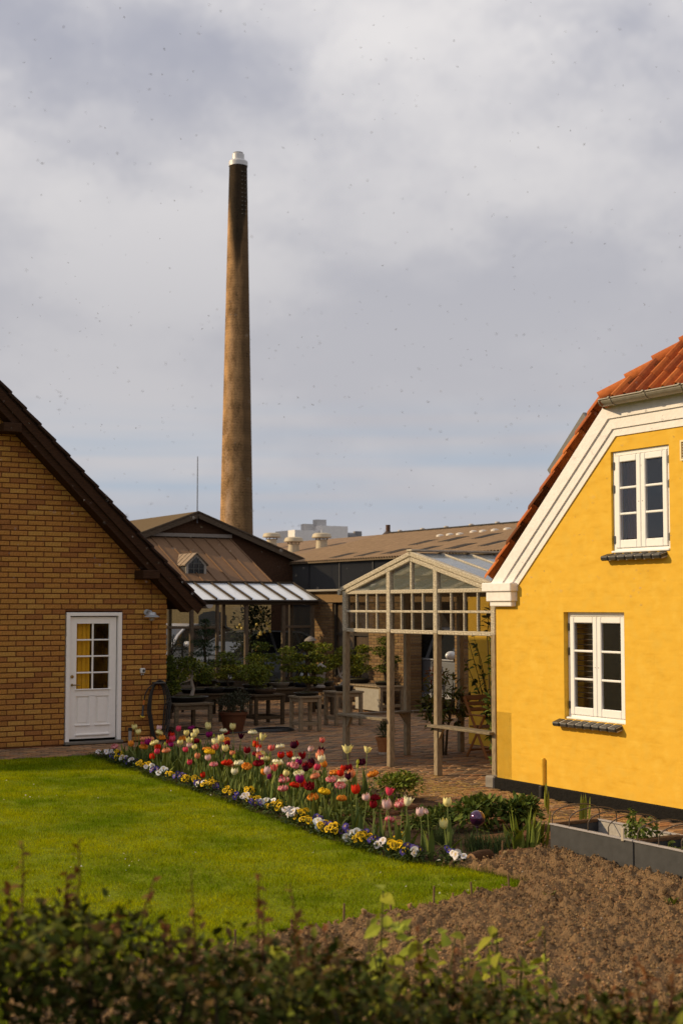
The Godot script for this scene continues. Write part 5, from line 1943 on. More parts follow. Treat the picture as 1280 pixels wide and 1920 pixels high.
func build_cars() -> void:
	make_car("parked_car", "silver grey car parked in the carport, seen between the pergola posts", Vector3(18.35, 0, -25.72), -PI / 2, Color(0.16, 0.165, 0.175), Color(0.4, 0.4, 0.41)).scale = Vector3.ONE * 1.12
	make_car("parked_car", "pale silver car parked in the yard behind the glasshouse panes", Vector3(16.6, 0, -38.0), PI + 0.5, Color(0.55, 0.54, 0.53), Color(0.2, 0.2, 0.2)).scale = Vector3.ONE * 1.1
	make_car("parked_car", "dark grey car in the yard, lower right of the pale silver car", Vector3(17.6, 0, -35.2), PI + 0.2, Color(0.10, 0.11, 0.12), Color(0.1, 0.1, 0.1))

# ---------------------------------------------------------------- bonsai yard
func make_table(called: String, label: String, x0: float, x1: float, z0: float, z1: float, h: float, mat: Material, cat := "table", shelf := true) -> Node3D:
	var t := thing(called, label, cat, Vector3((x0 + x1) / 2, 0, (z0 + z1) / 2), rng.randf_range(-0.04, 0.04), "weathered plant tables in the yard")
	var w := x1 - x0
	var d := z1 - z0
	var n := maxi(2, int(round(d / 0.13)))
	for i in n:
		var p := MB.new()
		p.box(Vector3(0, h - 0.018, -d / 2 + d * (i + 0.5) / n), Vector3(w, 0.036 + rng.randf_range(-0.003, 0.003), d / n - 0.006), Basis(), 0.005)
		part("top_plank", p, mat, t)
	var lw := 0.065
	for sx in [-1.0, 1.0]:
		for sz in [-1.0, 1.0]:
			var l := MB.new()
			l.box(Vector3(sx * (w / 2 - 0.05), (h - 0.036) / 2, sz * (d / 2 - 0.05)), Vector3(lw, h - 0.04, lw), Basis(), 0.006)
			part("leg", l, mat, t)
		var a := MB.new()
		a.box(Vector3(sx * (w / 2 - 0.05), h - 0.075, 0), Vector3(0.03, 0.07, d - 0.17), Basis(), 0.004)
		a.box(Vector3(0, h - 0.075, sx * (d / 2 - 0.05)), Vector3(w - 0.17, 0.07, 0.03), Basis(), 0.004)
		part("apron", a, mat, t)
		if shelf:
			var s := MB.new()
			s.box(Vector3(sx * (w / 2 - 0.05), 0.14, 0), Vector3(0.035, 0.06, d - 0.17), Basis(), 0.004)
			s.box(Vector3(0, 0.14, sx * (d / 2 - 0.05)), Vector3(w - 0.17, 0.06, 0.035), Basis(), 0.004)
			part("stretcher", s, mat, t)
	return t

func bonsai(label: String, at: Vector3, pot: Vector3, potcol: Color, trunk: Array, tr: float, pads: Array, per: int, cols: Array, trunkcol: Color, needle := false, cat := "bonsai") -> Node3D:
	var o := thing("bonsai_tree", label, cat, at, 0.0, "bonsai trees on the yard tables")
	var p := MB.new()
	var k := 14
	var prof := [Vector2(0.78, 0.0), Vector2(0.9, pot.y * 0.3), Vector2(0.97, pot.y * 0.85), Vector2(1.04, pot.y * 0.88), Vector2(1.04, pot.y), Vector2(0.92, pot.y)]
	p.lathe(prof, 20)
	for i in p.v.size(): p.v[i] = Vector3(p.v[i].x * pot.x, p.v[i].y, p.v[i].z * pot.z)
	part("pot", p, mottled(potcol, 0.6, 0.3, 0.3, 0.1), o)
	var s := MB.new()
	s.blob(Vector3(0, pot.y - 0.015, 0), Vector3(pot.x * 0.93, 0.035, pot.z * 0.93), 14, 6)
	part("moss", s, mottled(Color(0.06, 0.055, 0.02), 0.95, 0.5, 0.2, 0.5), o)
	var tb := MB.new()
	var rr := []
	for i in trunk.size(): rr.append(lerpf(tr, tr * 0.3, float(i) / (trunk.size() - 1)))
	tb.tube(trunk, rr, 8)
	for q in pads:
		var c: Vector3 = q[0]
		var a: Vector3 = trunk[mini(trunk.size() - 1, 1 + rng.randi() % maxi(1, trunk.size() - 1))]
		tb.tube([a, a.lerp(c, 0.5) + Vector3(0, 0.02, 0), c - Vector3(0, q[1].y * 0.3, 0)], [tr * 0.4, tr * 0.25, tr * 0.12], 5)
	part("trunk", tb, mottled(trunkcol, 0.9, 0.5, 0.12, 0.5), o)
	var flat := []
	for q in pads:
		flat.append([q[0], q[1] * Vector3(0.88, 0.6, 0.88), q[2] if q.size() > 2 else 1.0])
	crown("crown", o, flat, int(per * 1.5), leaf_mesh(0.05, 0.012, 0.1, 0.1) if needle else leaf_mesh(0.044, 0.027), leafy(0.35), cols, 0.7, 1.3)
	return o

func build_bonsai_yard() -> void:
	var grey := wood(Color(0.34, 0.27, 0.185), 0.88, 0.5, 1, 0.4)
	var dull := wood(Color(0.10, 0.072, 0.045), 0.9, 0.5, 0, 0.4)
	make_table("plant_table", "dark plank table at the brick house corner, carrying the white trunked bonsai", 9.8, 10.52, -23.15, -22.32, 0.62, wood(Color(0.16, 0.125, 0.085), 0.9, 0.5, 0, 0.4))
	make_table("plant_table", "brown table behind the potted bush, left of the pale square stool", 12.35, 13.02, -25.1, -24.4, 0.58, dull)
	make_table("plant_stool", "pale grey square stool in front, carrying a layered bonsai on a slab pot", 12.42, 12.9, -23.2, -22.74, 0.64, grey, "stool")
	make_table("plant_stool", "pale grey stool behind the pergola's left post, carrying the driftwood bonsai", 13.6, 14.24, -24.0, -23.5, 0.65, grey, "stool")
	make_table("long_table", "long dark table in the shade behind the white trunked bonsai", 10.75, 12.25, -25.7, -24.95, 0.6, dull, "table", false)
	make_table("long_table", "long dark table at the back before the glasshouse", 13.1, 15.1, -27.0, -26.1, 0.58, dull, "table", false)
	make_table("long_table", "dark low table in the far left, under the tall cone shaped conifer", 11.6, 13.0, -27.6, -26.7, 0.62, dull, "table", false)
	var bench := make_table("wall_bench", "long pale bench with board front along the low brick range", 16.1, 16.72, -27.75, -25.9, 0.57, grey, "bench")
	var fb := MB.new()
	fb.box(Vector3(-0.28, 0.27, 0.35), Vector3(0.03, 0.46, 1.0))
	part("front_board", fb, mottled(Color(0.36, 0.33, 0.28), 0.85, 0.2), bench)
	var y0 := Color(0.24, 0.235, 0.02)
	var g0 := Color(0.09, 0.115, 0.016)
	var g1 := Color(0.05, 0.07, 0.012)
	var g2 := Color(0.14, 0.155, 0.018)
	var bark := Color(0.10, 0.075, 0.05)
	bonsai("wide bonsai with a white birch like trunk on the table at the brick house corner", Vector3(10.22, 0.62, -22.75), Vector3(0.36, 0.09, 0.24), Color(0.02, 0.018, 0.016), [Vector3(0.06, 0.08, 0), Vector3(0.1, 0.22, 0), Vector3(0.05, 0.38, 0.02), Vector3(0.09, 0.5, 0), Vector3(0.0, 0.66, 0)], 0.04, [[Vector3(-0.22, 0.42, 0), Vector3(0.26, 0.2, 0.2)], [Vector3(0.2, 0.55, 0.05), Vector3(0.26, 0.16, 0.2)], [Vector3(-0.02, 0.68, 0), Vector3(0.24, 0.14, 0.2)], [Vector3(-0.33, 0.24, 0.06), Vector3(0.16, 0.16, 0.15)], [Vector3(0.32, 0.4, 0), Vector3(0.16, 0.12, 0.15)]], 300, [g0, g1, g2], Color(0.42, 0.36, 0.3))
	bonsai("tall cone shaped conifer bonsai in front of the glasshouse panes", Vector3(12.55, 0.62, -27.1), Vector3(0.26, 0.12, 0.2), Color(0.05, 0.035, 0.025), [Vector3(0, 0.1, 0), Vector3(0.02, 0.4, 0), Vector3(-0.01, 0.8, 0), Vector3(0.01, 1.2, 0), Vector3(0, 1.4, 0)], 0.035, [[Vector3(0, 1.3, 0), Vector3(0.12, 0.14, 0.12), 0.7], [Vector3(0, 1.1, 0), Vector3(0.22, 0.09, 0.2)], [Vector3(-0.06, 0.9, 0), Vector3(0.3, 0.08, 0.26)], [Vector3(0.1, 0.78, 0), Vector3(0.28, 0.07, 0.26)], [Vector3(-0.12, 0.66, 0), Vector3(0.3, 0.06, 0.25)], [Vector3(0.1, 0.5, 0), Vector3(0.26, 0.05, 0.22), 0.6]], 300, [Color(0.012, 0.03, 0.010), Color(0.02, 0.042, 0.012), Color(0.03, 0.05, 0.012)], bark, true)
	bonsai("yellow green spreading bonsai right of the white trunked one", Vector3(11.5, 0.6, -25.3), Vector3(0.28, 0.08, 0.2), Color(0.025, 0.022, 0.02), [Vector3(0, 0.06, 0), Vector3(0.05, 0.2, 0), Vector3(-0.03, 0.4, 0)], 0.03, [[Vector3(-0.05, 0.55, 0), Vector3(0.3, 0.12, 0.2)], [Vector3(0.22, 0.42, 0), Vector3(0.25, 0.1, 0.2)], [Vector3(-0.28, 0.38, 0.05), Vector3(0.24, 0.1, 0.2)], [Vector3(0.05, 0.3, 0.15), Vector3(0.2, 0.07, 0.15)]], 260, [y0, g2, Color(0.13, 0.11, 0.015)], bark)
	bonsai("small golden bonsai with an open crown in the middle of the back row", Vector3(12.2, 0.6, -25.2), Vector3(0.24, 0.09, 0.18), Color(0.03, 0.028, 0.03), [Vector3(0, 0.06, 0), Vector3(-0.05, 0.2, 0), Vector3(0.03, 0.36, 0)], 0.028, [[Vector3(0, 0.46, 0), Vector3(0.22, 0.1, 0.18)], [Vector3(-0.2, 0.32, 0), Vector3(0.2, 0.08, 0.16)], [Vector3(0.2, 0.3, 0), Vector3(0.18, 0.09, 0.16)]], 240, [y0, Color(0.12, 0.1, 0.016), g2], bark)
	bonsai("light green bonsai with white stones in its pot at the back table's left end", Vector3(13.35, 0.58, -26.4), Vector3(0.26, 0.09, 0.18), Color(0.06, 0.055, 0.05), [Vector3(0, 0.06, 0), Vector3(0.06, 0.24, 0), Vector3(0, 0.45, 0)], 0.03, [[Vector3(0.02, 0.6, 0), Vector3(0.3, 0.13, 0.2)], [Vector3(-0.22, 0.42, 0), Vector3(0.22, 0.1, 0.2)], [Vector3(0.22, 0.4, 0.05), Vector3(0.22, 0.1, 0.2)], [Vector3(0.0, 0.28, 0.1), Vector3(0.2, 0.08, 0.15)]], 240, [g2, y0, g0], bark)
	bonsai("large layered green bonsai on the slab pot of the pale square stool", Vector3(12.67, 0.64, -22.96), Vector3(0.235, 0.06, 0.18), Color(0.045, 0.04, 0.034), [Vector3(0, 0.05, 0), Vector3(0.05, 0.16, 0), Vector3(-0.02, 0.34, 0), Vector3(0.05, 0.6, 0), Vector3(0.0, 0.85, 0)], 0.06, [[Vector3(0.02, 0.9, 0), Vector3(0.17, 0.11, 0.16)], [Vector3(-0.2, 0.7, 0), Vector3(0.2, 0.09, 0.17)], [Vector3(0.18, 0.68, 0), Vector3(0.2, 0.1, 0.18)], [Vector3(-0.1, 0.5, 0.08), Vector3(0.26, 0.09, 0.2)], [Vector3(0.22, 0.46, 0), Vector3(0.2, 0.09, 0.18)], [Vector3(-0.12, 0.3, 0.05), Vector3(0.22, 0.07, 0.18)], [Vector3(0.16, 0.28, 0.05), Vector3(0.2, 0.07, 0.18)]], 330, [y0, g2, Color(0.085, 0.095, 0.016), g0], bark)
	bonsai("dense green bonsai just right of the stone lantern", Vector3(15.0, 0.58, -26.45), Vector3(0.25, 0.1, 0.2), Color(0.03, 0.03, 0.032), [Vector3(0, 0.06, 0), Vector3(0.06, 0.3, 0), Vector3(0, 0.6, 0)], 0.035, [[Vector3(0.0, 0.82, 0), Vector3(0.26, 0.14, 0.2)], [Vector3(-0.18, 0.6, 0), Vector3(0.24, 0.12, 0.2)], [Vector3(0.2, 0.58, 0), Vector3(0.22, 0.12, 0.2)], [Vector3(0.0, 0.4, 0.06), Vector3(0.26, 0.1, 0.2)]], 300, [y0, g2, g0], bark)
	bonsai("bonsai with twisted pale driftwood trunk on the stool behind the pergola post", Vector3(13.92, 0.65, -23.72), Vector3(0.2, 0.1, 0.16), Color(0.025, 0.02, 0.02), [Vector3(-0.08, 0.08, 0), Vector3(0.0, 0.2, 0.02), Vector3(-0.1, 0.3, 0), Vector3(0.02, 0.42, 0), Vector3(-0.04, 0.58, 0)], 0.05, [[Vector3(0.0, 0.74, 0), Vector3(0.22, 0.14, 0.18)], [Vector3(0.2, 0.58, 0), Vector3(0.2, 0.12, 0.16)], [Vector3(-0.18, 0.55, 0), Vector3(0.18, 0.12, 0.16)], [Vector3(0.25, 0.36, 0), Vector3(0.18, 0.1, 0.15)]], 300, [y0, g2, Color(0.08, 0.09, 0.015)], Color(0.45, 0.40, 0.34))
	bonsai("round green bonsai on the left half of the pale wall bench", Vector3(16.35, 0.57, -27.2), Vector3(0.26, 0.1, 0.2), Color(0.02, 0.02, 0.02), [Vector3(0, 0.06, 0), Vector3(0.04, 0.3, 0), Vector3(0, 0.5, 0)], 0.04, [[Vector3(0.0, 0.55, 0), Vector3(0.34, 0.18, 0.26)], [Vector3(-0.05, 0.34, 0.1), Vector3(0.36, 0.14, 0.24)], [Vector3(0.1, 0.76, 0), Vector3(0.2, 0.12, 0.18)]], 330, [g2, y0, g0], bark)
	bonsai("upright dark green bonsai on the right end of the pale wall bench", Vector3(16.45, 0.57, -26.25), Vector3(0.26, 0.08, 0.2), Color(0.02, 0.02, 0.02), [Vector3(0, 0.06, 0), Vector3(-0.04, 0.4, 0), Vector3(0.02, 0.75, 0)], 0.04, [[Vector3(0.0, 0.95, 0), Vector3(0.22, 0.16, 0.2)], [Vector3(-0.12, 0.74, 0), Vector3(0.26, 0.14, 0.22)], [Vector3(0.12, 0.56, 0), Vector3(0.26, 0.14, 0.22)], [Vector3(-0.05, 0.36, 0), Vector3(0.28, 0.12, 0.22)]], 300, [g0, g1, g2], bark)
	bonsai("low dark bonsai at the brick house corner, left behind the white trunk", Vector3(10.95, 0.6, -25.35), Vector3(0.2, 0.1, 0.2), Color(0.04, 0.03, 0.025), [Vector3(0, 0.06, 0), Vector3(0.02, 0.3, 0), Vector3(0, 0.5, 0)], 0.03, [[Vector3(0, 0.6, 0), Vector3(0.26, 0.2, 0.2)], [Vector3(-0.05, 0.4, 0.05), Vector3(0.3, 0.16, 0.22)]], 330, [g1, g0], bark)
	var more := [["small round bonsai at the left end of the dark far table", Vector3(11.85, 0.62, -27.15), 0.5, g1], ["bushy green bonsai on the far table, right of the cone shaped conifer", Vector3(12.95, 0.62, -26.95), 0.62, g0], ["yellow tipped bonsai behind the blue black bowl", Vector3(14.35, 0.58, -26.85), 0.75, g2], ["dark bonsai filling the gap behind the large layered one", Vector3(13.75, 0.58, -26.85), 0.85, g1], ["broad green bonsai on the brown table beside the square stool", Vector3(12.6, 0.58, -24.9), 0.48, g2], ["leafy bonsai standing at the foot of the brown brick pier", Vector3(15.6, 0.0, -27.8), 1.25, g0]]
	for q in more:
		var h: float = q[2]
		bonsai(q[0], q[1], Vector3(0.2, 0.09, 0.17), Color(0.03, 0.026, 0.022), [Vector3(0, 0.06, 0), Vector3(0.04, h * 0.35, 0), Vector3(-0.02, h * 0.7, 0)], 0.032, [[Vector3(0, h, 0), Vector3(0.24, 0.13, 0.2)], [Vector3(-0.16, h * 0.75, 0.03), Vector3(0.24, 0.13, 0.2)], [Vector3(0.17, h * 0.72, 0), Vector3(0.24, 0.13, 0.2)], [Vector3(0.02, h * 0.5, 0.08), Vector3(0.26, 0.1, 0.2)]], 230, [q[3], g0, g2], bark)
	# empty and planted bowls between the trees
	var bowls := [["pale stoneware bowl on the back table, left of the blue black one", Vector3(14.0, 0.58, -26.5), 0.2, Color(0.19, 0.16, 0.12)], ["glossy blue black bowl on the back table by the stone lantern", Vector3(14.45, 0.58, -26.35), 0.2, Color(0.012, 0.016, 0.03)], ["brown oval bowl on the brown table beside the square stool", Vector3(12.72, 0.58, -24.7), 0.22, Color(0.09, 0.06, 0.04)], ["dark bowl on the long table behind the potted bush", Vector3(11.85, 0.6, -25.15), 0.2, Color(0.02, 0.02, 0.022)]]
	for q in bowls:
		var o := thing("bonsai_bowl", q[0], "bowl", q[1], 0.0, "bowls on the yard tables")
		var b := MB.new()
		b.lathe([Vector2(q[2] * 0.7, 0), Vector2(q[2] * 0.95, 0.06), Vector2(q[2], 0.1), Vector2(q[2] * 0.9, 0.1), Vector2(q[2] * 0.86, 0.075), Vector2(0.0001, 0.08)], 20)
		part("bowl", b, mottled(q[3], 0.35, 0.25, 0.3, 0.0), o)
		crown("planting", o, [[Vector3(0, 0.14, 0), Vector3(q[2] * 0.7, 0.06, q[2] * 0.7)]], 90, leaf_mesh(0.03, 0.015), leafy(), [g0, g2, Color(0.1, 0.05, 0.02)])
	# stone lanterns
	var stone := mottled(Color(0.30, 0.27, 0.235), 0.9, 0.4, 0.2, 0.5)
	var ln := thing("stone_lantern", "small grey stone lantern with pierced top among the bonsai bowls", "lantern", Vector3(14.72, 0.58, -26.05))
	var l1 := MB.new()
	l1.lathe([Vector2(0.1, 0), Vector2(0.1, 0.03), Vector2(0.06, 0.06), Vector2(0.085, 0.1), Vector2(0.095, 0.28), Vector2(0.11, 0.29), Vector2(0.11, 0.31), Vector2(0.0001, 0.31)], 16)
	part("body", l1, stone, ln)
	var l2 := MB.new()
	for i in 6:
		var a := TAU * i / 6
		l2.box(Vector3(cos(a) * 0.075, 0.36, sin(a) * 0.075), Vector3(0.03, 0.1, 0.03), Basis(Vector3.UP, -a), 0.006)
	part("light_box", l2, stone, ln)
	var l3 := MB.new()
	l3.lathe([Vector2(0.12, 0.41), Vector2(0.12, 0.43), Vector2(0.06, 0.47), Vector2(0.02, 0.5), Vector2(0.0001, 0.52)], 16)
	part("cap", l3, stone, ln)
	var ms := thing("mushroom_stone", "two tiered mushroom shaped stone on a post before the brown brick pier", "garden stone", Vector3(15.95, 0, -28.55))
	var m0 := MB.new()
	m0.box(Vector3(0, 0.67, 0), Vector3(0.09, 1.34, 0.09), Basis(), 0.01)
	part("post", m0, dull, ms)
	var m1 := MB.new()
	m1.lathe([Vector2(0.03, 1.34), Vector2(0.12, 1.37), Vector2(0.1, 1.41), Vector2(0.04, 1.45), Vector2(0.05, 1.48), Vector2(0.145, 1.49), Vector2(0.12, 1.53), Vector2(0.05, 1.58), Vector2(0.0001, 1.6)], 14)
	part("stone", m1, mottled(Color(0.27, 0.235, 0.2), 0.9, 0.4, 0.2, 0.5), ms).rotation.z = 0.06
	# potted bush, coiled hose, dark slim trees at the back
	var bp := thing("potted_bush", "dark small leaved bush in a terracotta tub, standing between the tables", "bush", Vector3(11.46, 0, -23.5))
	var b1 := MB.new()
	b1.lathe([Vector2(0.17, 0), Vector2(0.24, 0.3), Vector2(0.265, 0.31), Vector2(0.265, 0.36), Vector2(0.24, 0.36), Vector2(0.23, 0.32), Vector2(0.0001, 0.32)], 22)
	part("tub", b1, mottled(Color(0.17, 0.07, 0.035), 0.85, 0.35, 0.3, 0.2), bp)
	crown("foliage", bp, [[Vector3(0, 0.5, 0), Vector3(0.33, 0.2, 0.32), 2.2], [Vector3(0.1, 0.62, 0.05), Vector3(0.22, 0.12, 0.2)], [Vector3(-0.14, 0.58, 0.1), Vector3(0.2, 0.12, 0.2)]], 330, leaf_mesh(0.04, 0.02), leafy(0.3), [Color(0.05, 0.052, 0.03), Color(0.035, 0.04, 0.02), Color(0.07, 0.07, 0.045)])
	var hc := thing("hose_coil", "black hose coiled flat on the paving behind the tulips", "hose", Vector3(12.1, 0.012, -23.2))
	for k in 3:
		var pts := []
		for i in 29:
			var a := TAU * i / 28.0
			pts.append(Vector3((0.42 - k * 0.03) * cos(a), k * 0.014 + 0.01, (0.3 - k * 0.03) * sin(a)))
		var hb := MB.new()
		hb.tube(pts, [0.012], 7)
		part("hose_loop", hb, plain(Color(0.015, 0.015, 0.015), 0.45), hc)
	var ht := MB.new()
	ht.tube([Vector3(-0.42, 0.012, 0), Vector3(-0.7, 0.012, 0.2), Vector3(-1.2, 0.012, 0.25), Vector3(-1.7, 0.012, 0.1)], [0.012], 7)
	part("hose_end", ht, plain(Color(0.015, 0.015, 0.015), 0.45), hc)
	var wd := ["nearest the brick house corner", "second from the brick house corner", "third from the brick house corner", "nearest the cone shaped conifer"]
	for i in 4:
		var o := thing("slim_tree", "slim dark columnar tree before the glasshouse, " + wd[i], "tree", Vector3(11.75 + i * 0.28, 0, -28.2 - 0.1 * (i % 2)), 0.0, "slim dark trees before the glasshouse")
		var tb := MB.new()
		tb.tube([Vector3(0, 0, 0), Vector3(0.03, 0.7, 0), Vector3(-0.02, 1.3, 0), Vector3(0.01, 1.68, 0)], [0.03, 0.026, 0.018, 0.006], 6)
		part("trunk", tb, plain(Color(0.05, 0.04, 0.03), 0.9), o)
		crown("crown", o, [[Vector3(0, 1.2, 0), Vector3(0.09, 0.45, 0.09)]], 150, leaf_mesh(0.05, 0.02), leafy(0.2), [Color(0.02, 0.025, 0.01), Color(0.03, 0.035, 0.014)])

# ---------------------------------------------------------------- things round the pergola
func build_terrace_plants() -> void:
	var tp := thing("terracotta_pot", "terracotta flowerpot with rosemary under the pergola's left shelf", "flowerpot", Vector3(11.73, 0, -18.75))
	var b := MB.new()
	b.lathe([Vector2(0.098, 0.0), Vector2(0.1, 0.035)], 24)
	part("lime_foot", b, mottled(Color(0.55, 0.47, 0.38), 0.9, 0.3, 0.15), tp)
	var b2 := MB.new()
	b2.lathe([Vector2(0.1, 0.035), Vector2(0.128, 0.21), Vector2(0.142, 0.212), Vector2(0.146, 0.262), Vector2(0.128, 0.262), Vector2(0.122, 0.235), Vector2(0.0001, 0.235)], 28)
	part("pot", b2, mottled(Color(0.44, 0.185, 0.07), 0.85, 0.25, 0.25, 0.1), tp)
	crown("rosemary", tp, [[Vector3(0, 0.34, 0), Vector3(0.13, 0.13, 0.13)], [Vector3(0.03, 0.4, 0), Vector3(0.09, 0.12, 0.09)]], 420, leaf_mesh(0.07, 0.007, 0.0, 0.05), leafy(0.3), [Color(0.06, 0.085, 0.02), Color(0.04, 0.06, 0.018)])
	# shrub with many bare stems
	var sh := thing("garden_shrub", "multi stemmed shrub with bronze and green leaves growing in the pergola", "shrub", Vector3(12.42, 0, -18.2))
	for i in 9:
		var a := TAU * i / 9.0
		var t := MB.new()
		var r := rng.randf_range(0.1, 0.26)
		t.tube([Vector3(cos(a) * 0.06, 0, sin(a) * 0.06), Vector3(cos(a) * r * 0.5, 0.35, sin(a) * r * 0.5), Vector3(cos(a) * r, 0.75, sin(a) * r), Vector3(cos(a) * r * 1.25, 1.1, sin(a) * r * 1.25)], [0.013, 0.011, 0.008, 0.004], 6)
		part("stem", t, plain(Color(0.075, 0.055, 0.032), 0.9), sh)
	crown("leaves", sh, [[Vector3(0, 0.98, 0), Vector3(0.32, 0.28, 0.3)], [Vector3(-0.2, 0.72, 0.05), Vector3(0.22, 0.18, 0.25)], [Vector3(0.28, 0.78, 0), Vector3(0.22, 0.16, 0.22)], [Vector3(-0.22, 0.5, 0.12), Vector3(0.16, 0.12, 0.15), 0.3], [Vector3(0.3, 0.5, 0), Vector3(0.12, 0.1, 0.12), 0.2]], 130, leaf_mesh(0.105, 0.042, 0.2, 0.35), leafy(0.5), [Color(0.10, 0.115, 0.02), Color(0.07, 0.085, 0.018), Color(0.14, 0.13, 0.025), Color(0.11, 0.07, 0.022)])
	crown("young_leaves", sh, [[Vector3(-0.05, 1.2, 0), Vector3(0.24, 0.1, 0.24)]], 60, leaf_mesh(0.09, 0.03, 0.2, 0.4), leafy(0.5), [Color(0.22, 0.10, 0.03), Color(0.25, 0.06, 0.04), Color(0.2, 0.14, 0.03)])
	# folding chair
	var oiled := wood(Color(0.40, 0.16, 0.04), 0.6, 0.35, 1, 0.5)
	var oilx := wood(Color(0.22, 0.095, 0.032), 0.6, 0.35, 0, 0.5)
	var ch := thing("folding_chair", "orange brown folding wooden armchair standing inside the pergola", "chair", Vector3(12.86, 0, -17.6), 0.06)
	for s in [-1.0, 1.0]:
		var l := MB.new()
		l.bar(Vector3(s * 0.25, 0.9, -0.28), Vector3(s * 0.25, 0.0, 0.26), 0.026, 0.045, Vector3.UP, 0.006)
		part("back_stile", l, oiled, ch)
		var l2 := MB.new()
		l2.bar(Vector3(s * 0.215, 0.62, 0.16), Vector3(s * 0.215, 0.0, -0.26), 0.024, 0.04, Vector3.UP, 0.006)
		part("leg", l2, oiled, ch)
		var ar := MB.new()
		ar.box(Vector3(s * 0.25, 0.635, 0.0), Vector3(0.05, 0.022, 0.42), Basis(), 0.008)
		part("armrest", ar, oiled, ch)
	for i in 3:
		var sl := MB.new()
		var y := 0.88 - i * 0.085
		var pts := []
		sl.box(Vector3(0, y, -0.265 + i * 0.05), Vector3(0.48, 0.06 if i else 0.08, 0.02), Basis(Vector3.RIGHT, -0.5), 0.006)
		part("back_slat", sl, oilx, ch)
	for i in 7:
		var st := MB.new()
		st.box(Vector3(0, 0.44 + 0.006 * absf(i - 3), -0.17 + i * 0.058), Vector3(0.44, 0.018, 0.045), Basis(), 0.004)
		part("seat_slat", st, oilx, ch)
	var cr := MB.new()
	cr.box(Vector3(0, 0.1, 0.2), Vector3(0.46, 0.03, 0.02))
	cr.box(Vector3(0, 0.1, -0.19), Vector3(0.4, 0.03, 0.02))
	part("crossbar", cr, oilx, ch)
	# climbers
	var lm := leaf_mesh(0.085, 0.05, 0.25, 0.3)
	var cl := thing("climbing_vine", "green climber growing up the pergola's right post by the yellow corner", "climber", Vector3(10.97, 0, -14.84), PI / 2)
	for i in 5:
		var t := MB.new()
		var x := -0.08 + i * 0.04
		t.tube([Vector3(0.02 * i, 0, 0), Vector3(x, 0.6, 0.02), Vector3(x * 1.3 + 0.05 * sin(i * 2.0), 1.2, 0), Vector3(x + 0.08, 1.9, -0.02), Vector3(x * 1.6, 2.35, 0)], [0.011, 0.009, 0.008, 0.006, 0.004], 6)
		part("stem", t, plain(Color(0.06, 0.045, 0.03), 0.9), cl)
	crown("leaves", cl, [[Vector3(-0.05, 0.3, 0), Vector3(0.11, 0.22, 0.08), 0.9], [Vector3(0.0, 0.62, 0), Vector3(0.12, 0.2, 0.08), 1.3], [Vector3(0.04, 1.05, 0), Vector3(0.1, 0.26, 0.07), 0.7], [Vector3(0.0, 1.5, 0), Vector3(0.1, 0.26, 0.07), 0.7], [Vector3(0.08, 2.0, 0), Vector3(0.12, 0.25, 0.08), 0.8]], 75, lm, leafy(0.6), [Color(0.10, 0.14, 0.025), Color(0.06, 0.09, 0.02), Color(0.15, 0.17, 0.03)])
	var c2 := thing("climbing_vine", "sparse climber branches spreading before the yellow wing wall in the pergola", "climber", Vector3(13.52, 0, -18.8))
	var lx := []
	var lc := []
	for i in 6:
		var t := MB.new()
		var sw := 0.28 * sin(i * 2.3)
		var pts := [Vector3(0.1, 0, 0.25), Vector3(0.08, 0.4, 0.22 + sw * 0.2), Vector3(0.02, 0.75 + i * 0.08, 0.12 + sw * 0.5), Vector3(-0.03, 1.0 + i * 0.13, 0.02 + sw * 0.8), Vector3(-0.08, 1.15 + i * 0.18, -0.08 + sw)]
		t.tube(pts, [0.01, 0.008, 0.006, 0.005, 0.002], 5)
		part("branch", t, plain(Color(0.05, 0.035, 0.022), 0.9), c2)
		for k in 16:
			var f := rng.randf() * 3.2 + 0.8
			var q: Vector3 = pts[int(f)].lerp(pts[mini(int(f) + 1, 4)], f - int(f))
			lx.append(Transform3D(leaf_basis(Vector3(-0.4, rng.randf_range(-0.6, 0.6), -0.5), rng.randf_range(0.8, 1.35)), q + rand_dir() * 0.03))
			lc.append(vary(Color(0.10, 0.125, 0.025) if k % 3 else Color(0.035, 0.05, 0.015)))
	copies("leaves", lm, leafy(0.5), c2, lx, lc)
	var c3 := thing("climbing_vine", "leafy creeper hanging along the underside of the pergola's right roof edge", "climber", Vector3(12.3, 2.25, -15.1))
	var tv := MB.new()
	tv.tube([Vector3(-0.6, 0.1, 0.3), Vector3(0, 0.15, 0.1), Vector3(0.7, 0.1, -0.2), Vector3(1.3, 0.05, -0.6)], [0.01, 0.009, 0.008, 0.005], 6)
	part("stem", tv, plain(Color(0.05, 0.035, 0.022), 0.9), c3)
	crown("leaves", c3, [[Vector3(0, 0, 0), Vector3(0.5, 0.16, 0.35)], [Vector3(0.7, -0.1, -0.2), Vector3(0.5, 0.18, 0.4)]], 110, lm, leafy(0.5), [Color(0.03, 0.045, 0.015), Color(0.05, 0.065, 0.02)])

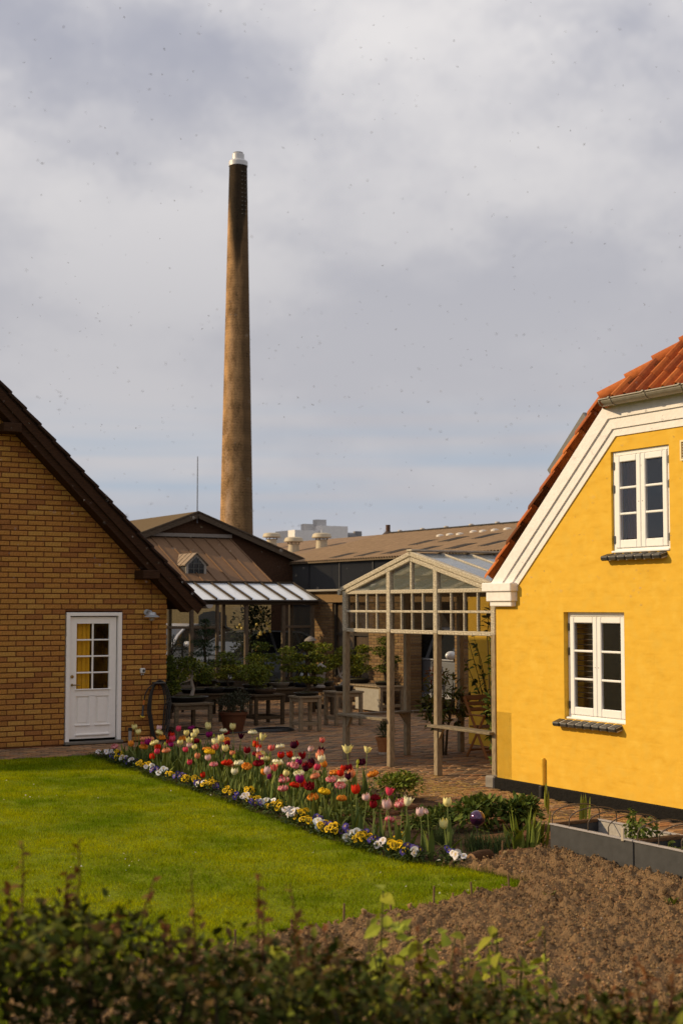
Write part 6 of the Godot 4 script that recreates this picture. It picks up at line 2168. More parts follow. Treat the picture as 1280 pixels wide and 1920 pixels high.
# ---------------------------------------------------------------- raised beds with hoops
func build_raised_beds() -> void:
	var zinc := mottled(Color(0.045, 0.045, 0.046), 0.6, 0.4, 0.9, 0.05)
	zinc.metallic = 0.0
	var cap := mottled(Color(0.36, 0.33, 0.32), 0.5, 0.25, 0.4, 0.05)
	var inner := mottled(Color(0.46, 0.42, 0.37), 0.8, 0.3, 0.4, 0.1)
	var brown := wood(Color(0.17, 0.10, 0.055), 0.85, 0.5, 0, 0.4)
	var soil := mottled(Color(0.07, 0.042, 0.027), 0.95, 0.5, 0.3, 1.0, 0.2, "cell")
	var words := ["grey metal raised bed nearest the yellow house plinth, with seedlings at its right end", "grey metal raised bed at the right frame edge, filled with low green leaves", "grey metal raised bed beyond the right edge of the picture"]
	for k in 3:
		var z0 := -10.30 + k * 1.115
		var z1 := z0 + 1.10
		var o := thing("raised_bed", words[k], "raised bed", Vector3(8.2, 0, z0), 0.0, "metal raised beds in a row")
		var L := z1 - z0
		var f := MB.new()
		f.box(Vector3(0.012, 0.13, L / 2), Vector3(0.022, 0.33, L), Basis(), 0.004)
		part("front_panel", f, zinc, o)
		var b := MB.new()
		b.box(Vector3(0.56, 0.13, L / 2), Vector3(0.022, 0.33, L), Basis(), 0.004)
		part("back_panel", b, inner, o)
		var e := MB.new()
		e.box(Vector3(0.286, 0.13, 0.012), Vector3(0.524, 0.33, 0.022), Basis(), 0.004)
		e.box(Vector3(0.286, 0.13, L - 0.012), Vector3(0.524, 0.33, 0.022), Basis(), 0.004)
		part("end_panel", e, zinc, o)
		var c := MB.new()
		c.box(Vector3(0.012, 0.302, L / 2), Vector3(0.045, 0.014, L + 0.004), Basis(), 0.004)
		c.box(Vector3(0.56, 0.302, L / 2), Vector3(0.045, 0.014, L + 0.004), Basis(), 0.004)
		part("rim", c, cap, o)
		var r := MB.new()
		r.box(Vector3(0.286, 0.297, 0.012), Vector3(0.5, 0.03, 0.04), Basis(), 0.004)
		r.box(Vector3(0.286, 0.297, L - 0.015), Vector3(0.5, 0.03, 0.04), Basis(), 0.004)
		part("end_rim", r, brown, o)
		var s := MB.new()
		s.box(Vector3(0.286, 0.06, L / 2), Vector3(0.52, 0.12, L - 0.05), Basis(), 0.02)
		part("soil", s, soil, o)
		var hk := MB.new()
		hk.box(Vector3(0.545, 0.26, L * 0.42), Vector3(0.012, 0.06, 0.02))
		part("latch", hk, plain(Color(0.1, 0.1, 0.1), 0.5, 0.5), o)
		for i in 4:
			var h := MB.new()
			var zz: float = [0.02, 0.25, 0.5, 0.76][i] * L / 1.07 if k == 0 else [0.03, 0.26, 0.5, 0.8][i] * L
			var pts := [Vector3(0.012, 0.28, zz)]
			for j in 13:
				var a := PI - PI * j / 12.0
				pts.append(Vector3(0.286 + 0.274 * cos(a) * (1.0 if absf(cos(a)) > 0.98 else 1.0), 0.375 + 0.09 * sin(a), zz + 0.02 * sin(a)))
			pts.append(Vector3(0.56, 0.28, zz))
			h.tube(pts, [0.0055], 7)
			part("hoop", h, plain(Color(0.115, 0.085, 0.06), 0.45, 0.5), o)
		if k == 0:
			var tg := MB.new()
			tg.box(Vector3(-0.005, 0.34, L - 0.12), Vector3(0.012, 0.11, 0.035), Basis(), 0.003)
			part("plant_marker", tg, plain(Color(0.42, 0.36, 0.28), 0.8), o)
	var kinds := [[Vector3(8.42, 0.12, -9.38), 0.34, 60, "leafy seedling clump sprouting at the first raised bed's right end"], [Vector3(8.5, 0.12, -9.0), 0.14, 50, "low green seedlings at the left end of the second raised bed"], [Vector3(8.47, 0.12, -8.62), 0.16, 60, "low green seedlings near the right edge in the second raised bed"]]
	for q in kinds:
		var o := thing("seedling_clump", q[3], "seedlings", q[0], 0.0, "seedlings in the raised beds")
		var xf := []
		var cc := []
		var n := 18 if q[1] > 0.2 else 16
		for i in n:
			var p := Vector3(rng.randf_range(-0.12, 0.12), 0, rng.randf_range(-0.2, 0.2))
			var h: float = q[1] * rng.randf_range(0.6, 1.15)
			var st := MB.new()
			st.tube([p, p + Vector3(rng.randf_range(-0.03, 0.03), h, rng.randf_range(-0.03, 0.03))], [0.004, 0.0025], 5)
			part("stem", st, plain(Color(0.13, 0.15, 0.04), 0.7), o)
			for k in 20:
				var y := h * rng.randf_range(0.25, 1.05)
				var a := rng.randf() * TAU
				xf.append(Transform3D(leaf_basis(Vector3(cos(a), 0.2, sin(a)), rng.randf_range(0.6, 1.1)), p + Vector3(0, y, 0)))
				cc.append(vary(Color(0.13, 0.17, 0.03) if k % 2 else Color(0.09, 0.125, 0.025)))
		copies("leaves", leaf_mesh(0.055, 0.036, 0.3, 0.3), leafy(0.6), o, xf, cc)

func build_stakes() -> void:
	var m := wood(Color(0.23, 0.15, 0.085), 0.85, 0.4, 1, 0.3)
	var q := [[7.76, -10.43, 0.17, "short wooden stick farthest back, beside the sawn log at the bed's end"], [7.43, -9.4, 0.16, "short wooden stick standing alone in the dug soil right of the lawn"], [6.88, -9.16, 0.16, "first wooden stick on the lawn border, by the lawn's right tip"], [6.53, -9.17, 0.13, "second wooden stick on the lawn border from its right tip"], [6.09, -9.05, 0.16, "third wooden stick on the lawn border from its right tip"], [5.65, -8.95, 0.15, "fourth wooden stick on the lawn border from its right tip"], [5.19, -8.85, 0.16, "fifth wooden stick on the lawn border from its right tip"], [4.7, -8.72, 0.13, "sixth wooden stick on the lawn border, half behind the hedge shoots"], [4.21, -8.58, 0.14, "last wooden stick on the lawn border, close above the hedge"]]
	for s in q:
		var o := MB.new()
		var t := Vector3(rng.randf_range(-0.012, 0.012), s[2], rng.randf_range(-0.012, 0.012))
		o.tube([Vector3(0, -0.06, 0), t * 0.5, t], [0.0085, 0.0085, 0.0075], 7)
		o.blob(Vector3(0.0, 0.01, 0), Vector3(0.035, 0.02, 0.03), 8, 5)
		var i := part("wooden_stake", o, m, self)
		i.position = Vector3(s[0], 0.0, s[1])
		tag(i, s[3], "stake", "sticks marking the lawn border")

# ---------------------------------------------------------------- tulips
const TULIPS := "cs:8.08,19.79,0.50 cs:7.87,19.21,0.49 ps:8.27,19.46,0.50 cD:8.00,18.90,0.50 hs:8.42,19.17,0.50 mD:8.71,19.32,0.50 cs:8.30,18.53,0.50 cs:8.21,18.09,0.50 aD:7.85,19.05,0.39 aD:7.88,18.90,0.40 ms:7.83,18.84,0.37 os:7.87,19.40,0.30 hs:7.94,19.27,0.30 oD:7.86,18.95,0.30 cD:7.80,18.49,0.40 rs:7.94,18.72,0.30 oD:8.16,19.03,0.40 gb:7.75,18.12,0.41 cs:8.04,18.17,0.40 hs:8.21,18.71,0.40 rs:8.40,19.28,0.40 ds:8.38,19.39,0.40 oD:8.35,18.72,0.40 cL:8.28,18.39,0.40 ps:8.02,17.91,0.40 hs:7.75,17.23,0.40 cs:7.98,17.51,0.40 aD:7.72,17.83,0.35 hs:7.77,18.25,0.29 rs:7.77,18.45,0.20 ms:7.85,18.10,0.40 ds:8.01,18.36,0.40 hs:7.67,17.07,0.26 as:7.91,17.33,0.30 fD:7.94,20.34,0.18 cs:9.09,19.64,0.50 cs:8.98,19.27,0.50 cs:8.49,18.51,0.50 ms:8.86,19.11,0.40 ms:9.02,19.22,0.40 ds:8.85,19.42,0.40 dD:8.37,18.33,0.40 gb:8.40,18.23,0.40 oD:7.98,17.26,0.40 yD:7.88,16.91,0.40 ps:7.64,16.26,0.39 fD:7.63,16.16,0.32 wD:8.87,18.69,0.50 gb:8.96,18.95,0.40 cs:8.36,17.45,0.50 wD:8.68,18.25,0.40 cs:8.46,17.92,0.40 ls:8.34,17.47,0.40 dD:9.29,19.27,0.40 oD:8.87,18.32,0.40 ds:8.62,17.83,0.40 cs:8.27,17.09,0.40 aD:7.61,15.89,0.36 rD:7.61,15.66,0.40 as:8.50,17.46,0.30 cs:9.34,19.06,0.50 kL:9.16,18.54,0.40 wD:9.09,18.16,0.50 wD:7.69,15.55,0.40 ws:7.60,15.55,0.29 gb:7.95,16.18,0.40 rs:7.63,16.46,0.16 gb:8.76,17.31,0.50 ob:8.81,17.45,0.40 cL:8.84,17.26,0.50 rs:8.85,17.43,0.40 rs:8.72,17.07,0.40 ds:8.44,16.83,0.40 ps:8.52,16.78,0.40 dD:8.27,16.37,0.40 cs:8.41,16.37,0.40 as:8.25,16.16,0.40 ms:8.08,15.89,0.40 cD:8.12,15.79,0.40 dD:7.89,15.43,0.40 oD:7.65,15.24,0.40 ps:7.49,14.57,0.40 os:7.90,15.28,0.30 ms:7.69,14.84,0.30 ls:8.33,15.95,0.50 wD:8.50,16.09,0.50 ms:8.48,16.10,0.40 rs:8.54,16.06,0.40 rs:8.62,16.09,0.40 gb:8.70,16.05,0.40 ks:8.72,16.12,0.50 ds:8.93,16.33,0.50 ps:8.61,15.64,0.50 wD:8.40,15.56,0.40 ms:8.30,15.26,0.40 dL:8.69,15.75,0.40 dD:8.19,14.92,0.40 fD:8.09,14.98,0.40 fD:8.06,15.06,0.40 wD:8.05,15.41,0.40 cD:7.99,15.17,0.40 lL:7.74,14.73,0.40 ls:8.98,15.81,0.58 kL:8.74,15.48,0.50 ls:8.64,15.17,0.50 as:8.35,14.83,0.50 ws:8.27,14.53,0.50 os:8.53,14.86,0.40 ks:8.37,15.02,0.40 hs:8.17,14.60,0.40 ks:8.08,14.53,0.40 wD:7.79,14.21,0.40 ms:7.47,13.76,0.40 dD:7.89,14.84,0.30 fD:7.70,14.48,0.30 rD:7.38,13.68,0.35 fD:7.39,13.86,0.29 dD:7.34,13.19,0.40 aD:7.84,13.88,0.40 cs:7.68,14.33,0.40 oD:7.57,13.57,0.22 rs:7.70,14.08,0.30 oD:8.18,14.04,0.40 rs:8.39,14.35,0.40 rs:8.18,13.92,0.40 fD:7.85,13.59,0.40 fD:7.65,13.16,0.40 wD:7.88,13.41,0.40 ks:8.03,13.60,0.40 cL:8.66,14.59,0.58 cL:8.76,14.46,0.58 kD:8.53,14.05,0.50 gb:8.43,14.10,0.50 gb:8.63,14.53,0.40 ds:8.48,14.30,0.40 as:8.29,13.92,0.40 oD:8.45,13.76,0.40 yD:7.28,12.76,0.39 rs:7.21,12.07,0.48 ps:7.20,11.93,0.43 dD:7.40,12.07,0.40 hL:7.27,11.67,0.50 oD:7.46,12.78,0.30 ds:7.18,11.68,0.39 ps:7.19,11.37,0.42 fD:7.19,11.24,0.46 wL:7.20,11.11,0.47 fD:7.19,11.43,0.28 ps:7.21,10.88,0.41 pb:7.19,10.72,0.45 cs:7.39,10.74,0.50 cs:7.44,10.82,0.30"
const PANSIES := "w:7.75,20.39 w:7.80,20.20 v:7.71,19.74 y:7.89,20.06 y:7.69,19.58 w:7.70,19.38 y:7.70,19.46 v:7.70,19.21 w:7.63,18.90 y:7.61,18.54 v:7.66,18.91 y:7.74,18.46 w:7.58,18.09 v:7.53,17.78 W:7.54,17.53 y:7.49,17.23 v:7.54,17.04 y:7.47,16.68 y:7.53,16.58 v:7.42,16.14 w:7.42,16.08 y:7.42,15.96 y:7.64,16.19 v:7.44,15.74 y:7.41,15.37 v:7.34,14.93 w:7.32,14.68 y:7.61,15.19 y:7.36,14.57 v:7.26,14.30 W:7.38,14.25 y:7.27,13.91 y:7.41,14.03 w:7.25,13.54 w:7.30,13.47 w:7.15,13.26 y:7.26,13.26 y:7.35,13.30 y:7.10,12.90 v:7.21,12.85 W:7.06,12.52 y:7.05,12.43 v:7.09,12.38 y:7.14,12.27 y:7.04,12.24 v:7.16,12.14 W:7.04,11.79 y:7.01,11.62 y:7.10,11.64 y:6.99,11.60 v:7.18,11.82 v:7.00,11.38 w:7.01,11.20 y:7.09,11.18 y:7.31,11.40 y:7.00,11.04 y:7.01,10.96 v:7.03,10.88 v:7.04,10.78 w:7.01,10.70 v:7.27,10.58 w:7.22,10.40"
const TC := {"c": ["cream", Color(0.86, 0.74, 0.32), Color(0.80, 0.78, 0.38)], "w": ["white", Color(0.86, 0.80, 0.60), Color(0.80, 0.76, 0.45)], "p": ["pale pink", Color(0.74, 0.46, 0.50), Color(0.80, 0.62, 0.58)], "h": ["crimson pink", Color(0.68, 0.035, 0.10), Color(0.74, 0.16, 0.22)], "m": ["purple magenta", Color(0.26, 0.008, 0.13), Color(0.32, 0.03, 0.17)], "d": ["dark red", Color(0.20, 0.006, 0.012), Color(0.26, 0.01, 0.02)], "k": ["black purple", Color(0.05, 0.006, 0.02), Color(0.07, 0.008, 0.024)], "r": ["scarlet", Color(0.60, 0.022, 0.008), Color(0.68, 0.05, 0.012)], "o": ["orange", Color(0.80, 0.24, 0.025), Color(0.84, 0.40, 0.06)], "a": ["apricot pink", Color(0.78, 0.25, 0.13), Color(0.84, 0.42, 0.22)], "y": ["golden yellow", Color(0.84, 0.50, 0.012), Color(0.86, 0.58, 0.03)], "f": ["pink and white", Color(0.70, 0.10, 0.16), Color(0.86, 0.62, 0.55)], "l": ["red and cream", Color(0.70, 0.035, 0.05), Color(0.82, 0.55, 0.40)], "g": ["green", Color(0.40, 0.44, 0.05), Color(0.55, 0.52, 0.07)]}
const TF := {"s": "cup", "D": "double", "L": "pointed", "b": "bud"}

func petal(b: MB, az: float, r0: float, R: float, H: float, w: float, flare: float, point: float, c0: Color, c1: Color, ruffle: float) -> void:
	var nu := 4
	var nv := 5
	var g := []
	for j in nv + 1:
		var v := float(j) / nv
		var rad := R * sin(PI * lerpf(0.09, 0.73, pow(v, 0.62))) + flare * pow(v, 2.5)
		var wid := w * pow(sin(PI * clampf(0.13 + v * (0.80 + 0.04 * (1.0 - point)), 0, 1)), 0.8 + point * 0.7)
		if j == nv: wid *= 0.35 * (1.0 - point * 0.8)
		var row := []
		for i in nu + 1:
			var u := float(i) / nu * 2.0 - 1.0
			var a := az + u * wid
			var rr := rad * (1.0 - 0.10 * u * u) + ruffle * sin(i * 2.6 + j * 1.7 + az * 3.0)
			var y := H * v * (1.0 - 0.06 * u * u) + (0.03 * H if absf(u) < 0.3 and j == nv else 0.0) + ruffle * cos(i * 3.1 + az * 5.0)
			row.append(Vector3(rr * cos(a), y, rr * sin(a)))
		g.append(row)
	var base := b.v.size()
	for j in nv + 1:
		for i in nu + 1:
			var du: Vector3 = g[j][mini(i + 1, nu)] - g[j][maxi(i - 1, 0)]
			var dv: Vector3 = g[mini(j + 1, nv)][i] - g[maxi(j - 1, 0)][i]
			var v := float(j) / nv
			var u := absf(float(i) / nu * 2.0 - 1.0)
			b.col = c0.lerp(c1, clampf(maxf(u * u * 0.8, (v - 0.75) * 2.4), 0, 1))
			b.vert(g[j][i], dv.cross(du).normalized())
	b.col = Color.WHITE
	for j in nv:
		for i in nu:
			var a := base + j * (nu + 1) + i
			b.ix.append_array(PackedInt32Array([a, a + 1, a + nu + 1, a + 1, a + nu + 2, a + nu + 1]))

func tulip_bloom(form: String, c0: Color, c1: Color, sd: int) -> ArrayMesh:
	var b := MB.new()
	rng.seed = 900 + sd
	var o := rng.randf() * TAU
	if form == "s":
		for ring in 2:
			for i in 3:
				petal(b, o + TAU * i / 3 + ring * PI / 3, 0.008, 0.031 - ring * 0.002, 0.062 + rng.randf_range(-0.004, 0.004), 0.72, 0.002 * ring, 0.25, c0, c1, 0.0006)
	elif form == "b":
		for i in 3:
			petal(b, o + TAU * i / 3, 0.005, 0.016, 0.055, 0.95, -0.008, 0.6, c0, c1, 0.0)
	elif form == "L":
		for ring in 2:
			for i in 3:
				petal(b, o + TAU * i / 3 + ring * PI / 3, 0.008, 0.026, 0.07 + rng.randf_range(-0.004, 0.004), 0.66, 0.022 + 0.004 * ring, 0.95, c0, c1, 0.0005)
	else:
		for ring in 3:
			var n := [7, 6, 4][ring] as int
			for i in n:
				petal(b, o + TAU * i / n + ring * 0.5, 0.006, [0.046, 0.034, 0.018][ring], [0.042, 0.05, 0.052][ring] + rng.randf_range(-0.005, 0.005), [0.52, 0.55, 0.7][ring], 0.004, 0.1, c0, c1, 0.0028)
	return b.mesh()

func tulip_leaf(l: float, w: float, lean: float) -> ArrayMesh:
	var b := MB.new()
	var rows := []
	for i in 7:
		var t := i / 6.0
		var c := Vector3(0.008 + lean * t * t * l, l * (t - 0.18 * lean * t * t), 0)
		var ww := w * sin(PI * clampf(0.16 + t * 0.84, 0, 1)) * (1.0 if i < 6 else 0.0)
		rows.append([c + Vector3(0.35 * ww, 0.1 * ww, -ww), c, c + Vector3(0.35 * ww, 0.1 * ww, ww)])
	for i in 6:
		for k in 2:
			b.quad(rows[i][k], rows[i + 1][k], rows[i + 1][k + 1], rows[i][k + 1])
	return b.mesh()

func unique_labels(list: Array) -> void:       # list of [node, base label, screen x]: twins are told apart by their order from the left
	var by := {}
	for e in list:
		if not by.has(e[1]): by[e[1]] = []
		by[e[1]].append(e)
	var ords := ["first", "second", "third", "fourth", "fifth", "sixth", "seventh", "eighth"]
	var nums := ["", "", "two", "three", "four", "five", "six", "seven", "eight"]
	for k in by:
		var a: Array = by[k]
		a.sort_custom(func(p, q): return p[2] < q[2])
		for i in a.size():
			var s: String = k
			if a.size() == 2:
				s += ", " + ["left", "right"][i] + " of two"
			elif a.size() > 2:
				s += ", %s from left of %s" % [ords[mini(i, 7)], nums[mini(a.size(), 8)]]
			a[i][0].set_meta("label", s)

func place_words(x: float, z: float) -> String:
	var t := (x - lawn_edge(z))
	var row := "by the lawn" if t < 0.38 else ("mid bed" if t < 0.85 else "courtyard side")
	var zone := "near the white door"
	if z > -18.2: zone = "before the potted bush"
	if z > -16.9: zone = "before the pale stool"
	if z > -15.3: zone = "left of the pergola post"
	if z > -13.9: zone = "below the terracotta pot"
	if z > -12.9: zone = "in the sparse right part"
	if z > -11.3: zone = "at the far right end"
	return row + " " + zone

func build_tulips() -> void:
	var pm := leafy(0.55, 0.5)
	var gm := leafy(0.45, 0.45)
	var sm := plain(Color(0.16, 0.20, 0.045), 0.6)
	gm.albedo_color = Color.WHITE
	var stem := MB.new()
	stem.tube([Vector3(0, 0, 0), Vector3(0.008, 0.35, 0.004), Vector3(-0.004, 0.7, 0.0), Vector3(0, 1.0, 0)], [0.0048, 0.0044, 0.004, 0.0042], 6)
	var stem_mesh := stem.mesh()
	var blooms := {}
	var leaves := [tulip_leaf(0.26, 0.024, 0.25), tulip_leaf(0.22, 0.03, 0.55), tulip_leaf(0.3, 0.02, 0.12), tulip_leaf(0.2, 0.026, 0.8)]
	var lmats := []
	for c in [Color(0.115, 0.15, 0.036), Color(0.155, 0.185, 0.04), Color(0.09, 0.125, 0.036)]:
		var m := leafy(0.45, 0.45)
		m.albedo_color = c.linear_to_srgb()
		lmats.append(m)
	var list := []
	var n := 0
	for e in TULIPS.split(" "):
		var kind := e.get_slice(":", 0)
		var q := e.get_slice(":", 1).split(",")
		var x := float(q[0])
		var z := -float(q[1])
		var h := float(q[2])
		n += 1
		var key := kind + str(n % 3)
		if not blooms.has(key):
			var c: Array = TC[kind[0]]
			blooms[key] = tulip_bloom(kind[1], vary(c[1], 0.06), c[2], n)
		rng.seed = 4000 + n
		var t := thing("tulip", "", "tulip", Vector3(x, 0, z), rng.randf() * TAU, "tulips in the long flower bed")
		var s: float = {"s": 1.38, "D": 1.3, "L": 1.38, "b": 1.1}[kind[1]] * rng.randf_range(0.85, 1.15)
		var bh := 0.055 * s
		var lean := Basis(Vector3.RIGHT, rng.randf_range(-0.15, 0.15)) * Basis(Vector3.BACK, rng.randf_range(-0.15, 0.15))
		var sh := maxf(0.05, h - bh * 0.55)
		place("stem", stem_mesh, sm, t, Vector3.ZERO, lean * Basis.from_scale(Vector3(1, sh, 1)))
		place("bloom", blooms[key], pm, t, lean * Vector3(0, sh, 0), lean * Basis(Vector3.RIGHT, rng.randf_range(-0.4, 0.4)) * Basis.from_scale(Vector3(s * rng.randf_range(0.85, 1.2), s * rng.randf_range(0.9, 1.08), s)))
		var k := 3 + rng.randi() % 2
		for i in k:
			place("leaf", leaves[rng.randi() % 4], lmats[rng.randi() % 3], t, Vector3.ZERO, Basis(Vector3.UP, TAU * i / k + rng.randf_range(-0.6, 0.6)) * Basis.from_scale(Vector3(1, 1, 1) * clampf(h / 0.42, 0.65, 1.25) * rng.randf_range(0.85, 1.15)))
		var tall := "tall " if h > 0.45 else ("low " if h < 0.31 else "")
		list.append([t, tall + TC[kind[0]][0] + " " + TF[kind[1]] + (" tulip " if kind[1] != "b" else " of a tulip ") + place_words(x, z), on_screen(Vector3(x, h, z)).x])
	unique_labels(list)
	# leaf tufts of tulips that have no flower yet, filling the bed
	rng.seed = 77
	var xf := []
	for i in 520:
		var z := rng.randf_range(-20.2, -13.2)
		var far := 9.35 if z < -17.5 else lerpf(9.3, 8.6, clampf((z + 17.5) / 3.0, 0, 1))
		var x := rng.randf_range(lawn_edge(z) + 0.2, far)
		for k in 3:
			xf.append(Transform3D(Basis(Vector3.UP, rng.randf() * TAU) * Basis.from_scale(Vector3.ONE * rng.randf_range(0.5, 1.0)), Vector3(x, 0, z)))
	var lc := []
	for i in xf.size(): lc.append(vary(Color(0.14, 0.17, 0.036), 0.35))
	tag(copies("tulip_leaves", leaves[0], leafy(0.45, 0.45), self, xf, lc), "grey green tulip leaves filling the bed between the flowers", "leaves")

# ---------------------------------------------------------------- pansies along the lawn edge
func pansy_mesh(c: Color, eye: Color, mid: Color) -> ArrayMesh:
	var b := MB.new()
	for q in [[0.6, 0.021, 0.021], [PI - 0.6, 0.021, 0.021], [-0.15, 0.02, 0.022], [PI + 0.15, 0.02, 0.022], [-PI / 2, 0.022, 0.027]]:
		var d := Vector3(cos(q[0]), sin(q[0]), 0)
		var w := Vector3(-d.y, d.x, 0)
		var zo := 0.002 if q[0] > 0.3 and q[0] < 3 else 0.005
		var pts := []
		for j in 4:
			var t := j / 3.0
			var row := []
			var ww: float = q[1] * sin(PI * clampf(0.12 + t * 0.72, 0, 1))
			for i in 4:
				var u := i / 3.0 * 2 - 1
				row.append(d * q[2] * t * (1.25 - 0.2 * u * u) + w * ww * u + Vector3(0, 0, zo + 0.004 * sin(i * 2.3 + q[0]) * t + 0.003 * t))
			pts.append(row)
		var base := b.v.size()
		for j in 4:
			for i in 4:
				b.col = [mid, eye, c.lerp(eye, 0.15), c][j] if q[0] < 0.3 or q[0] > 3 else [mid, c.lerp(eye, 0.5), c, c][j]
				b.vert(pts[j][i], Vector3(0, 0.1, 1).normalized())
		for j in 3:
			for i in 3:
				var a := base + j * 4 + i
				b.ix.append_array(PackedInt32Array([a, a + 1, a + 4, a + 1, a + 5, a + 4]))
	b.col = Color.WHITE
	return b.mesh()

func build_pansies() -> void:
	rng.seed = 515
	var mats := leafy(0.35, 0.6)
	var kinds := {"y": ["yellow dark eyed", Color(0.86, 0.55, 0.015), Color(0.025, 0.008, 0.012)], "w": ["white", Color(0.78, 0.76, 0.74), Color(0.5, 0.45, 0.5)], "W": ["big white", Color(0.80, 0.78, 0.76), Color(0.6, 0.58, 0.6)], "v": ["violet blue", Color(0.10, 0.075, 0.33), Color(0.05, 0.03, 0.18)]}
	var fm := {}
	for k in kinds:
		fm[k] = [pansy_mesh(kinds[k][1], kinds[k][2], Color(0.6, 0.4, 0.02)), pansy_mesh(vary(kinds[k][1], 0.15), kinds[k][2], Color(0.6, 0.4, 0.02))]
	fm["v2"] = [pansy_mesh(Color(0.035, 0.02, 0.07), Color(0.015, 0.008, 0.03), Color(0.5, 0.35, 0.02))]
	var lm := leaf_mesh(0.045, 0.022)
	var list := []
	var n := 0
	for e in PANSIES.split(" "):
		var kind := e.get_slice(":", 0)
		var q := e.get_slice(":", 1).split(",")
		var x := float(q[0])
		var z := -float(q[1])
		n += 1
		var t := thing("pansy", "", "pansy", Vector3(x, 0, z), 0.0, "pansies edging the lawn")
		crown("foliage", t, [[Vector3(0, 0.05, 0), Vector3(0.11, 0.055, 0.11)]], 90, lm, leafy(0.3), [Color(0.045, 0.065, 0.02), Color(0.06, 0.085, 0.022)])
		var cnt := 7 if kind == "W" else (6 if kind == "y" else (7 if kind == "v" else 5))
		for i in cnt:
			var a := rng.randf_range(-PI, PI)
			var r := rng.randf_range(0.01, 0.095)
			var p := Vector3(cos(a) * r, 0.125 - r * 0.5 + rng.randf_range(-0.012, 0.015), sin(a) * r)
			var face := Vector3(-0.62, 0.35, 0.55) + rand_dir() * 0.45
			var bs := Basis.looking_at(-face.normalized(), Vector3.UP)
			var sc := 1.5 if kind == "W" else rng.randf_range(1.0, 1.4)
			if kind == "v": sc = rng.randf_range(0.85, 1.15)
			var ms: ArrayMesh = fm["v2"][0] if kind == "v" and rng.randf() < 0.3 else fm[kind][rng.randi() % 2]
			place("flower", ms, mats, t, p, bs * Basis.from_scale(Vector3.ONE * sc))
		list.append([t, kinds[kind][0] + " pansy clump " + place_words(x, z).replace("by the lawn ", "").replace("mid bed ", ""), on_screen(Vector3(x, 0.1, z)).x])
	unique_labels(list)

# ---------------------------------------------------------------- the rest of the flower bed
func leafy_clump(label: String, at: Vector3, r: float, h: float, cnt: int, lm: Mesh, cols: Array, cat := "plant") -> Node3D:
	var o := thing("garden_plant", label, cat, at, 0.0, "green plants in the bed's right part")
	for i in 7:
		var a := TAU * i / 7.0
		var s := MB.new()
		s.tube([Vector3(0, 0, 0), Vector3(cos(a) * r * 0.4, h * 0.6, sin(a) * r * 0.4), Vector3(cos(a) * r * 0.7, h * 0.9, sin(a) * r * 0.7)], [0.005, 0.004, 0.002], 5)
		part("stem", s, plain(Color(0.08, 0.10, 0.03), 0.8), o)
	crown("leaves", o, [[Vector3(0, h * 0.55, 0), Vector3(r, h * 0.5, r)], [Vector3(r * 0.3, h * 0.75, 0), Vector3(r * 0.5, h * 0.3, r * 0.5)], [Vector3(-r * 0.3, h * 0.7, r * 0.2), Vector3(r * 0.5, h * 0.3, r * 0.5)]], cnt, lm, leafy(0.5), cols)
	return o

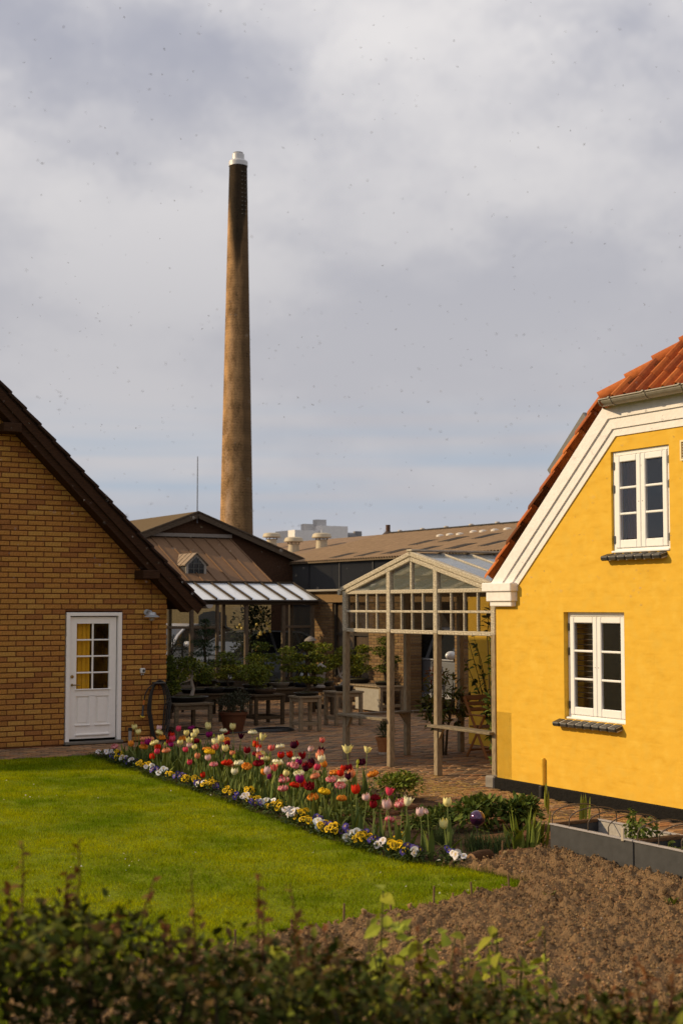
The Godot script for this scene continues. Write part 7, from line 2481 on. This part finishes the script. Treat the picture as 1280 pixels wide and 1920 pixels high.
func build_bed_plants() -> void:
	rng.seed = 616
	var small := leaf_mesh(0.05, 0.024)
	var gb := thing("gazing_ball", "glossy dark purple glass ball on a stick among the chives", "glass ball", Vector3(7.92, 0, -11.03))
	var b := MB.new()
	b.blob(Vector3(0, 0.28, 0), Vector3(0.074, 0.074, 0.074), 32, 20)
	var bm := plain(Color(0.06, 0.010, 0.055), 0.12, 0.55)
	bm.clearcoat_enabled = true
	bm.clearcoat = 1.0
	bm.clearcoat_roughness = 0.04
	part("ball", b, bm, gb)
	var st := MB.new()
	st.tube([Vector3(0, 0, 0), Vector3(0, 0.21, 0)], [0.008], 7)
	part("stick", st, plain(Color(0.05, 0.04, 0.03), 0.8), gb)
	var nk := MB.new()
	nk.lathe([Vector2(0.012, 0.19), Vector2(0.02, 0.2), Vector2(0.018, 0.215)], 12)
	part("neck", nk, plain(Color(0.05, 0.01, 0.04), 0.3), gb)
	leafy_clump("bright green feathery mound beside the path, below the pergola", Vector3(9.1, 0, -14.25), 0.33, 0.3, 330, small, [Color(0.15, 0.19, 0.025), Color(0.10, 0.135, 0.022), Color(0.2, 0.22, 0.03)])
	leafy_clump("dense green clump directly behind the purple glass ball", Vector3(8.55, 0, -11.9), 0.3, 0.32, 260, leaf_mesh(0.07, 0.04), [Color(0.085, 0.12, 0.02), Color(0.06, 0.09, 0.02), Color(0.13, 0.16, 0.03)])
	leafy_clump("green clump between the purple ball and the tall dock leaves", Vector3(8.95, 0, -11.75), 0.26, 0.3, 240, leaf_mesh(0.07, 0.04), [Color(0.085, 0.12, 0.02), Color(0.06, 0.09, 0.02), Color(0.12, 0.15, 0.03)])
	leafy_clump("low feathery green plant behind the last pink tulips", Vector3(8.05, 0, -12.1), 0.34, 0.17, 260, small, [Color(0.08, 0.11, 0.02), Color(0.055, 0.08, 0.018), Color(0.12, 0.145, 0.028)])
	leafy_clump("low dark green plant beside the flagstones, left of the purple ball", Vector3(8.55, 0, -12.65), 0.26, 0.13, 200, small, [Color(0.06, 0.085, 0.02), Color(0.09, 0.12, 0.022)])
	leafy_clump("low sprawling greenery among the sparse tulips in the middle", Vector3(7.75, 0, -13.0), 0.36, 0.14, 200, small, [Color(0.11, 0.13, 0.025), Color(0.07, 0.095, 0.02)])
	# dock: upright long leaves
	var dk := thing("dock_plant", "upright clump of long light green dock leaves beside the metal bed", "plant", Vector3(8.28, 0, -10.72))
	var dl := [tulip_leaf(0.30, 0.036, 0.35), tulip_leaf(0.24, 0.034, 0.7), tulip_leaf(0.36, 0.032, 0.12)]
	var dm := leafy(0.6, 0.45)
	dm.albedo_color = Color(0.14, 0.18, 0.03).linear_to_srgb()
	var dm2 := leafy(0.6, 0.45)
	dm2.albedo_color = Color(0.21, 0.23, 0.04).linear_to_srgb()
	for i in 34:
		place("leaf", dl[rng.randi() % 3], dm if i % 3 else dm2, dk, Vector3(rng.randf_range(-0.14, 0.14), 0, rng.randf_range(-0.14, 0.14)), Basis(Vector3.UP, rng.randf() * TAU) * Basis.from_scale(Vector3.ONE * rng.randf_range(0.6, 1.2)))
	for q in [[Vector3(9.75, 0, -12.35), "two thin young shoots by the yellow house plinth, left one"], [Vector3(9.6, 0, -11.5), "two thin young shoots behind the metal bed's corner, right one"]]:
		var o := thing("young_shoot", q[1].replace("two thin young shoots", "thin young green shoot").replace(", left one", "").replace(", right one", ""), "shoot", q[0])
		for i in 6:
			place("leaf", dl[2], dm2, o, Vector3(rng.randf_range(-0.04, 0.04), rng.randf_range(0, 0.1), rng.randf_range(-0.04, 0.04)), Basis(Vector3.UP, rng.randf() * TAU) * Basis.from_scale(Vector3(0.5, 0.75, 0.5)))
	# chives and other grassy tufts
	var blade := tulip_leaf(0.2, 0.003, 0.25)
	var gw := ["grassy chive tuft directly under the purple glass ball", "grassy chive tuft left of the purple glass ball", "grassy chive tuft right of the ball, beside the sawn log"]
	var gp := [Vector3(7.8, 0, -10.9), Vector3(7.75, 0, -11.35), Vector3(7.95, 0, -10.75)]
	for i in 3:
		var o := thing("chive_tuft", gw[i], "chives", gp[i], 0.0, "chive tufts round the purple ball")
		var xf := []
		var cc := []
		for k in 260:
			xf.append(Transform3D(Basis(Vector3.UP, rng.randf() * TAU) * Basis.from_scale(Vector3(1.3, 1, 1) * rng.randf_range(0.5, 1.1)), Vector3(rng.randfn(0, 0.06), 0, rng.randfn(0, 0.06))))
			cc.append(vary(Color(0.06, 0.09, 0.03), 0.3))
		copies("blades", blade, leafy(0.4), o, xf, cc)
	# weathered flagstones and boards edging the bed
	var stone := mottled(Color(0.20, 0.098, 0.05), 0.95, 0.5, 0.3, 0.9)
	var slabs := [[8.15, -13.35, 0.7, 0.3, 0.1], [8.6, -13.65, 0.6, 0.3, -0.15], [8.25, -12.75, 0.8, 0.28, 0.05], [8.0, -12.45, 0.5, 0.24, -0.1], [9.0, -13.1, 0.55, 0.35, 0.2], [8.5, -11.3, 0.7, 0.22, 0.06], [8.95, -12.25, 0.5, 0.26, 0.1], [8.35, -11.0, 0.6, 0.16, -0.04], [8.1, -10.55, 0.5, 0.14, 0.05], [9.1, -11.1, 0.6, 0.3, 0.0]]
	var sw := ["by the feathery mound", "behind the scarlet tulip", "behind the golden yellow tulip", "behind the dark red low tulip", "at the path's edge", "behind the chives", "left of the green clumps", "before the dock leaves", "at the dug soil's rim", "behind the dock leaves"]
	for i in slabs.size():
		var s: Array = slabs[i]
		var o := MB.new()
		o.box(Vector3.ZERO, Vector3(s[2], 0.05, s[3]), Basis(), 0.015)
		for k in o.v.size(): o.v[k] += Vector3(sin(o.v[k].z * 40.0) * 0.012, sin(o.v[k].x * 17.0) * 0.006, sin(o.v[k].x * 23.0) * 0.014)
		var m := part("flagstone", o, stone, self)
		m.position = Vector3(s[0], 0.022, s[1])
		m.rotation = Vector3(rng.randf_range(-0.04, 0.04), s[4], rng.randf_range(-0.03, 0.03))
		tag(m, "reddish brown weathered flagstone in the bed " + sw[i], "flagstone", "flagstones in the flower bed")
	for q in [[Vector3(6.95, 0.05, -8.75), "tiny green weed in the dug soil, nearest the lawn's right tip"], [Vector3(7.6, 0.05, -8.1), "tiny green weed in the dug soil below the second raised bed"], [Vector3(5.6, 0.04, -7.7), "tiny green weed in the middle of the dug soil"]]:
		var o := thing("weed", q[1], "weed", q[0], 0.0, "weeds in the dug soil")
		for i in 9:
			place("leaf", dl[1], dm, o, Vector3(rng.randf_range(-0.03, 0.03), -0.01, rng.randf_range(-0.03, 0.03)), Basis(Vector3.UP, rng.randf() * TAU) * Basis.from_scale(Vector3(0.25, 0.22, 0.35) * rng.randf_range(0.7, 1.3)))
	var bark := wood(Color(0.10, 0.055, 0.03), 0.95, 0.6, 0, 0.3)
	var lg := thing("sawn_log", "short split log with pale sawn end lying at the lawn's corner", "log", Vector3(7.5, 0, -10.42))
	var l := MB.new()
	l.tube([Vector3(-0.13, 0.05, 0.06), Vector3(0.0, 0.055, 0.01), Vector3(0.14, 0.05, -0.04)], [0.052, 0.056, 0.05], 10, false)
	part("bark", l, bark, lg)
	var le := MB.new()
	le.lathe([Vector2(0.0001, 0.004), Vector2(0.049, 0.0), Vector2(0.05, -0.01)], 12)
	place("sawn_end", le.mesh(), mottled(Color(0.42, 0.25, 0.13), 0.9, 0.3, 0.1), lg, Vector3(-0.132, 0.05, 0.061), Basis(Vector3(0, 0, 1), PI / 2) * Basis(Vector3.RIGHT, 0.35))
	var lr := MB.new()
	lr.lathe([Vector2(0.0001, 0.0), Vector2(0.05, 0.0)], 12)
	place("sawn_end", lr.mesh(), bark, lg, Vector3(0.141, 0.05, -0.04), Basis(Vector3(0, 0, 1), -PI / 2))
	var wf := thing("pale_leaf_plant", "limp whitish felted leaves lying beside the sawn log", "plant", Vector3(7.3, 0, -10.48))
	var pl := leafy(0.3, 0.8)
	pl.albedo_color = Color(0.55, 0.52, 0.48).linear_to_srgb()
	for i in 8:
		place("leaf", tulip_leaf(0.11, 0.026, 0.9), pl, wf, Vector3(rng.randf_range(-0.06, 0.06), 0.01, rng.randf_range(-0.06, 0.06)), Basis(Vector3.UP, rng.randf() * TAU) * Basis(Vector3.BACK, -0.5))

# ---------------------------------------------------------------- lawn grass
func build_lawn_grass() -> void:
	rng.seed = 99
	var lp := lawn_poly()
	var variants := []
	for k in 3:
		var b := MB.new()
		for i in 46:
			var a := rng.randf() * TAU
			var r := sqrt(rng.randf()) * 0.095
			var p := Vector3(cos(a) * r, 0, sin(a) * r)
			var h := rng.randf_range(0.016, 0.038) * (1.5 if rng.randf() < 0.15 else 1.0)
			var d := rng.randf() * TAU
			var side := Vector3(cos(d), 0, sin(d)) * rng.randf_range(0.0013, 0.0021)
			var lean := Vector3(rng.randfn(0, 0.4), 0, rng.randfn(0, 0.4)) * h
			var m := p + Vector3(0, h * 0.55, 0) + lean * 0.35
			var t := p + Vector3(0, h, 0) + lean
			b.col = vary(Color(1, 1, 1), 0.6) * (Color(1.3, 1.0, 0.9) if rng.randf() < 0.12 else Color.WHITE)
			b.quad(p - side, p + side, m + side * 0.8, m - side * 0.8)
			b.tri(m - side * 0.8, m + side * 0.8, t)
		for i in b.n.size():
			b.n[i] = (b.n[i] * 0.4 + Vector3.UP).normalized()
		variants.append(b.mesh())
	var nz := FastNoiseLite.new()
	nz.seed = 2
	nz.frequency = 0.55
	nz.fractal_octaves = 3
	var lists := [[], [], []]
	var cols := [[], [], []]
	for i in 15500:
		var x := rng.randf_range(0.6, 7.75)
		var z := rng.randf_range(-20.85, -8.2)
		if not Geometry2D.is_point_in_polygon(Vector2(x, z), lp): continue
		var s := on_screen(Vector3(x, 0, z))
		if s.x < -60 or s.x > 1300 or s.y > 1960: continue
		var k := rng.randi() % 3
		var v := clampf(nz.get_noise_2d(x * 1.3, z) * 1.1 + 0.5 + 0.25 * nz.get_noise_2d(x * 4.0, z * 4.0), 0, 1)
		var g := Color(0.21, 0.31, 0.004).lerp(Color(0.52, 0.53, 0.006), v)
		var sc := rng.randf_range(0.75, 1.2)
		lists[k].append(Transform3D(Basis(Vector3.UP, rng.randf() * TAU) * Basis.from_scale(Vector3(1.15, sc, 1.15)), Vector3(x, -0.012, z)))
		cols[k].append(vary(g, 0.12))
	# longer fringe where the mower cannot reach
	for i in lp.size():
		var p := lp[i]
		var q := lp[(i + 1) % lp.size()]
		if p.x < 2 or q.x < 2: continue
		var n := int(p.distance_to(q) / 0.05)
		for k in n:
			var c := p.lerp(q, (k + rng.randf()) / maxf(n, 1)) + Vector2(rng.randf_range(-0.06, 0.03), rng.randf_range(-0.05, 0.04))
			var f := Basis(Vector3.UP, rng.randf() * TAU) * Basis.from_scale(Vector3(0.8, rng.randf_range(1.0, 1.9), 0.8))
			lists[k % 3].append(Transform3D(f, Vector3(c.x, -0.012, c.y)))
			cols[k % 3].append(vary(Color(0.10, 0.135, 0.010), 0.2))
	var o := thing("lawn_grass", "short sunlit mown grass of the lawn between brick house and soil", "grass")
	o.set_meta("kind", "stuff")
	var gm := leafy(0.9, 0.8)
	gm.metallic_specular = 0.08
	for k in 3:
		copies("grass_blades", variants[k], gm, o, lists[k], cols[k])
	var d := MB.new()
	for i in 8:
		var a := TAU * i / 8.0
		d.quad(Vector3(cos(a - 0.3) * 0.003, 0, sin(a - 0.3) * 0.003), Vector3(cos(a - 0.3) * 0.011, 0.001, sin(a - 0.3) * 0.011), Vector3(cos(a + 0.3) * 0.011, 0.001, sin(a + 0.3) * 0.011), Vector3(cos(a + 0.3) * 0.003, 0, sin(a + 0.3) * 0.003))
	d.col = Color(0.9, 0.6, 0.05)
	d.blob(Vector3.ZERO, Vector3(0.004, 0.003, 0.004), 6, 4)
	var dx := []
	for i in 95:
		var x := rng.randf_range(2, 7.4)
		var z := rng.randf_range(-20, -9)
		if i < 60:
			var cs := [Vector2(6.6, -9.5), Vector2(3.5, -15.5), Vector2(4.5, -12.0), Vector2(5.5, -16.5)]
			var c: Vector2 = cs[i % 4]
			x = c.x + rng.randfn(0, 0.25)
			z = c.y + rng.randfn(0, 0.25)
		if not Geometry2D.is_point_in_polygon(Vector2(x, z), lp): continue
		dx.append(Transform3D(Basis.from_euler(Vector3(rng.randf_range(-0.5, 0.5), rng.randf() * TAU, rng.randf_range(-0.5, 0.5))) * Basis.from_scale(Vector3.ONE * rng.randf_range(0.5, 0.8)), Vector3(x, 0.03, z)))
	tag(copies("lawn_daisies", d.mesh(), plain(Color(0.8, 0.8, 0.78), 0.8), self, dx), "tiny white daisies dotted over the lawn", "daisies")

# ---------------------------------------------------------------- hedge in the foreground
func build_hedge() -> void:
	rng.seed = 321
	var hedge := thing("hedge", "dark clipped hedge with bronze shoots, out of focus in the foreground", "hedge")
	var lm := leaf_mesh(0.042, 0.025, 0.2, 0.3)
	var xf := []
	var cc := []
	var a := Vector2(0.3, -5.05)
	var b := Vector2(4.2, -3.55)
	var nz := FastNoiseLite.new()
	nz.seed = 6
	nz.frequency = 1.6
	var top := func(t: float) -> float:
		return lerpf(1.66, 0.76, pow(t, 0.75)) + nz.get_noise_1d(t * 4.0) * 0.10
	for i in 34000:
		var t := rng.randf()
		var h: float = top.call(t)
		var d := rng.randf()
		var p := a.lerp(b, t) + Vector2(0.36, -0.93).orthogonal().orthogonal() * rng.randf_range(-0.05, 0.0)
		var back := Vector2(-0.36, 0.93) * rng.randf_range(0.0, 0.75)
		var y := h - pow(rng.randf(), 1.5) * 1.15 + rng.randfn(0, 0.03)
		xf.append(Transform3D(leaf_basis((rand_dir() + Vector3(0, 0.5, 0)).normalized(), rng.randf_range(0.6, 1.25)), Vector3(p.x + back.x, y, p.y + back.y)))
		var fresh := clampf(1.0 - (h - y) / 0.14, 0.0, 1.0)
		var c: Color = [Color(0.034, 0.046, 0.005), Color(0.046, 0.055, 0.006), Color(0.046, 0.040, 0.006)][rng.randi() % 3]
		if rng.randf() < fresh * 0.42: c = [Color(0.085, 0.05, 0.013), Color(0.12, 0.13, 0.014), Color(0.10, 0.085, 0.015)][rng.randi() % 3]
		cc.append(vary(c))
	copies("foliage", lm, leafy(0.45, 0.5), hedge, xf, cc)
	var stems := MB.new()
	for i in 60:
		var t := rng.randf()
		var p := a.lerp(b, t) + Vector2(-0.36, 0.93) * rng.randf_range(0.05, 0.7)
		var h: float = top.call(t)
		stems.tube([Vector3(p.x, 0, p.y), Vector3(p.x + rng.randfn(0, 0.05), h * 0.6, p.y + rng.randfn(0, 0.05)), Vector3(p.x + rng.randfn(0, 0.08), h, p.y + rng.randfn(0, 0.08))], [0.012, 0.008, 0.004], 5)
	part("branches", stems, plain(Color(0.04, 0.028, 0.018), 0.9), hedge).set_meta("kind", "stuff")
	# single shoots that stand above the clipped line
	for i in 46:
		var t := pow(rng.randf(), 1.5)
		var p := a.lerp(b, t) + Vector2(-0.36, 0.93) * rng.randf_range(0.0, 0.45)
		var h: float = top.call(t)
		var l := rng.randf_range(0.08, 0.36) * lerpf(1.0, 0.5, t)
		var o := Node3D.new()
		o.name = numbered("shoot", hedge)
		hedge.add_child(o, true)
		o.position = Vector3(p.x, h - 0.06, p.y)
		var s := MB.new()
		var tip := Vector3(rng.randfn(0, 0.02), l + 0.06, rng.randfn(0, 0.02))
		s.tube([Vector3.ZERO, tip * 0.5 + Vector3(rng.randfn(0, 0.008), 0, 0), tip], [0.0035, 0.003, 0.0018], 5)
		part("stem", s, plain(Color(0.09, 0.035, 0.018), 0.8), o)
		var lx := []
		var lc := []
		var n := int(6 + l * 40)
		for k in n:
			var f := rng.randf_range(0.15, 1.0)
			var an := k * 2.4
			lx.append(Transform3D(leaf_basis(Vector3(cos(an), 0.7, sin(an)).normalized(), rng.randf_range(0.6, 1.15) * (1.15 - 0.4 * f)), tip * f))
			lc.append(vary(Color(0.06, 0.055, 0.014).lerp(Color(0.20, 0.075, 0.025), f)))
		copies("leaves", lm, leafy(0.6, 0.5), o, lx, lc)
	# brighter young shrub growing between hedge and soil
	var ys := thing("young_shrub", "bright green young shrub rising between the hedge and the dug soil", "shrub", Vector3(3.15, 0, -4.95))
	var big := leaf_mesh(0.085, 0.058, 0.2, 0.3)
	var yx := []
	var yc := []
	for i in 40:
		var q := Vector3(rng.randf_range(-0.55, 0.75), 0, rng.randf_range(-0.22, 0.2))
		var h := rng.randf_range(0.68, 0.97) - absf(q.x) * 0.1
		if i == 0:
			q = Vector3(-0.05, 0, 0.02)
			h = 1.12
		var s := MB.new()
		s.tube([q, q + Vector3(rng.randfn(0, 0.03), h * 0.5, 0), q + Vector3(rng.randfn(0, 0.05), h, rng.randfn(0, 0.03))], [0.006, 0.005, 0.003], 5)
		part("stem", s, plain(Color(0.09, 0.085, 0.025), 0.8), ys)
		for k in 20:
			var f := pow(rng.randf(), 0.6)
			var an := k * 2.4
			yx.append(Transform3D(leaf_basis(Vector3(cos(an), 0.25, sin(an)).normalized(), rng.randf_range(0.5, 1.1)), q + Vector3(0, h * f, 0) + rand_dir() * 0.03))
			yc.append(vary(Color(0.10, 0.12, 0.014).lerp(Color(0.30, 0.31, 0.03), f * f)))
	copies("leaves", big, leafy(0.6, 0.5), ys, yx, yc)

# ---------------------------------------------------------------- midges in the air
func build_midges() -> void:
	rng.seed = 808
	var b := MB.new()
	b.blob(Vector3.ZERO, Vector3(0.0022, 0.0012, 0.0012), 6, 4)
	b.quad(Vector3(-0.001, 0.001, 0), Vector3(0.001, 0.001, 0), Vector3(0.0016, 0.0022, 0.005), Vector3(-0.0016, 0.0022, 0.005))
	b.quad(Vector3(0.001, 0.001, 0), Vector3(-0.001, 0.001, 0), Vector3(-0.0016, 0.0022, -0.005), Vector3(0.0016, 0.0022, -0.005))
	var xf := []
	for i in 900:
		var d := rng.randf_range(5.0, 10.0)
		var side := rng.randf_range(-0.26, 0.26)
		var up := rng.randf_range(0.0, 0.44)
		if rng.randf() < 0.45: up = rng.randf_range(0.0, 0.22)
		var f := Vector3(0.505, 0, -0.863)
		var r := Vector3(0.863, 0, 0.505)
		xf.append(Transform3D(Basis.from_euler(Vector3(rng.randf_range(-0.4, 0.4), rng.randf() * TAU, rng.randf_range(-0.4, 0.4))) * Basis.from_scale(Vector3.ONE * rng.randf_range(0.6, 1.5)), EYE + f * d + r * side * d + Vector3.UP * up * d))
	tag(copies("midge_swarm", b.mesh(), plain(Color(0.34, 0.33, 0.33), 0.7), self, xf), "loose swarm of tiny dark midges hanging in the air before the sky", "insects")
